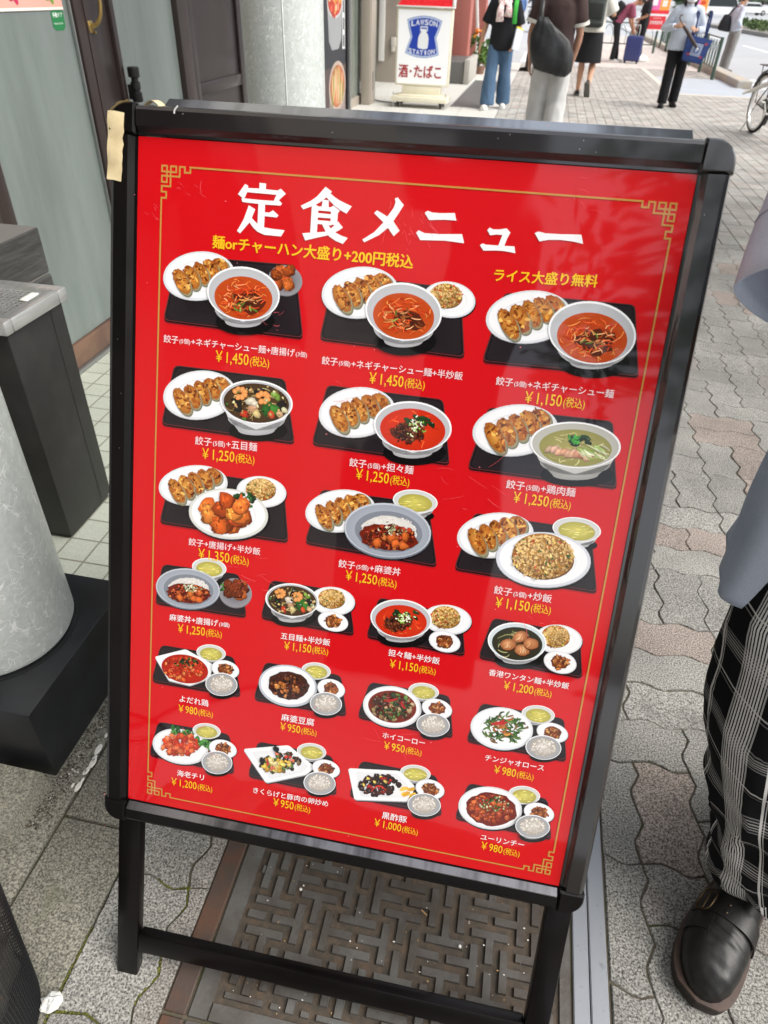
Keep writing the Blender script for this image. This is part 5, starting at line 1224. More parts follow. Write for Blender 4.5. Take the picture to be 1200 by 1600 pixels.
        if shirt.get('cuffs'):
            g = MB()
            for n in 'LR':
                a, b = P['sh' + n], P['el' + n]; q = shirt.get('sl', .72); g.tube([lerp(a, b, q - .01), lerp(a, b, q + .09)], [shirt.get('sr', .072) * 1.1, shirt.get('sr', .072) * 1.12], 20)
            g.build('cuff', cloth('cuff', shirt['cuffs']), T, smooth=60)
        if shirt.get('collar'):
            g = MB(); q = P['neckb'] + Vector((0, 0, .03)); g.tube([q, q + Vector((0, .004, .035))], [(.068, .064), (.060, .06)], 20, right=rt)
            for sx in (-1, 1): g.add([q + Vector((.0, .066, .0)), q + Vector((.05 * sx, .058, .035)), q + Vector((.062 * sx, .07, -.02)), q + Vector((.028 * sx, .09, -.03))], [(0, 1, 2, 3)])
            g.build('collar', cloth('shirt', shirt['c'], shirt.get('r', .85)), T, smooth=60)
    # --- shoes, each its own
    for n in 'LR':
        c, d = P['an' + n], P['to' + n]; f = Vector((d.x - c.x, d.y - c.y, 0)); fl_ = f.length or 1
        f3 = (d - c + Vector((0, 0, .055))).normalized(); rt_ = f3.cross(Vector((0, 0, 1))).normalized(); u_ = rt_.cross(f3)
        o = c - u_ * .05
        if shoes:
            g = MB(); sc = shoes if isinstance(shoes, str) else shoes[0]
            st = [(-.075, .028, .05), (-.05, .038, .06), (0, .041, .07), (.06, .044, .055), (.12, .047, .042), (.17, .043, .034), (.20, .026, .026)]
            g.loft([[o + f3 * t + rt_ * (w_ * math.cos(a)) + u_ * (max(-.005, h_ * math.sin(a))) for a in [2 * math.pi * j / 16 for j in range(16)]] for t, w_, h_ in st])
            sh = g.build('shoe', cloth('shoe', sc, .5), T, smooth=60)
            g = MB(); g.loft([[o + f3 * t * 1.02 + rt_ * ((w_ + .005) * sx) + u_ * z for sx, z in ((-1, -.004), (1, -.004), (1, -.032), (-1, -.032))] for t, w_, h_ in st])
            g.build('sole', (m_sole if len(shoes) < 2 else cloth('sole', shoes[1], .6)) if not isinstance(shoes, str) else cloth('sole', shoes), sh, smooth=30)
    return T, P
# ================================================================== THE MAN BESIDE THE STAND
def plaid_mat():
    m, t, b = newmat('plaid_cotton'); n = t.nodes; L = t.links
    uv = n.new('ShaderNodeUVMap'); sp = n.new('ShaderNodeSeparateXYZ'); L.new(uv.outputs[0], sp.inputs[0]); outs = []
    for ax, period, amp in ((0, .125, 1.0), (1, .135, .75)):
        d = n.new('ShaderNodeMath'); d.operation = 'DIVIDE'; d.inputs[1].default_value = period; L.new(sp.outputs[ax], d.inputs[0])
        f = n.new('ShaderNodeMath'); f.operation = 'FRACT'; L.new(d.outputs[0], f.inputs[0])
        r = n.new('ShaderNodeValToRGB'); r.color_ramp.interpolation = 'CONSTANT'; e = r.color_ramp.elements
        e[0].position = 0; e[0].color = (0, 0, 0, 1); e[1].position = .04; e[1].color = (.9, .9, .9, 1)
        lines = [(.04 + .036 * k_, .06 + .036 * k_, (.35, .5, .7, .85, 1, 1, 1, .85, .7, .5, .35)[k_]) for k_ in range(11)] + [(.64, .668, 1.0), (.69, .70, .45)] if ax == 0 else [(.05 + .042 * k_, .07 + .042 * k_, (.3, .45, .6, .6, .45, .3)[k_]) for k_ in range(6)] + [(.60, .618, .9), (.66, .668, .4)]
        old_ = [(.04, .055, .5), (.075, .09, .7), (.11, .13, .95), (.15, .175, 1), (.195, .22, 1), (.24, .262, .95), (.282, .298, .8), (.32, .332, .55), (.355, .364, .4), (.64, .675, 1.0), (.70, .71, .45)]
        e.remove(e[1])
        for a, c, k in lines:
            q = e.new(a); q.color = (k, k, k, 1); q = e.new(c); q.color = (0, 0, 0, 1)
        L.new(f.outputs[0], r.inputs[0])
        mu = n.new('ShaderNodeMath'); mu.operation = 'MULTIPLY'; mu.inputs[1].default_value = amp * 1.7; L.new(r.outputs[0], mu.inputs[0]); outs.append(mu.outputs[0])
    ad = n.new('ShaderNodeMath'); ad.operation = 'MULTIPLY_ADD'; ad.inputs[1].default_value = .62; ad.use_clamp = True; L.new(outs[1], ad.inputs[0])
    mx = n.new('ShaderNodeMath'); mx.operation = 'MULTIPLY'; mx.inputs[1].default_value = 1.0; L.new(outs[0], mx.inputs[0]); L.new(mx.outputs[0], ad.inputs[2])
    nz = n.new('ShaderNodeTexNoise'); nz.inputs['Scale'].default_value = 900; L.new(uv.outputs[0], nz.inputs[0])
    mr = n.new('ShaderNodeMapRange'); mr.inputs[1].default_value = .35; mr.inputs[2].default_value = .6; mr.inputs[3].default_value = .72; mr.inputs[4].default_value = 1.0; L.new(nz.outputs['Fac'], mr.inputs[0])
    m3 = n.new('ShaderNodeMath'); m3.operation = 'MULTIPLY'; L.new(ad.outputs[0], m3.inputs[0]); L.new(mr.outputs[0], m3.inputs[1])
    c = n.new('ShaderNodeMix'); c.data_type = 'RGBA'; c.inputs[6].default_value = (*H('#101014'), 1); c.inputs[7].default_value = (*H('#ebe9e6'), 1); L.new(m3.outputs[0], c.inputs[0])
    L.new(c.outputs[2], b.inputs['Base Color']); b.inputs['Roughness'].default_value = .9; b.inputs['Specular IOR Level'].default_value = .2
    return m
MX, MY = .56, .84                       # where he stands; he faces the camera, so local +x is world -x
MJ = {}
def wl(x, y, z): return Vector((MX - x, MY - y, z))       # world -> his own frame (heading 180)
MJ['pelvis'] = wl(.575, .86, .95); MJ['waist'] = wl(.572, .87, 1.07); MJ['chest'] = wl(.565, .89, 1.27); MJ['neckb'] = wl(.56, .905, 1.425); MJ['neck'] = wl(.56, .90, 1.51); MJ['head'] = wl(.56, .88, 1.62)
MJ['shR'] = wl(.405, .92, 1.355); MJ['elR'] = wl(.405, .78, 1.12); MJ['wrR'] = wl(.60, .70, 1.08); MJ['haR'] = wl(.66, .60, 1.12)
MJ['shL'] = wl(.715, .91, 1.355); MJ['elL'] = wl(.79, .86, 1.12); MJ['wrL'] = wl(.74, .70, 1.05); MJ['haL'] = wl(.70, .60, 1.09)
MJ['hipR'] = wl(.485, .86, .92); MJ['knR'] = wl(.535, .76, .50); MJ['anR'] = wl(.598, .745, .10); MJ['toR'] = wl(.545, .648, .055)
MJ['hipL'] = wl(.665, .87, .92); MJ['knL'] = wl(.72, .85, .50); MJ['anL'] = wl(.815, .90, .10); MJ['toL'] = wl(.83, .80, .055)
man, MP = person('man in grey blue shirt and black plaid trousers standing beside the menu stand', (MX, MY, 0), 180, 1.0, MJ, '#b98a68', shirt=None, pants=None, shoes=None, hair=(.05, None), vox=.0062)
WMX = Matrix.Rotation(math.pi, 4, 'Z').inverted() @ Matrix.Translation((-MX, -MY, 0))       # world -> man
def ring(c, a, b, n, tilt=(0, 0, 0), wob=0, ph=0, z=0):
    out = []
    for j in range(n):
        t = 2 * math.pi * j / n; k = 1 + wob * math.sin(5 * t + ph) + wob * .6 * math.sin(9 * t - 2 * ph)
        out.append(Vector(c) + Vector((a * k * math.cos(t), b * k * math.sin(t), tilt[0] * math.cos(t) + tilt[1] * math.sin(t))))
    return out
m_plaid = plaid_mat()
def leg(name, spine):
    """spine rows: centre, half width, half depth, tilt x, tilt y; creases ripple down it"""
    g = MB(); n = 56; rows = []; V = []; acc = 0
    C = [Vector(s[0]) for s in spine]; dense = []
    for i in range(len(spine) - 1):
        for q in range(9):
            t = q / 9; t2 = t * t * (3 - 2 * t)
            dense.append((C[i].lerp(C[i + 1], t), *[spine[i][k] + (spine[i + 1][k] - spine[i][k]) * t2 for k in (1, 2, 3, 4)]))
    dense.append((C[-1], *spine[-1][1:5])); last = dense[0][0]; LL = []
    for d in dense: acc += (d[0] - last).length; last = d[0]; LL.append(acc)
    for i, (c, a, b, tx, ty) in enumerate(dense):
        r = ring(c, a, b, n, (tx, ty)); f = LL[i] / acc
        for j, p in enumerate(r):
            t = 2 * math.pi * j / n; o = (p - c); o.z = 0; o.normalize()
            w1 = noise.noise(Vector((math.cos(t) * 1.6 + 3, math.sin(t) * 1.6, f * 4.0))); w2 = 1 - 2.4 * abs(noise.noise(Vector((math.cos(t) * 1.3 + f * 1.4, math.sin(t) * 1.3 + 5, f * (5 + 2.5 * f)))))
            p += o * (.010 * w1 + (.006 + .014 * f * f) * w2)
        rows.append(r)
    def uvf(i, j):
        t = 2 * math.pi * j / n; f = LL[i] / acc; k = .35 + 1.6 * f * f
        return (j / n * .66 + .006 * k * noise.noise(Vector((math.cos(t) * 1.5, math.sin(t) * 1.5, f * 4))), LL[i] + .012 * k * noise.noise(Vector((math.cos(t) * 1.8 + 7, math.sin(t) * 1.8, f * 5))))
    g.loft(rows, False, uvs=uvf)
    return g, rows
# the leg nearest the stand, then the other
trs = MB()
for sp_ in ([((.530, .875, .97), .100, .105, 0, 0), ((.515, .865, .88), .108, .112, 0, 0), ((.500, .835, .74), .108, .112, 0, 0), ((.512, .79, .56), .104, .108, 0, .01), ((.548, .765, .40), .098, .104, 0, .012), ((.600, .765, .24), .090, .098, .006, .016), ((.640, .775, .120), .086, .094, .022, -.018)],
            [((.635, .875, .97), .100, .105, 0, 0), ((.648, .868, .88), .108, .112, 0, 0), ((.675, .862, .74), .106, .112, 0, 0), ((.715, .855, .56), .104, .108, 0, .01), ((.75, .87, .40), .098, .104, 0, .012), ((.78, .89, .24), .092, .10, 0, .014), ((.80, .90, .10), .088, .096, .01, -.01)]):
    g, rows = leg('leg', sp_); o = len(trs.v); trs.v += g.v; trs.f += [[i + o for i in f] for f in g.f]; trs.m += g.m; trs.c += g.c; trs.uv += g.uv; trs.hasuv = True
rows = [ring((.58, .865, z), a, b, 48) for z, a, b in ((.86, .185, .125), (.94, .182, .128), (1.02, .172, .118))]
trs.loft(rows, False, uvs=lambda i, j: (j / 48 * 1.0, -.08 * i))
tr_o = trs.build('trousers', m_plaid, man, X=WMX, smooth=180)
tr_o['label'] = 'loose black and white plaid trousers'
so_ = tr_o.modifiers.new('th', 'SOLIDIFY'); so_.thickness = .0018; so_.offset = -1
# shirt: loose, hem open, wide short sleeves
m_shirt = mat('chambray_cotton', H('#ccd7ea'), .9, var=(6, H('#bac9e2'), .4, .65), var2=(700, .85, .42, .6), bump=(500, .15, .0005), spec=.2)
sh = MB(); n = 72; rows = []
prof_ = [((.585, .875, .750), .211, .168, .0), ((.583, .875, .81), .206, .164, 0), ((.58, .88, .92), .198, .154, 0), ((.576, .885, 1.08), .190, .142, 0), ((.57, .89, 1.22), .194, .140, 0), ((.56, .90, 1.32), .200, .136, 0), ((.56, .905, 1.40), .185, .118, 0), ((.56, .905, 1.455), .12, .095, 0), ((.56, .90, 1.475), .075, .072, 0)]
for i in range(len(prof_) - 1):
    for q in range(5):
        t = q / 5; A, B_ = prof_[i], prof_[i + 1]; c = Vector(A[0]).lerp(Vector(B_[0]), t); a, b = A[1] + (B_[1] - A[1]) * t, A[2] + (B_[2] - A[2]) * t; r = []
        f = min(1, max(0, (1.25 - c.z) / .55))
        for j in range(n):
            th = 2 * math.pi * j / n; k = 1 + .045 * f * math.sin(7 * th + .7 * c.z * 6) + .03 * f * math.sin(13 * th + 1) + .05 * noise.noise(Vector((math.cos(th) * 2, math.sin(th) * 2, c.z * 7)))
            k -= .012 * max(0, noise.noise(Vector((math.cos(th) * 3 + 4, math.sin(th) * 3, c.z * 16))))
            dz = (.028 * math.cos(2 * th) - .01) * f * f if i < 2 else 0
            r.append((c.x + a * k * math.cos(th), c.y + b * k * math.sin(th), c.z - dz))
        rows.append(r)
sh.loft(rows, False)
SEAMS = []
def sleeve(sp_):
    rows = []; C = [Vector(s[0]) for s in sp_]; n = 40
    for i in range(len(sp_) - 1):
        for q in range(6):
            t = q / 6; c = C[i].lerp(C[i + 1], t); ax = (C[min(i + 1, len(C) - 1)] - C[max(0, i - 0)]).normalized(); a, b = [sp_[i][k] + (sp_[i + 1][k] - sp_[i][k]) * t for k in (1, 2)]
            rows.append((c, ax, a, b))
    rows.append((C[-1], (C[-1] - C[-2]).normalized(), sp_[-1][1], sp_[-1][2]))
    R2 = []
    for k, (c, ax, a, b) in enumerate(rows):
        x = Vector((1, 0, .2)); x = (x - ax * x.dot(ax)).normalized(); y = ax.cross(x)
        f = k / len(rows)
        R2.append([c + x * (a * (1 + .05 * f * math.sin(4 * t + 2) + .05 * noise.noise(Vector((math.cos(t) * 2, math.sin(t) * 2, k * .12)))) * math.cos(t)) + y * (b * (1 + .04 * f * math.sin(6 * t)) * math.sin(t)) for t in [2 * math.pi * j / n for j in range(n)]])
    sh.loft(R2, False); SEAMS.append(R2[-5])
sleeve([((.50, .908, 1.375), .075, .088), ((.45, .915, 1.380), .088, .094), ((.395, .92, 1.370), .092, .092), ((.352, .875, 1.285), .088, .088), ((.337, .80, 1.200), .096, .090)])
sleeve([((.62, .908, 1.375), .075, .088), ((.67, .91, 1.380), .088, .094), ((.725, .91, 1.370), .092, .092), ((.765, .885, 1.27), .088, .088), ((.78, .87, 1.165), .092, .09)])
for r_ in SEAMS:
    g = MB(); g.tube([*r_, r_[0]], .0011, 5, False); g.build('sleeve_seam', mat('seam_thread', H('#8d97a8'), .9), man, X=WMX, smooth=180)
shirt_o = sh.build('shirt', m_shirt, man, X=WMX, smooth=180, fix=True)
shirt_o['label'] = 'loose grey blue cotton shirt with wide short sleeves'
q = shirt_o.modifiers.new('th', 'SOLIDIFY'); q.thickness = .0016; q.offset = -1
g = MB(); g.tube([(.56, .90, 1.455), (.56, .895, 1.50)], [(.076, .072), (.066, .064)], 24, right=(1, 0, 0)); g.build('collar', m_shirt, man, X=WMX, smooth=60)
# clog: leather upper, thick brown-edged sole, strap with buckle
m_leather = mat('black_leather', H('#0d0c0b'), .42, var=(9, H('#181614'), .4, .68), bump=(90, .3, .0016), coat=.06, coat_r=.3, rvar=.08, spec=.42)
m_soleb = mat('sole_brown', H('#1d1714'), .7, var=(40, H('#2c211b'), .45, .65), bump=(120, .4, .002))
m_welt = mat('welt_edge', H('#3f2b20'), .6, var=(60, .7, .45, .6))
def clog(toe, dirv, side, name='shoe'):
    f = Vector((dirv[0], dirv[1], 0)).normalized(); r = Vector((f.y, -f.x, 0)); O = Vector(toe)     # f runs from toe to heel, r to its right
    st = [(.000, .006, .004), (.006, .021, .020), (.018, .034, .033), (.04, .046, .046), (.07, .0535, .056), (.105, .0565, .064), (.14, .0545, .073), (.175, .0500, .084), (.21, .0455, .092), (.245, .043, .090), (.272, .036, .075), (.288, .020, .05)]
    def off(t): return (-.010 * math.sin(min(1, t / .28) * math.pi)) * side
    P = lambda t, x, z: O + f * t + r * (x + off(t)) + Vector((0, 0, z))
    # sole outline
    def outline(grow, z, n=26):
        L, R = [], []
        for i in range(n + 1):
            t = -.004 - grow * .6 + (.300 + grow * 1.2) * i / n; u = min(1, max(0, (t + .004 + grow * .6) / (.300 + grow * 1.2)))
            w_ = (.0565 + grow) * (1 - abs(2 * min(u, 1) / .76 - 1) ** 3.2) ** .42 if u < .38 else (.0565 + grow) * (1 - .30 * ((u - .38) / .62)) * (1 - max(0, (u - .78) / .22) ** 2.8) ** .5
            w_ = max(w_ if not isinstance(w_, complex) else 0, 0.001)
            L.append(P(t, -w_, z)); R.append(P(t, w_, z))
        return L + R[::-1]
    g = MB(); g.loft([outline(.001, .001), outline(.004, .008), outline(.0045, .024), outline(.004, .0285)]); so = g.build('sole', m_soleb, None, X=None, smooth=40)
    g = MB(); g.loft([outline(.0052, .0288), outline(.0062, .031), outline(.0058, .0345), outline(.0030, .0355)]); we = g.build('welt', m_welt, None, smooth=40)
    g = MB(); rows = []
    for i in range(len(st) - 1):
        for q in range(5):
            t_ = q / 5; a = [st[i][k] + (st[i + 1][k] - st[i][k]) * t_ for k in range(3)]; rows.append(a)
    rows.append(st[-1]); RR = []
    for (t, w_, h_) in rows:
        rr = []
        for j in range(37):
            a = math.pi * j / 36; ca, sa = math.cos(a), math.sin(a); x = w_ * math.copysign(abs(ca) ** .82, ca); z = h_ * abs(sa) ** .80
            # creases across the vamp
            cr = .0036 * math.exp(-((t - .10) / .026) ** 2) * math.sin(t * 330 + x * 60) * sa + .0024 * noise.noise(Vector((x * 45, t * 70, 3))) * sa
            rr.append(P(t, x, .034 + z + cr))
        RR.append(rr)
    g.loft(RR, False, closed=False); up = g.build('upper', m_leather, None, smooth=180)
    def at(t, a, lift):                              # a point on the upper (a: 0 right edge .. 1 left edge)
        for i in range(len(st) - 1):
            if st[i][0] <= t <= st[i + 1][0]: k = (t - st[i][0]) / (st[i + 1][0] - st[i][0]); break
        w_, h_ = st[i][1] + (st[i + 1][1] - st[i][1]) * k, st[i][2] + (st[i + 1][2] - st[i][2]) * k
        an = math.pi * a; ca, sa = math.cos(an), math.sin(an)
        return P(t, (w_ + lift) * math.copysign(abs(ca) ** .82, ca), .034 + (h_ + lift) * abs(sa) ** .80)
    def band(t0, t1, a0, a1, lift, skew=0, n=26):
        g = MB(); 
        top = [[at(t + skew * (a - .5), a, lift) for t in (t0, (t0 + t1) / 2, t1)] for a in [a0 + (a1 - a0) * i / n for i in range(n + 1)]]
        bot = [[at(t + skew * (a - .5), a, lift - .003) for t in (t0, (t0 + t1) / 2, t1)] for a in [a0 + (a1 - a0) * i / n for i in range(n + 1)]]
        g.loft([[*x, *y[::-1]] for x, y in zip(top, bot)]); return g
    parts_ = [so, we, up]
    parts_.append(band(.122, .155, .03, .92, .0045).build('strap', m_leather, None, smooth=40))
    g = band(.088, .168, .62, .96, .003); parts_.append(g.build('side_flap', m_leather, None, smooth=40))
    g = MB(); c = at(.139, .74, .009); e1 = (at(.156, .74, .009) - at(.122, .74, .009)).normalized(); e2 = (at(.139, .80, .009) - at(.139, .68, .009)).normalized()
    pts = [c + e1 * (.023 * math.copysign(abs(math.cos(a)) ** .7, math.cos(a))) + e2 * (.016 * math.copysign(abs(math.sin(a)) ** .7, math.sin(a))) for a in [2 * math.pi * j / 24 for j in range(25)]]
    g.tube(pts, .0022, 6, False); g.tube([c - e1 * .022, c + e1 * .022], .0017, 6)
    parts_.append(g.build('buckle', mat('aged_brass', H('#4f4130'), .38, metal=.9), None, smooth=60))
    g = MB()
    for a_ in (.55, .55): pass
    for t_ in (.131, .146): g.ball(at(t_, .54, .0062), (.0026, .0026, .0020), 6)
    parts_.append(g.build('rivet', mat('rivet_metal', H('#6f6654'), .35, metal=.9), None, smooth=60))
    host = parts_[2]
    for o in parts_:
        for v in o.data.vertices: v.co = WMX @ v.co
    sole = parts_[0]; sole.name = 'sole'
    host.name = name; host.parent = man
    for o in parts_:
        if o is not host: o.parent = host
    return host
clog((.503, .556, 0), (.50, .86), 1)
clog((.845, .70, 0), (-.12, .95), -1)
# ================================================================== FARTHER SHOPS
m_taupe = mat('taupe_panel', H('#a39a8e'), .55, var=(2, .94, .4, .7), coat=.1)
m_glassd = mat('shop_glass', H('#6d756e'), .12, var=(1.2, H('#8a8f86'), .4, .65), spec=.9, stretch=(1, 2.5, .6))
m_white = mat('white_enamel', H('#e6e5e0'), .45)
m_cream = mat('cream_metal', H('#e2dcc6'), .45, var=(8, .9, .5, .75))
ST = thing('convenience_store', 'taupe clad shop entrance with glazing behind the white lit sign', 'shop building', (-2.8, 12, 0)); XS = loc(ST)
part('wall', m_taupe, ST, lambda g: (g.box((-8, 7.82, 2.75), (-1.95, 17.0, 7.8)), g.box((-7.9, 15.35, -.1), (-2.2, 15.6, 2.745)), g.box((-2.205, 15.3, -.1), (-2.05, 15.62, 2.745), .01), g.box((-8, 7.80, -.1), (-2.86, 7.99, 2.745))), X=XS)
part('window', m_glassd, ST, lambda g: g.box((-2.83, 7.995, .12), (-2.80, 12.6, 2.6)), X=XS)
part('window_base', m_taupe, ST, lambda g: g.box((-2.85, 7.995, -.05), (-2.775, 12.6, .115)), X=XS)
for y in (9.4, 11.0): part('mullion', m_taupe, ST, lambda g: g.box((-2.798, y, .12), (-2.765, y + .05, 2.6), .003), X=XS)
part('pillar', m_taupe, ST, lambda g: (g.box((-2.745, 12.02, -.02), (-2.61, 12.42, 2.745), .008), g.box((-2.608, 12.05, .0), (-2.60, 12.39, 2.745))), X=XS)
part('notice_strip', m_white, ST, lambda g: g.box((-3.16, 15.31, .34), (-3.05, 15.345, 1.9), .004), X=XS)
part('door_frame', m_glassd, ST, lambda g: g.box((-3.8, 15.31, 0), (-3.2, 15.34, 2.2)), X=XS)
part('switch_box', mat('switch_grey', H('#cfcac0'), .5), ST, lambda g: (g.box((-2.92, 15.28, .58), (-2.83, 15.345, .72), .008), g.box((-2.905, 15.265, .50), (-2.845, 15.345, .575), .005)), X=XS)
part('intercom', mat('intercom_grey', H('#8f8a82'), .4), ST, lambda g: g.box((-2.598, 12.18, .18), (-2.588, 12.26, .42), .004), X=XS)
RB = thing('red_building', 'building with terracotta red piers beyond the white sign', 'building', (-2.2, 18, 0)); XR = loc(RB)
m_red = grid_mat('terracotta_tile', H('#b06a60'), H('#a05e55'), .3, .3, .004, .6, .03)
m_redl = mat('terracotta_light', H('#c98278'), .6)
for y in (17.65, 21.6): part('pier', m_red, RB, lambda g: (g.box((-2.28, y, .0), (-1.70, y + .55, 4.0), .02)), X=XR)
part('upper_wall', m_red, RB, lambda g: g.box((-9, 17.05, 4.0), (-1.65, 34, 12)), X=XR)
part('back_wall', mat('pale_wall', H('#cfc9bd'), .8), RB, lambda g: (g.box((-9, 17.6, -.1), (-2.9, 34, 3.99)),), X=XR)
part('plinth', mat('pale_stone', H('#bdb8ae'), .8), RB, lambda g: g.box((-2.34, 17.60, -.05), (-1.64, 18.26, .26), .02), X=XR)
part('meter_box', mat('meter_grey', H('#a8a596'), .6), RB, lambda g: g.box((-2.26, 17.58, .40), (-2.10, 17.645, .66), .01), X=XR)
part('pipe', mat('pipe_white', H('#c9c6c4'), .5), RB, lambda g: g.tube([(-1.70, 20.2, 0), (-1.74, 20.2, .7), (-1.85, 20.2, 1.5), (-1.85, 20.2, 3.9)], .035, 8), X=XR, smooth=60)
LD = thing('granite_ledge', 'dark granite ledge with pale coping by the terracotta pier', 'ledge', (-1.9, 16.2, 0)); XL = loc(LD)
part('body', grid_mat('dark_granite', H('#5e5d5a'), H('#3f3e3c'), .7, .2, .01, .5, .1), LD, lambda g: g.box((-2.6, 15.7, 0), (-1.55, 17.3, .36), .008), X=XL)
part('coping', mat('coping_stone', H('#a9a69e'), .7), LD, lambda g: (g.box((-1.547, 15.68, 0), (-1.44, 17.3, .40), .01),), X=XL)
m_grt = mat('grating_steel', H('#8f9294'), .4, metal=.7)
g = MB()
for k in range(46): y = 12.45 + k * .09; g.box((-1.36, y, -.02), (-.86, y + .045, .006))
for x in (-1.385, -.86): g.box((x, 12.4, -.02), (x + .024, 16.6, .008))
tag(g.build('floor_grating', m_grt), 'long steel floor grating beside the white sign and the walking woman', 'grating')

# ---- the white sign on its cream stand
SG = thing('lit_sign', 'white box sign with blue milk can emblem and red lettering on a cream stand', 'shop sign', (-1.83, 12.2, 0))
def sg(zx, zy): return ((zx - 190) / 745 * .80 - .405, 1.228 - (zy - 115) / 1050 * .95)
part('case', m_cream, SG, lambda g: (g.box((-.41, -.055, .275), (.41, .11, 1.232), .012), g.box((-.20, -.02, .14), (.20, .07, .275), .01), g.box((-.30, -.05, .15), (.30, .10, .2735), .01)), X=Matrix())
part('face', mat('sign_face', H('#f0f1f2'), .35, coat=.3, emit=.10), SG, lambda g: g.box((-.385, -.060, .30), (.385, -.0555, 1.21)), X=Matrix())
part('hood', mat('sign_red', H('#e01a26'), .4, var=(60, H('#f04a50'), .5, .65), emit=.12), SG, lambda g: g.loft([[(-.40, -.075, 1.262), (.41, -.075, 1.262), (.41, .12, 1.262), (-.40, .12, 1.262)], [(-.24, -.055, 1.46), (.41, -.055, 1.46), (.41, .11, 1.46), (-.24, .11, 1.46)]]), X=Matrix())
part('hood_trim', m_white, SG, lambda g: (g.box((-.415, -.082, 1.240), (.425, .125, 1.2605), .004), g.box((.395, -.080, 1.2615), (.425, .122, 1.47), .004)), X=Matrix())
part('base_tray', m_cream, SG, lambda g: (g.box((-.43, -.24, .075), (.43, .24, .145), .012), g.box((-.34, -.2, .145), (.34, .2, .162), .006)), X=Matrix())
for sx in (-1, 1):
    for sy in (-1, 1):
        part('castor', m_black, SG, lambda g: (g.lathe([(.0, .05), (.032, .05), (.032, .075), (0, .075)], 12, (.33 * sx, .17 * sy, 0), False), g.tube([(.33 * sx - .012, .17 * sy, .034), (.33 * sx + .012, .17 * sy, .034)], .034, 14)), X=Matrix(), smooth=40)
for sx in (-1, 1): part('bolt', m_silver, SG, lambda g: g.tube([(.40 * sx, -.20, .0), (.40 * sx, -.20, .20)], .009, 8), X=Matrix(), smooth=60)
part('power_cord', m_black, SG, lambda g: g.tube([(-.2, .05, .06), (-.4, .1, .012), (-.7, .25, .008), (-1.0, .6, .008)], .008, 6), X=Matrix(), smooth=60)
m_sprint = mat('sign_print', (1, 1, 1), .4, attr=True, coat=.2)
g = MB(); ly = [-.0605]
def spoly(pts, col):
    ly[0] -= .0003; g.add([(a, ly[0], b) for a, b in pts], [list(range(len(pts)))], 0, col)
OUT = [(330, 262), (390, 238), (450, 221), (510, 210), (565, 206), (630, 210), (690, 222), (750, 240), (808, 265), (785, 370), (742, 490), (770, 610), (790, 720), (730, 744), (670, 760), (610, 770), (555, 772), (495, 768), (440, 756), (380, 738), (318, 712), (350, 600), (386, 490), (352, 375)]
E1 = [sg(*p) for p in OUT]
BL, LB = H('#1c3fae'), H('#bccbe8')
spoly(E1, H('#3a63b8')); spoly(offset(E1, .006), LB); spoly(offset(E1, .026), BL)
CAN = [(500, 640), (488, 620), (492, 500), (510, 450), (530, 420), (525, 405), (528, 380), (600, 380), (603, 405), (600, 420), (622, 450), (636, 500), (632, 620), (620, 645), (560, 652)]
spoly([sg(*p) for p in CAN], H('#eef1f4'))
for q in ([(515, 345), (528, 345), (528, 410), (515, 410)], [(606, 345), (619, 345), (619, 410), (606, 410)], [(515, 345), (619, 345), (619, 360), (515, 360)]): spoly([sg(*p) for p in q], H('#dfe6f0'))
def arc_text(body, x0, x1, ybase, hgt, bow):
    n = len(body); ly[0] -= .0004
    for k, ch in enumerate(body):
        V, F = text_mesh(ch, .035); a, b = min(v[0] for v in V), max(v[0] for v in V); t = (k + .5) / n; w_ = (x1 - x0) / n * .90
        cx = x0 + (x1 - x0) * t; by = ybase + bow * (1 - (2 * t - 1) ** 2); sl = -bow * 4 * (2 * t - 1) / (x1 - x0)
        P = []
        for v in V:
            u = ((v[0] - a) / (b - a) - .5) * w_ * (.45 if ch == 'I' else 1); P.append((cx + u, ly[0] - v[2] * 5e-5, by + v[1] / .73 * hgt + sl * u))
        g.add(P, F, 0, H('#e3eaf6'))
ax, ay = sg(385, 345); bx_, by_ = sg(752, 345); arc_text('LAWSON', ax, bx_, ay - .005, .068, .022)
ax, ay = sg(362, 700); bx_, by_ = sg(735, 700); arc_text('STATION', ax, bx_, ay, .058, -.026)
ly[0] -= .0004
V, F = text_mesh('酒･たばこ', .03); a, b = min(v[0] for v in V), max(v[0] for v in V); x0, y0 = sg(232, 1050); x1, _ = sg(845, 1050); s_ = (x1 - x0) / (b - a)
g.add([(x0 + (v[0] - a) * s_, ly[0] - v[2] * 5e-5, y0 + v[1] * .155 / .86 + .01) for v in V], F, 0, H('#a8242c'))
g.build('emblem', m_sprint, SG, fix=False)

# ---- plants and pots
def leaves(g, c, r, n, size, cols, rg, m=0, flat=1.0):
    c = Vector(c); clumps = [(Vector((rg.gauss(0, .45) * r[0], rg.gauss(0, .45) * r[1], rg.gauss(0, .42) * r[2])), rg.uniform(.25, .5)) for k in range(max(6, n // 60))]
    for k in range(n):
        cc, cr = rg.choice(clumps); d = Vector((rg.gauss(0, 1), rg.gauss(0, 1), rg.gauss(0, 1))).normalized() * (rg.random() ** .4) * cr
        p = c + cc + Vector((d.x * r[0], d.y * r[1], d.z * r[2])); s = size * rg.uniform(.6, 1.3)
        a = Vector((rg.gauss(0, 1), rg.gauss(0, 1), rg.gauss(0, .6))).normalized(); b = a.cross(Vector((rg.gauss(0, 1), rg.gauss(0, 1), rg.gauss(0, 1)))).normalized()
        col = mulc(H(rg.choice(cols)), rg.uniform(.75, 1.25))
        g.add([p - a * s, p + b * s * .45, p + a * s, p - b * s * .45], [(0, 1, 2, 3)], m, col)
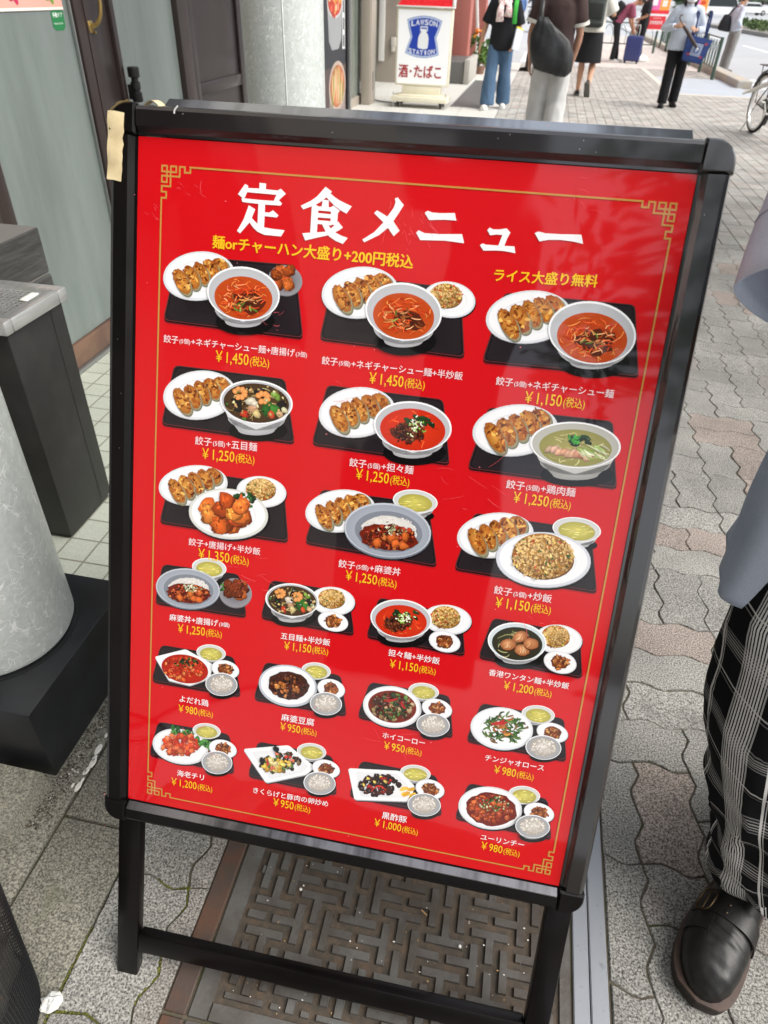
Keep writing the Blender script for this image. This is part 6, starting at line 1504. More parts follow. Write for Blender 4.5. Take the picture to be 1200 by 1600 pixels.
m_leaf = mat('leaf', (1, 1, 1), .55, attr=True, spec=.3)
m_pot = mat('terracotta_pot', H('#8a6a58'), .8, var=(20, .8, .4, .6)); m_potd = mat('dark_pot', H('#2b2b2d'), .6)
rg = random.Random(17)
for k, (x, y, ph, pr_, pm, col, lab, flower) in enumerate([
    (-1.62, 18.9, .22, .14, m_potd, ['#3f5a2a', '#2f4a22', '#5a7a3a'], 'dark pot with an orange flower beside the terracotta pier', '#f0902a'),
    (-1.42, 18.0, .14, .11, m_pot, ['#4a6a30', '#6a8a44'], 'low clay pot of small leaves at the pavement edge', None),
    (-1.36, 19.6, .15, .11, m_pot, ['#3a5a2c', '#54733a'], 'clay pot behind the lowest clay pot by the ledge', None),
    (-1.40, 21.2, .2, .14, m_potd, ['#2f4a26', '#48683a'], 'dark pot with a tall bush behind the walking woman', None),
    (-1.62, 20.6, .16, .12, m_pot, ['#3f6a30', '#5f8a44'], 'clay pot against the second terracotta pier', None)]):
    t = thing('potted_plant', lab, 'potted plant', (x, y, 0), group='pots along the red building')
    g = MB(); g.lathe([(pr_ * .7, 0), (pr_, ph), (pr_ * 1.08, ph), (pr_ * 1.08, ph - .03), (pr_ * .95, ph - .03)], 18, cap=False); g.lathe([(0, ph - .02), (pr_ * .95, ph - .02)], 18, cap=False); g.build('pot', pm, t, smooth=40)
    g = MB(); leaves(g, (0, 0, ph + .22 + (.3 if k == 3 else 0)), (.17, .17, .22 + (.35 if k == 3 else 0)), 300, .045, col, rg); g.build('foliage', m_leaf, t, fix=False)
    if flower:
        g = MB(); leaves(g, (0, -.06, ph + .50), (.09, .06, .07), 60, .04, [flower, '#f6a840'], rg); g.build('flower', m_leaf, t, fix=False)

# ---- trees and hedge over the road, street trees
def tree(lab, x, y, h, cr, cols, n, size, low=.25, z=-.12):
    t = thing('tree', lab, 'tree', (x, y, z), group='trees along the far road')
    g = MB(); g.tube([(0, 0, 0), (.05, .02, h * .25), (-.04, .05, h * .5), (.03, 0, h * .8)], [.19, .15, .11, .04], 10)
    for k in range(5):
        a = k * 1.3 + x; g.tube([(0, 0, h * (.3 + .08 * k)), (cr * .3 * math.cos(a), cr * .3 * math.sin(a), h * (.45 + .08 * k)), (cr * .65 * math.cos(a), cr * .65 * math.sin(a), h * (.55 + .09 * k))], [.08, .055, .02], 7)
    g.build('trunk', mat('bark', H('#4a4038'), .9, var=(14, .7, .4, .6), stretch=(1, 1, .2)), t, smooth=180)
    g = MB(); leaves(g, (0, 0, h * (low + 1) / 2), (cr, cr, h * (1 - low) / 2), n, size, cols, rg); g.build('crown', m_leaf, t, fix=False)
GC = [['#5c6e58', '#6b7f62', '#4e5f4c', '#7b8f70'], ['#62765c', '#728868', '#546650', '#84987a'], ['#586a56', '#62785e', '#4c5e4c', '#72886a']]  # leaf colours greyed and lightened: distance haze put into the palette
LB_ = ['dark round tree at the left of the far row over the road', 'broad tree behind the white van', 'low dense tree beside the broad one behind the vans', 'tall tree further along the far row', 'mid green tree above the hedge', 'dark tree near the right edge of the photo', 'spreading tree at the right edge over the road', 'tree half hidden behind the standing man', 'far tree in the middle of the row', 'dense tree closing the far end of the road']
for k, (px, Y) in enumerate([(1062, 78), (1112, 104), (1138, 96), (1085, 120), (1165, 88), (1190, 92), (1215, 80), (1128, 130), (1010, 118), (960, 140)]):
    Y *= 1.75; q = WY(px, 10, Y); tree(LB_[k], q.x, Y, 8.5 + (k * 37 % 10) * .5, 4.6 + (k % 3) * 1.0, GC[k % 3], 1500, .5, .05)
tree('unseen street tree added behind the camera for reflections', 3.3, -5.5, 7.0, 2.6, GC[1], 2200, .16, .40, 0)  # out of view, added to mottle the reflection in the vinyl
tree('street tree by the road kerb to the right of the photo', 3.6, 5.8, 7.0, 2.3, GC[0], 2200, .15, .46, 0)
hd = thing('hedge', 'clipped green hedge on the road median', 'hedge', (12.9, 54, -.12))
g = MB()
for k in range(20): leaves(g, (-.35 - .0 * k + (9.5 - k) * -.055, (k - 9.5) * 1.0, .42), (.75, .75, .24), 190, .09, ['#5a7040', '#48603a', '#6f854c', '#3f5532'], rg)
g.build('foliage', m_leaf, hd, fix=False)
g = MB(); g.loft([[(a + sx, b, z) for sx, z in ((-1.0, 0), (1.0, 0), (1.0, .18), (-1.0, .18))] for a, b in ((-.9, 12.0), (.2, -12.0))]); tag(g.build('median_kerb', mat('median_stone', H('#8f8c86'), .85)), 'grey kerb under the hedge on the road median', 'kerb').location = (12.7, 54, -.119)

# ---- vehicles far off
m_carw = mat('white_car_paint', H('#e8eaeb'), .25, coat=1.0); m_carg = mat('car_glass', H('#2c3336'), .08, spec=.8); m_tyre = mat('tyre', H('#161617'), .85)
def van(lab, x, y, ry, L, Wd, Ht, hood):
    t = thing('van' if Ht > 1.7 else 'car', lab, 'van' if Ht > 1.7 else 'car', (x, y, -.12), ry, 'white vehicles over the road')
    side = [(-L / 2, .32), (L / 2 - .1, .32), (L / 2, .5), (L / 2 - .05, .85), (L / 2 - hood, .95), (L / 2 - hood - .55, Ht - .06), (L / 2 - hood - .9, Ht), (-L / 2 + .18, Ht - .02), (-L / 2 + .02, Ht - .3)]
    g = MB(); g.loft([[(yy * k, xx, zz) for xx, zz in side] for yy, k in ((-Wd / 2, 1), (-Wd / 2 * .2, 1), (Wd / 2 * .2, 1), (Wd / 2, 1))]); g.build('body', m_carw, t, smooth=40)
    for s in (-1, 1):
        g = MB(); g.prism([(-L / 2 + .25, .98), (L / 2 - hood - .1, .98), (L / 2 - hood - .58, Ht - .16), (-L / 2 + .3, Ht - .14)], Wd / 2 + .001, Wd / 2 + .012, axis=lambda p, q, z: (z * s, p, q)); g.build('side_window', m_carg, t)
    g = MB(); g.add([(-Wd / 2 + .1, L / 2 - hood + .012, 1.0), (Wd / 2 - .1, L / 2 - hood + .012, 1.0), (Wd / 2 - .16, L / 2 - hood - .5, Ht - .1), (-Wd / 2 + .16, L / 2 - hood - .5, Ht - .1)], [(0, 1, 2, 3)]); g.build('windscreen', m_carg, t)
    g = MB(); g.box((-Wd / 2 + .12, -L / 2 - .012, 1.0), (Wd / 2 - .12, -L / 2 + .03, Ht - .16), .005); g.build('rear_window', m_carg, t)
    for s in (-1, 1):
        for yy in (-L / 2 + .75, L / 2 - .8):
            g = MB(); g.tube([(s * (Wd / 2 - .2), yy, .31), (s * (Wd / 2 + .01), yy, .31)], [.31, .31], 20); w_ = g.build('wheel', m_tyre, t, smooth=40)
            g = MB(); g.tube([(s * (Wd / 2 + .011), yy, .31), (s * (Wd / 2 + .02), yy, .31)], [.19, .17], 16); g.build('rim', m_alu, w_, smooth=40)
        g = MB(); g.box((s * Wd / 2 - .12 - .1 * s, -L / 2 - .01, .75), (s * Wd / 2 + .0 - .02 * s, -L / 2 + .05, 1.0), .01); g.build('tail_light', mat('tail_red', H('#b01a1a'), .3), t)
        g = MB(); g.box((s * (Wd / 2 - .2) - .14, L / 2 - .06, .62), (s * (Wd / 2 - .2) + .14, L / 2 + .005, .78), .01); g.build('headlight', mat('lamp_lens', H('#dfe6ea'), .1, spec=.8), t)
q = W(1123, 27, -.12); van('white van parked over the road behind the standing man', q.x, q.y, R_(-75), 4.4, 1.75, 1.95, .55)
q = W(1172, 24, -.12); van('white car right of the van over the road', q.x, q.y, R_(-75), 4.2, 1.7, 1.45, 1.0)

# ---- railings, banners, weights
m_green = mat('green_rail_paint', H('#3d5347'), .45, var=(30, .8, .5, .7))
def railing(lab, x, y, rz, n, pitch=2.0):
    t = thing('railing', lab, 'railing', (x, y, 0), rz, 'green street railings')
    for k in range(n + 1): part('post', m_green, t, lambda g: g.tube([(0, k * pitch, 0), (0, k * pitch, .80)], .038, 12), X=Matrix(), smooth=40)
    for k in range(n):
        def pan(g):
            a, b = k * pitch + .05, (k + 1) * pitch - .05
            for z in (.78, .22): g.tube([(0, a, z), (0, b, z)], .016, 8)
            m_ = 5; w_ = (b - a) / m_
            for j in range(m_):
                c = a + w_ * (j + .5); g.tube([(0, c - w_ * .34, .22), (0, c - w_ * .36, .48), (0, c - w_ * .2, .66), (0, c, .73), (0, c + w_ * .2, .66), (0, c + w_ * .36, .48), (0, c + w_ * .34, .22)], .010, 6)
        part('panel', m_green, t, pan, X=Matrix(), smooth=60)
railing('green railing of looped bars along the roadside kerb', 3.72, 19.45, R_(-1.0), 6)
railing('green railing across the far pavement corner behind the suitcase', 1.15, 28.2, R_(-90), 1, 2.2)
m_flag = mat('flag_print', (1, 1, 1), .8, attr=True)
def banner(lab, x, y, w_, blocks, rz=0):
    t = thing('banner', lab, 'banner', (x, y, 0), rz, 'pink and orange banners at the kerb')
    part('pole', mat('white_pole', H('#dcdcd8'), .5), t, lambda g: (g.tube([(-w_ / 2 - .02, 0, .1), (-w_ / 2 - .02, 0, 2.4)], .012, 8), g.tube([(-w_ / 2 - .02, 0, 2.38), (w_ / 2, 0, 2.38)], .010, 8)), X=Matrix(), smooth=60)
    g = MB(); n = 10
    def fx(u): return .03 * math.sin(u * 5)
    def pat(u0, z0, u1, z1, col, lift):
        k = 6; P = []; F = []
        for j in range(k + 1): u = u0 + (u1 - u0) * j / k; P += [(u, fx(u) - lift, z0), (u, fx(u) - lift, z1)]
        F = [[2 * j, 2 * j + 2, 2 * j + 3, 2 * j + 1] for j in range(k)]; g.add(P, F, 0, col)
    for (u0, z0, u1, z1, col, lf) in blocks: pat(-w_ / 2 + u0 * w_, z0, -w_ / 2 + u1 * w_, z1, H(col), lf * .004)
    g.build('flag', m_flag, t, fix=False)
    part('base', mat('water_weight', H('#e4e3dc'), .6), t, lambda g: (g.lathe([(0, 0), (.27, 0), (.30, .05), (.24, .13), (.10, .17), (.04, .20), (0, .20)], 20, (-w_ / 2 - .02, 0, 0), False),), X=Matrix(), smooth=50)
def glyphs(u0, z0, u1, z1, n, col, lf):
    L_ = []; r_ = random.Random(int(z0 * 100) + n)
    for k in range(n):
        a = u0 + (u1 - u0) * k / n; b = a + (u1 - u0) / n * .75
        for q in range(3): zz = z0 + (z1 - z0) * (q / 3); L_.append((a, zz, b - r_.uniform(0, .03), zz + (z1 - z0) / 3 * .55, col, lf))
        L_.append((a + (b - a) * .42, z0, a + (b - a) * .58, z1, col, lf))
    return L_
bl = [(0, 1.10, 1, 2.36, '#f2eef0', 0), (.02, 1.18, .5, 2.34, '#e56fae', 1), (.5, 1.18, .98, 2.34, '#f0a24a', 1), (0, 1.10, 1, 1.18, '#e0343e', 2), (.12, 1.28, .36, 1.62, '#f7eef4', 3), (.6, 1.26, .84, 1.40, '#f4e6d8', 3), (0, .72, 1, 1.085, '#f3eff0', 0), (.10, .755, .92, 1.05, '#d8363f', 1)] + glyphs(.18, .87, .82, .95, 6, '#f6eef0', 3) + glyphs(.3, .99, .7, 1.02, 5, '#f0d8da', 3) + glyphs(.1, 1.68, .44, 1.95, 1, '#fbf4f8', 3) + glyphs(.58, 1.5, .9, 1.75, 2, '#d8412c', 3)
banner('pink and orange banner over a red panel behind the suitcase', 2.80, 24.2, .56, bl, R_(6))
bl2 = [(0, .9, 1, 2.36, '#f3eef0', 0), (.02, 1.2, .5, 2.34, '#ea7ab8', 1), (.5, 1.2, .98, 2.34, '#f09a3c', 1), (0, .9, 1, 1.19, '#e8505a', 1)] + glyphs(.55, 1.35, .95, 1.7, 1, '#d0402c', 3) + glyphs(.2, .98, .85, 1.12, 2, '#f8eaea', 3)
banner('pink and orange banner half hidden by the woman with the navy tote', 3.60, 22.8, .42, bl2, R_(4))

# ================================================================== PEOPLE WALKING PAST, AND WHAT THEY CARRY
V3 = Vector
def P0(**k): return {a: b for a, b in k.items()}
# woman in black with jeans
person('woman in black T-shirt and wide blue jeans with a pink scarf walking towards the camera', (-.70, 12.45, 0), 176, .95,
    P0(knR=(.11, .10, .50), anR=(.12, .14, .085), toR=(.15, .31, .03), knL=(-.09, -.03, .49), anL=(-.10, -.16, .10), toL=(-.12, .02, .03), elR=(.27, -.04, 1.12), wrR=(.33, .02, .87), haR=(.34, .05, .71), elL=(-.25, -.02, 1.10), wrL=(-.22, .14, .90), haL=(-.16, .2, .78)),
    '#b98e72', dict(c='#1f2024', hem=.80, sr=.085, sl=.90, th=.012), dict(c='#506a86', w=(.10, .095, .118), fold=.008), ('#e2e0da',), (.22, None), vox=.014)
# her scarf, folder and strap belong to no body: things of their own
t = thing('scarf', 'pink and white scarf hanging round the neck of the woman in jeans', 'scarf', (-.70, 12.45, 1.30))
g = MB(); g.tube([(.085 * math.cos(a), .075 * math.sin(a) + .0, .045 + .02 * math.sin(a)) for a in [2 * math.pi * k / 20 for k in range(21)]], .034, 10)
for s, l in ((-1, -.19), (1, -.13)): g.tube([(.05 * s, -.09, .03), (.06 * s, -.145, -.05), (.055 * s, -.15, l)], [(.03, .02), (.045, .016), (.055, .012)], 12, right=(1, 0, 0))
g.build('cloth', mat('scarf_print', H('#d8a8a8'), .8, var=(22, H('#f0e6e2'), .45, .55), var2=(40, H('#b06a72'), .6, .65)), t, smooth=180, fold=(.006, 30, 30, 12))
t = thing('folder', 'white folder with yellow edge under the arm of the woman in jeans', 'folder', (-.47, 12.28, .90))
g = MB(); M_ = Matrix.Rotation(R_(55), 4, 'Z') @ Matrix.Rotation(R_(14), 4, 'Y'); g.box((-.075, -.010, -.13), (.075, .010, .13), .003); g.build('cover', mat('folder_white', H('#cfd6dd'), .4), t, X=M_, smooth=30)
g = MB(); g.box((-.077, -.012, .131), (.077, .012, .150), .003); g.build('edge', mat('folder_yellow', H('#ecd83a'), .5), t, X=M_, smooth=30)
t = thing('shoulder_strap', 'bright green bag strap on the shoulder of the woman in jeans', 'strap', (-.54, 12.40, 1.25))
g = MB(); g.tube([(.0, -.09, -.16), (-.004, -.115, -.05), (-.004, -.09, .05), (-.004, -.01, .115), (0, .08, .08), (.0, .12, -.1)], [(.03, .006)] * 6, 8, right=(1, 0, 0)); g.build('webbing', cloth('strap_green', '#46b04a'), t, smooth=60)
# person in brown with grey trousers, black hobo bag
person('person in dark brown T-shirt with white cuffs and pale grey trousers walking away', (.06, 9.0, 0), 2, 1.02,
    P0(knL=(-.10, .09, .50), anL=(-.10, .05, .085), knR=(.10, .0, .49), anR=(.10, -.12, .10), toR=(.12, .05, .03), elL=(-.26, -.03, 1.10), wrL=(-.235, .0, .86), haL=(-.23, .03, .70), elR=(.235, .02, 1.10), wrR=(.215, .10, .88), haR=(.2, .14, .74)),
    '#c0927a', dict(c='#493a38', hem=.80, sr=.088, sl=.66, cuffs='#e6e3da', th=.012), dict(c='#d2d2d0', w=(.108, .10, .098), fold=.010), ('#dcdcd8',), (.05, None), vox=.014)
t = thing('hobo_bag', 'large black leather hobo bag slung behind the person in brown', 'bag', (.035, 8.79, 1.03), scale=.86)
g = MB(); n = 32; rows = []
for z, cx, a, b in ((-.275, .03, .13, .03), (-.265, .03, .20, .07), (-.20, .015, .245, .10), (-.10, .0, .262, .085), (-.02, -.01, .258, .07), (.05, -.04, .225, .055), (.11, -.085, .165, .036), (.17, -.125, .105, .028), (.24, -.16, .055, .02)):
    rows.append([(cx + a * math.cos(t_), b * math.sin(t_) * (1 + .08 * math.sin(5 * t_)), z + .045 * (cx + a * math.cos(t_)) / .2 * (-1 if z < 0 else -.6)) for t_ in [2 * math.pi * j / n for j in range(n)]])
g.loft(rows); g.build('bag_body', mat('bag_leather', H('#1d1e1f'), .44, var=(8, H('#2a2b2d'), .4, .6), coat=.05, coat_r=.25), t, smooth=180, fold=(.030, 15, 15, 2.6, 4.0))
g = MB(); g.tube([(-.18, .0, .20), (-.19, .02, .30), (-.19, .10, .42), (-.17, .20, .47), (-.15, .31, .40)], [(.03, .008), (.028, .008), (.026, .008), (.026, .008), (.026, .008)], 8, right=(1, 0, 0)); g.tube([(.19, .0, .02), (.06, -.01, .06), (-.08, -.005, .16), (-.19, .0, .26)], [(.012, .006)] * 4, 8); g.build('strap', mat('bag_leather', H('#232425'), .38), t, smooth=60)
g = MB(); g.ball((-.195, -.015, .235), .012, 8); g.ball((-.175, -.018, .245), .010, 8); g.build('stud', m_silver, t, smooth=60)
# person with backpack and long shorts
person('person in white T-shirt and long black shorts walking away with a backpack', (.70, 14.85, 0), -4, 1.02,
    P0(knL=(-.09, .03, .49), anL=(-.085, .02, .085), toL=(-.10, .2, .03), knR=(.09, .06, .50), anR=(.085, -.19, .20), toR=(.10, -.13, .03), elR=(.30, .02, 1.17), wrR=(.24, .24, 1.26), haR=(.16, .3, 1.34)),
    '#c99a7c', dict(c='#dedbd2', hem=.93, sr=.095, sl=.85, th=.015), dict(c='#222225', w=(.1, .09, .09), cut=3, skirt=.50), ('#2a2a2b', '#6a6a66'), (.08, None), vox=.014)
t = thing('backpack', 'dark grey roll top backpack worn by the person in long black shorts', 'backpack', (.68, 14.66, 1.26))
g = MB(); g.box((-.155, -.10, -.24), (.155, .06, .26), .045, 4); g.build('bag_body', mat('pack_nylon', H('#3b413e'), .5, var=(9, H('#4a504c'), .4, .6)), t, smooth=60, fold=(.006, 12, 12, 8))
g = MB(); g.box((-.14, -.125, -.235), (.14, -.06, -.16), .02, 3); g.box((-.12, -.118, -.12), (.12, -.09, .10), .012, 3); g.build('pocket', mat('pack_dark', H('#232725'), .5), t, smooth=60)
g = MB()
for s in (-1, 1): g.tube([(.11 * s, .04, .20), (.12 * s, .16, .18), (.13 * s, .26, .02), (.12 * s, .2, -.15), (.12 * s, .05, -.2)], [(.028, .007)] * 5, 8, right=(1, 0, 0))
g.build('strap', mat('pack_dark', H('#232725'), .5), t, smooth=60)
# man hidden behind the one in brown: a dark leg and shoe
person('person in dark clothes half hidden behind the person in brown, one black shoe showing', (-.20, 19.2, 0), 62, 1.0,
    P0(knL=(-.09, .16, .52), anL=(-.09, .20, .085), toL=(-.10, .38, .03), anR=(.09, -.22, .12), toR=(.1, -.05, .03)), '#a87c64', dict(c='#3a3536', hem=.88), dict(c='#4a4240', w=(.095, .08, .07)), '#1f1e20', (.05, None), vox=.016)
# woman with folded umbrella and navy tote
person('woman in pale blue shirt and black trousers wearing a mask and holding a folded umbrella', (2.06, 13.92, 0), 178, .945,
    P0(elR=(.33, -.04, 1.12), wrR=(.17, .20, 1.17), haR=(.03, .27, 1.19), elL=(-.30, -.05, 1.12), wrL=(-.17, .17, 1.13), haL=(-.07, .26, 1.17), knR=(.10, .10, .50), anR=(.10, .09, .085), toR=(.13, .26, .03), knL=(-.09, .0, .49), anL=(-.10, -.14, .10), toL=(-.12, .03, .03)),
    '#c49a80', dict(c='#c3ccd9', hem=.84, long=True, collar=True, flare=1.12, th=.016, cuff=.05), dict(c='#1d1d20', w=(.098, .082, .082), fold=.006), '#191819', (.19, None), True, vox=.013)
t = thing('umbrella', 'folded dark brown umbrella held by the woman in the pale blue shirt', 'umbrella', (2.06, 13.62, 1.06))
g = MB(); g.tube([(-.075, .0, .06), (.0, -.005, -.01), (.12, -.01, -.135), (.20, -.015, -.21)], [.018, .026, .027, .016], 12); g.build('canopy', mat('umbrella_cloth', H('#3a2d2c'), .6), t, smooth=60, fold=(.004, 40, 40, 10))
g = MB(); g.tube([(-.08, 0, .065), (-.13, .0, .115), (-.155, 0, .15), (-.15, 0, .185), (-.12, 0, .195)], .009, 8); g.build('handle', mat('umbrella_handle', H('#4a3628'), .4), t, smooth=60)
g = MB(); g.tube([(.20, -.015, -.21), (.225, -.016, -.236)], [.014, .009], 8); g.build('tip', m_white, t, smooth=60)
t = thing('tote_bag', 'navy tote bag with white square print carried by the woman in pale blue', 'bag', (2.27, 13.74, .82))
M_ = Matrix.Rotation(R_(9), 4, 'Y')
g = MB(); g.loft([[(a * sx, b * sy, z) for sx, sy in ((-1, -1), (-.4, -1.15), (.4, -1.15), (1, -1), (1, 1), (.4, 1.15), (-.4, 1.15), (-1, 1))] for a, b, z in ((.13, .06, -.17), (.15, .075, -.15), (.175, .07, 0), (.195, .045, .16))]); g.build('bag_body', mat('navy_canvas', H('#28407c'), .8, var=(7, H('#223668'), .4, .6)), t, X=M_, smooth=40, fold=(.007, 10, 10, 10))
g = MB()
for x in (-.09, .10): g.tube([(x, -.03, .15), (x + .012, -.02, .30), (x + .02, .03, .46), (x + .0, .08, .49), (x + .0, .1, .30), (x, .03, .15)], [(.014, .004)] * 6, 8, right=(1, 0, 0))
g.build('strap', cloth('navy_strap', '#1f2f5c'), t, smooth=60)
g = MB()
def sq(a, b, col, lf): g.add([(x, -.0835 - lf, z) for x, z in ((-a, -b), (a, -b), (a, b), (-a, b))], [(0, 1, 2, 3)], 0, H(col))
sq(.075, .08, '#c6cedd', .006); sq(.066, .071, '#3a548c', .008); sq(.056, .061, '#b4c0d6', .010); sq(.044, .048, '#43598c', .012); sq(.018, .03, '#aab6ce', .014)
for cx, cz in ((-.10, -.075), (.10, -.085), (.11, .09)):
    for k in range(3): g.add([(cx - .022 + k * .014, -.0865, cz - .012), (cx - .012 + k * .014, -.0865, cz - .012), (cx - .006 + k * .014, -.0865, cz + .018), (cx - .014 + k * .014, -.0865, cz + .018)], [(0, 1, 2, 3)], 0, H('#c0434c'))
g.build('print', m_flag, t, X=M_, fix=False)
# two people at a suitcase
person('man in maroon polo shirt leaning over a blue suitcase', (1.80, 23.45, 0), -84, .97,
    P0(pelvis=(0, -.10, .93), waist=(0, -.03, 1.05), chest=(0, .10, 1.19), neckb=(0, .24, 1.31), neck=(0, .31, 1.36), head=(0, .42, 1.41), shL=(-.17, .21, 1.27), shR=(.17, .21, 1.27), elL=(-.21, .27, .98), elR=(.21, .27, .98), wrL=(-.15, .38, .76), wrR=(.17, .36, .74), haL=(-.13, .42, .66), haR=(.15, .40, .64), hipL=(-.09, -.1, .90), hipR=(.09, -.1, .90), knL=(-.1, .0, .49), knR=(.1, -.04, .49), anL=(-.1, .06, .085), anR=(.1, -.08, .085), toL=(-.11, .24, .03), toR=(.11, .10, .03)),
    '#b5876b', dict(c='#8a4a5e', hem=.9, sr=.082, sl=.8), dict(c='#232325', w=(.09, .075, .07)), ('#cfcdc8',), (.04, None), vox=.016)
t = thing('backpack', 'black backpack on the back of the man leaning over the suitcase', 'backpack', (1.66, 23.45, 1.14))
g = MB(); g.box((-.12, -.15, -.24), (.08, .15, .22), .05, 4); g.build('bag_body', cloth('pack_black', '#242527', .6), t, X=Matrix.Rotation(R_(35), 4, 'Y'), smooth=60)
person('person in black T-shirt and black trousers facing the man with the suitcase', (2.46, 24.1, 0), 100, .95,
    P0(elL=(-.22, .02, 1.10), wrL=(-.16, .22, 1.02), haL=(-.12, .3, .98), elR=(.22, .02, 1.1), wrR=(.2, .12, .86)), '#c09276', dict(c='#26272a', hem=.84, sr=.085, sl=.8), dict(c='#232326', w=(.095, .085, .08)), '#222224', (.2, None), vox=.016)
t = thing('suitcase', 'large navy blue hard suitcase with raised pull handle', 'suitcase', (2.25, 23.35, 0), R_(-8))
g = MB(); g.box((-.215, -.135, .055), (.215, .135, .62), .04, 4)
for k in range(5): x = -.15 + k * .075; g.box((x - .012, -.142, .10), (x + .012, -.13, .58), .004)
g.build('shell', mat('suitcase_blue', H('#2f3a72'), .45, coat=.15), t, smooth=50)
g = MB(); g.tube([(-.07, .06, .60), (-.07, .06, .83), (-.055, .06, .85), (.055, .06, .85), (.07, .06, .83), (.07, .06, .60)], .012, 8); g.build('handle', m_silver, t, smooth=60)
for sx in (-1, 1):
    for sy in (-1, 1): g = MB(); g.tube([(.16 * sx - .02, .09 * sy, .03), (.16 * sx + .02, .09 * sy, .03)], .03, 14); g.box((.16 * sx - .028, .09 * sy - .02, .03), (.16 * sx + .028, .09 * sy + .02, .06), .004); g.build('wheel', m_black, t, smooth=40)
# man waiting at the crossing
q = W(1129, 113, -.12)
person('man in pale blue shirt and grey trousers waiting at the crossing with hand on hip', (q.x, q.y, -.12), -62, 1.0,
    P0(elR=(.26, -.16, 1.13), wrR=(.20, .02, 1.03), haR=(.13, .10, .98), chest=(0, -.03, 1.25), neckb=(0, -.02, 1.42), neck=(0, .01, 1.49), head=(0, .06, 1.585), pelvis=(0, .04, .93), elL=(-.25, -.1, 1.12), wrL=(-.2, .06, 1.0), haL=(-.15, .14, .96), hipL=(-.09, .05, .9), hipR=(.09, .05, .9)),
    '#c09478', dict(c='#c2cbda', hem=.95, long=True, collar=True), dict(c='#8f8e8c', w=(.092, .076, .075)), '#4a4038', (.05, None), True, vox=.014)
t = thing('shoulder_bag', 'black shoulder bag behind the man waiting at the crossing', 'bag', (q.x - .26, q.y + .02, .93))
g = MB(); g.loft([[(a * math.cos(u), b * math.sin(u), z - .12 * a * math.cos(u)) for u in [2 * math.pi * j / 20 for j in range(20)]] for a, b, z in ((.13, .05, -.14), (.175, .08, -.10), (.15, .08, .05), (.09, .05, .20))]); g.tube([(.0, .0, .18), (.08, 0, .30), (.20, .0, .44)], [(.02, .006)] * 3, 8); g.build('bag_body', cloth('bag_black', '#2a2a2e', .5), t, smooth=60)
# far down the street
person('person in blue far down the street', (-1.35, 33.6, -.008), 20, 1.0, None, '#b58a70', dict(c='#5a78a8', hem=.85, long=True), dict(c='#3c4454', w=(.095, .08, .075)), '#26262a', (.06, None), vox=.02)
t = thing('scooter', 'motor scooter with rider seen head on far down the street', 'motor scooter', (-1.02, 44.0, -.12))
g = MB(); g.tube([(0, -.05, .28), (0, .05, .28)], [.27, .27], 18); g.build('wheel', m_tyre, t, X=Matrix.Translation((0, -.55, 0)) @ Matrix.Rotation(R_(90), 4, 'Z'), smooth=40)
g = MB(); g.tube([(0, -.05, .28), (0, .05, .28)], [.27, .27], 18); g.build('wheel', m_tyre, t, X=Matrix.Translation((0, .6, 0)) @ Matrix.Rotation(R_(90), 4, 'Z'), smooth=40)
g = MB(); g.loft([[(a * math.cos(u), -.45 + .08 * math.sin(u), z) for u in [2 * math.pi * j / 16 for j in range(16)]] for a, z in ((.12, .30), (.20, .5), (.24, .75), (.16, .98))]); g.box((-.16, -.1, .45), (.16, .8, .75), .06, 3); g.build('fairing', m_carw, t, smooth=60)
g = MB(); g.tube([(-.34, -.4, 1.02), (0, -.45, 1.0), (.34, -.4, 1.02)], .018, 8); g.build('handlebar', m_black, t, smooth=60)
g = MB(); g.ball((0, -.54, .86), (.08, .03, .07), 10); g.build('headlight', mat('lamp_lens', H('#dfe6ea'), .1, spec=.8), t, smooth=180)
person('rider in dark clothes with white helmet on the far scooter', (-1.02, 44.2, -.03), 180, 1.0, P0(pelvis=(0, 0, .84), waist=(0, .02, .97), chest=(0, .06, 1.15), neckb=(0, .1, 1.32), neck=(0, .12, 1.39), head=(0, .16, 1.49), shL=(-.18, .1, 1.28), shR=(.18, .1, 1.28), elL=(-.3, .3, 1.12), elR=(.3, .3, 1.12), wrL=(-.3, .55, 1.1), wrR=(.3, .55, 1.1), haL=(-.3, .68, 1.1), haR=(.3, .68, 1.1), hipL=(-.1, 0, .82), hipR=(.1, 0, .82), knL=(-.2, .4, .72), knR=(.2, .4, .72), anL=(-.18, .38, .30), anR=(.18, .38, .30), toL=(-.18, .55, .26), toR=(.18, .55, .26)), '#b58a70', dict(c='#3a3d42', hem=.82, long=True), dict(c='#2f3136', w=(.09, .075, .07)), '#222224', None, vox=.02)
t = thing('helmet', 'white helmet on the head of the far scooter rider', 'helmet', (-1.02, 44.05, 1.50))
g = MB(); g.ball((0, 0, .03), (.14, .15, .15), 12); g.build('shell', m_carw, t, smooth=180)
t = thing('street_sign_board', 'white sign board with red top standing far down the street', 'sign board', (-1.62, 36.5, -.012))
part('panel', m_white, t, lambda g: g.box((-.34, -.03, .25), (.34, .03, 1.15), .01), X=Matrix()); part('header', mat('board_red', H('#c8423a'), .5), t, lambda g: g.box((-.34, -.036, .92), (.34, -.031, 1.14)), X=Matrix()); part('foot', m_black, t, lambda g: (g.box((-.3, -.2, 0), (-.24, .2, .25), .01), g.box((.24, -.2, 0), (.3, .2, .25), .01)), X=Matrix())

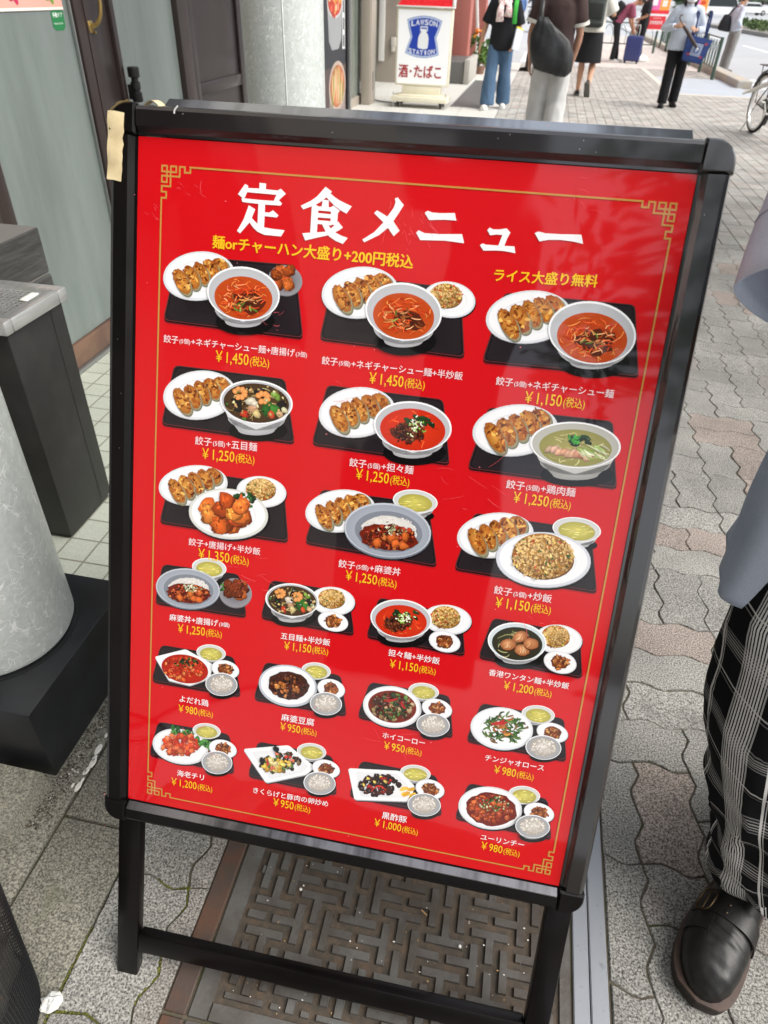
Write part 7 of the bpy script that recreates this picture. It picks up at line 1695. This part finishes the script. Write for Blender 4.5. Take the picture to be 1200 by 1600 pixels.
# ================================================================== BICYCLE AT THE RIGHT EDGE
bk = thing('bicycle', 'black city bicycle with rear rack and basket at the right edge of the photo', 'bicycle', (2.915, 11.55, 0), R_(180 + 8))   # points towards the camera
m_bk = mat('bike_black', H('#232426'), .35, coat=.4); m_rim = mat('rim_alu', H('#c4c4c0'), .3, metal=.85)
WR = .355
def wheel(y, name='wheel'):
    g = MB(); k = 48
    g.loft([[((.019 * math.cos(b)), y + (WR - .02 + .019 * math.sin(b)) * math.cos(a), WR + (WR - .02 + .019 * math.sin(b)) * math.sin(a)) for b in [2 * math.pi * j / 10 for j in range(10)]] for a in [2 * math.pi * i / k for i in range(k + 1)]], False)
    w_ = g.build('wheel', m_tyre, bk, smooth=180)
    g = MB(); g.loft([[(sx, y + r_ * math.cos(a), WR + r_ * math.sin(a)) for sx, r_ in ((-.014, WR - .036), (.014, WR - .036), (.014, WR - .06), (-.014, WR - .06))] for a in [2 * math.pi * i / k for i in range(k + 1)]], False); g.build('rim', m_rim, w_, smooth=40)
    g = MB(); g.tube([(-.05, y, WR), (.05, y, WR)], .022, 12); g.build('hub', m_rim, w_, smooth=40)
    g = MB()
    for i in range(32):
        a = 2 * math.pi * i / 32; s = .03 if i % 2 else -.03; o = a + (.5 if i % 4 < 2 else -.5); g.tube([(s, y + .02 * math.cos(o), WR + .02 * math.sin(o)), (0, y + (WR - .05) * math.cos(a), WR + (WR - .05) * math.sin(a))], .0016, 4, False)
    g.build('spokes', m_rim, w_)
wheel(0); wheel(1.08)
def fr_(g):
    bb = (0, .46, .28); st_ = (0, .30, .80); hd_ = (0, .92, .88)
    g.tube([bb, st_], .017, 10); g.tube([bb, (0, .90, .66)], .02, 10); g.tube([(0, .43, .42), hd_], .018, 10); g.tube([(0, .885, .60), (0, .93, .98)], .02, 10)
    for s in (-.05, .05): g.tube([(s * .4, .46, .28), (s, 0, WR)], .010, 8); g.tube([(s * .3, .32, .72), (s, 0, WR)], .008, 8); g.tube([(s * .6, .90, .62), (s, 1.08, WR)], .012, 8)
part('frame', m_bk, bk, fr_, X=Matrix(), smooth=60)
def fend(g):
    for y in (0, 1.08):
        a0, a1 = (20, 215) if y == 0 else (-20, 160)
        g.loft([[(.03 * math.cos(b), y - (WR + .022 + .012 * math.sin(b)) * math.cos(a) * (1 if y == 0 else -1) * -1 * (-1), WR + (WR + .022 + .012 * math.sin(b)) * math.sin(a)) for b in [math.pi * j / 6 for j in range(7)]] for a in [R_(a0 + (a1 - a0) * i / 24) for i in range(25)]], False, closed=False)
part('mudguard', m_bk, bk, fend, X=Matrix(), smooth=60)
part('rack', m_bk, bk, lambda g: (g.tube([(-.07, -.22, .78), (-.07, .24, .78)], .007, 6), g.tube([(.07, -.22, .78), (.07, .24, .78)], .007, 6), g.tube([(-.07, -.22, .78), (.07, -.22, .78)], .007, 6), g.tube([(-.07, .0, .78), (.07, .0, .78)], .006, 6), *[g.tube([(s, -.10, .78), (s, 0, WR)], .006, 6) for s in (-.07, .07)]), X=Matrix(), smooth=60)
part('saddle', m_bk, bk, lambda g: g.loft([[(a * math.cos(u), y, .88 + b * math.sin(u)) for u in [2 * math.pi * j / 14 for j in range(14)]] for y, a, b in ((.18, .05, .03), (.22, .11, .045), (.32, .09, .04), (.44, .03, .025), (.47, .015, .012))]), X=Matrix(), smooth=60)
part('handlebar', m_rim, bk, lambda g: (g.tube([(0, .93, .96), (0, .95, 1.04)], .013, 8), g.tube([(-.27, .66, 1.06), (-.26, .82, 1.06), (-.12, .94, 1.05), (0, .95, 1.04), (.12, .94, 1.05), (.26, .82, 1.06), (.27, .66, 1.06)], .012, 8)), X=Matrix(), smooth=60)
part('chain_case', m_bk, bk, lambda g: g.loft([[(x, y, z) for x, y, z in [(xx, .46 + .10 * math.cos(a) if math.cos(a) > 0 else .06 * math.cos(a), .28 + (.10 if math.cos(a) > 0 else .055) * math.sin(a) + (0 if math.cos(a) > 0 else WR - .28)) for a in [2 * math.pi * j / 20 for j in range(20)]]] for xx in (-.075, -.05)]), X=Matrix(), smooth=40)
part('crank', m_rim, bk, lambda g: (g.tube([(-.08, .46, .28), (.08, .46, .28)], .012, 8), g.tube([(-.08, .46, .28), (-.085, .58, .16)], .010, 8), g.tube([(.08, .46, .28), (.085, .34, .40)], .010, 8), g.box((-.16, .55, .14), (-.09, .63, .165), .005), g.box((.09, .30, .385), (.16, .38, .41), .005)), X=Matrix(), smooth=50)
part('stand', m_rim, bk, lambda g: (*[g.tube([(s * .5, 0.02, WR), (s, -.02, .12), (s * 1.2, -.06, .008)], .008, 6) for s in (-.11, .11)], g.tube([(-.132, -.06, .008), (.132, -.06, .008)], .008, 6)), X=Matrix(), smooth=60)
part('basket', m_bk, bk, lambda g: [g.box((x - .003, 1.0, .78), (x + .003, 1.26, 1.02)) for x in (-.16, -.08, 0, .08, .16)] + [g.box((-.17, y - .003, .775 + .003), (.17, y + .003, 1.023)) for y in (1.0, 1.09, 1.17, 1.26)], X=Matrix())
part('white_pole', mat('pole_white', H('#e6e4de'), .5), bk, lambda g: g.tube([(.20, -.18, .44), (.17, .10, .52), (.12, .45, .64), (.08, .80, .74)], [.010, .026, .03, .03], 12), X=Matrix(), smooth=60)

# ================================================================== ADDED BEHIND THE CAMERA: an unseen block for the vinyl and black frame to mirror
OB = thing('mirror_block', 'unseen brown block with windows, added behind the camera for reflections', 'building', (-10, -16, 0)); XO = loc(OB)
part('wall', mat('brown_tile_wall', H('#3d332c'), .6, var=(.5, .85, .4, .7)), OB, lambda g: g.box((-24, -18, -.1), (.6, -12.5, 12)), X=XO)
for k in range(7):
    for j in range(3): part('window', m_glassd if (k + 2 * j) % 3 == 0 else m_white, OB, lambda g: g.box((-22.5 + k * 3.2, -12.52, 1.4 + j * 3.4), (-20.6 + k * 3.2, -12.46, 3.4 + j * 3.4)), X=XO)  # pale panes added to leave soft streaks in the vinyl's reflection
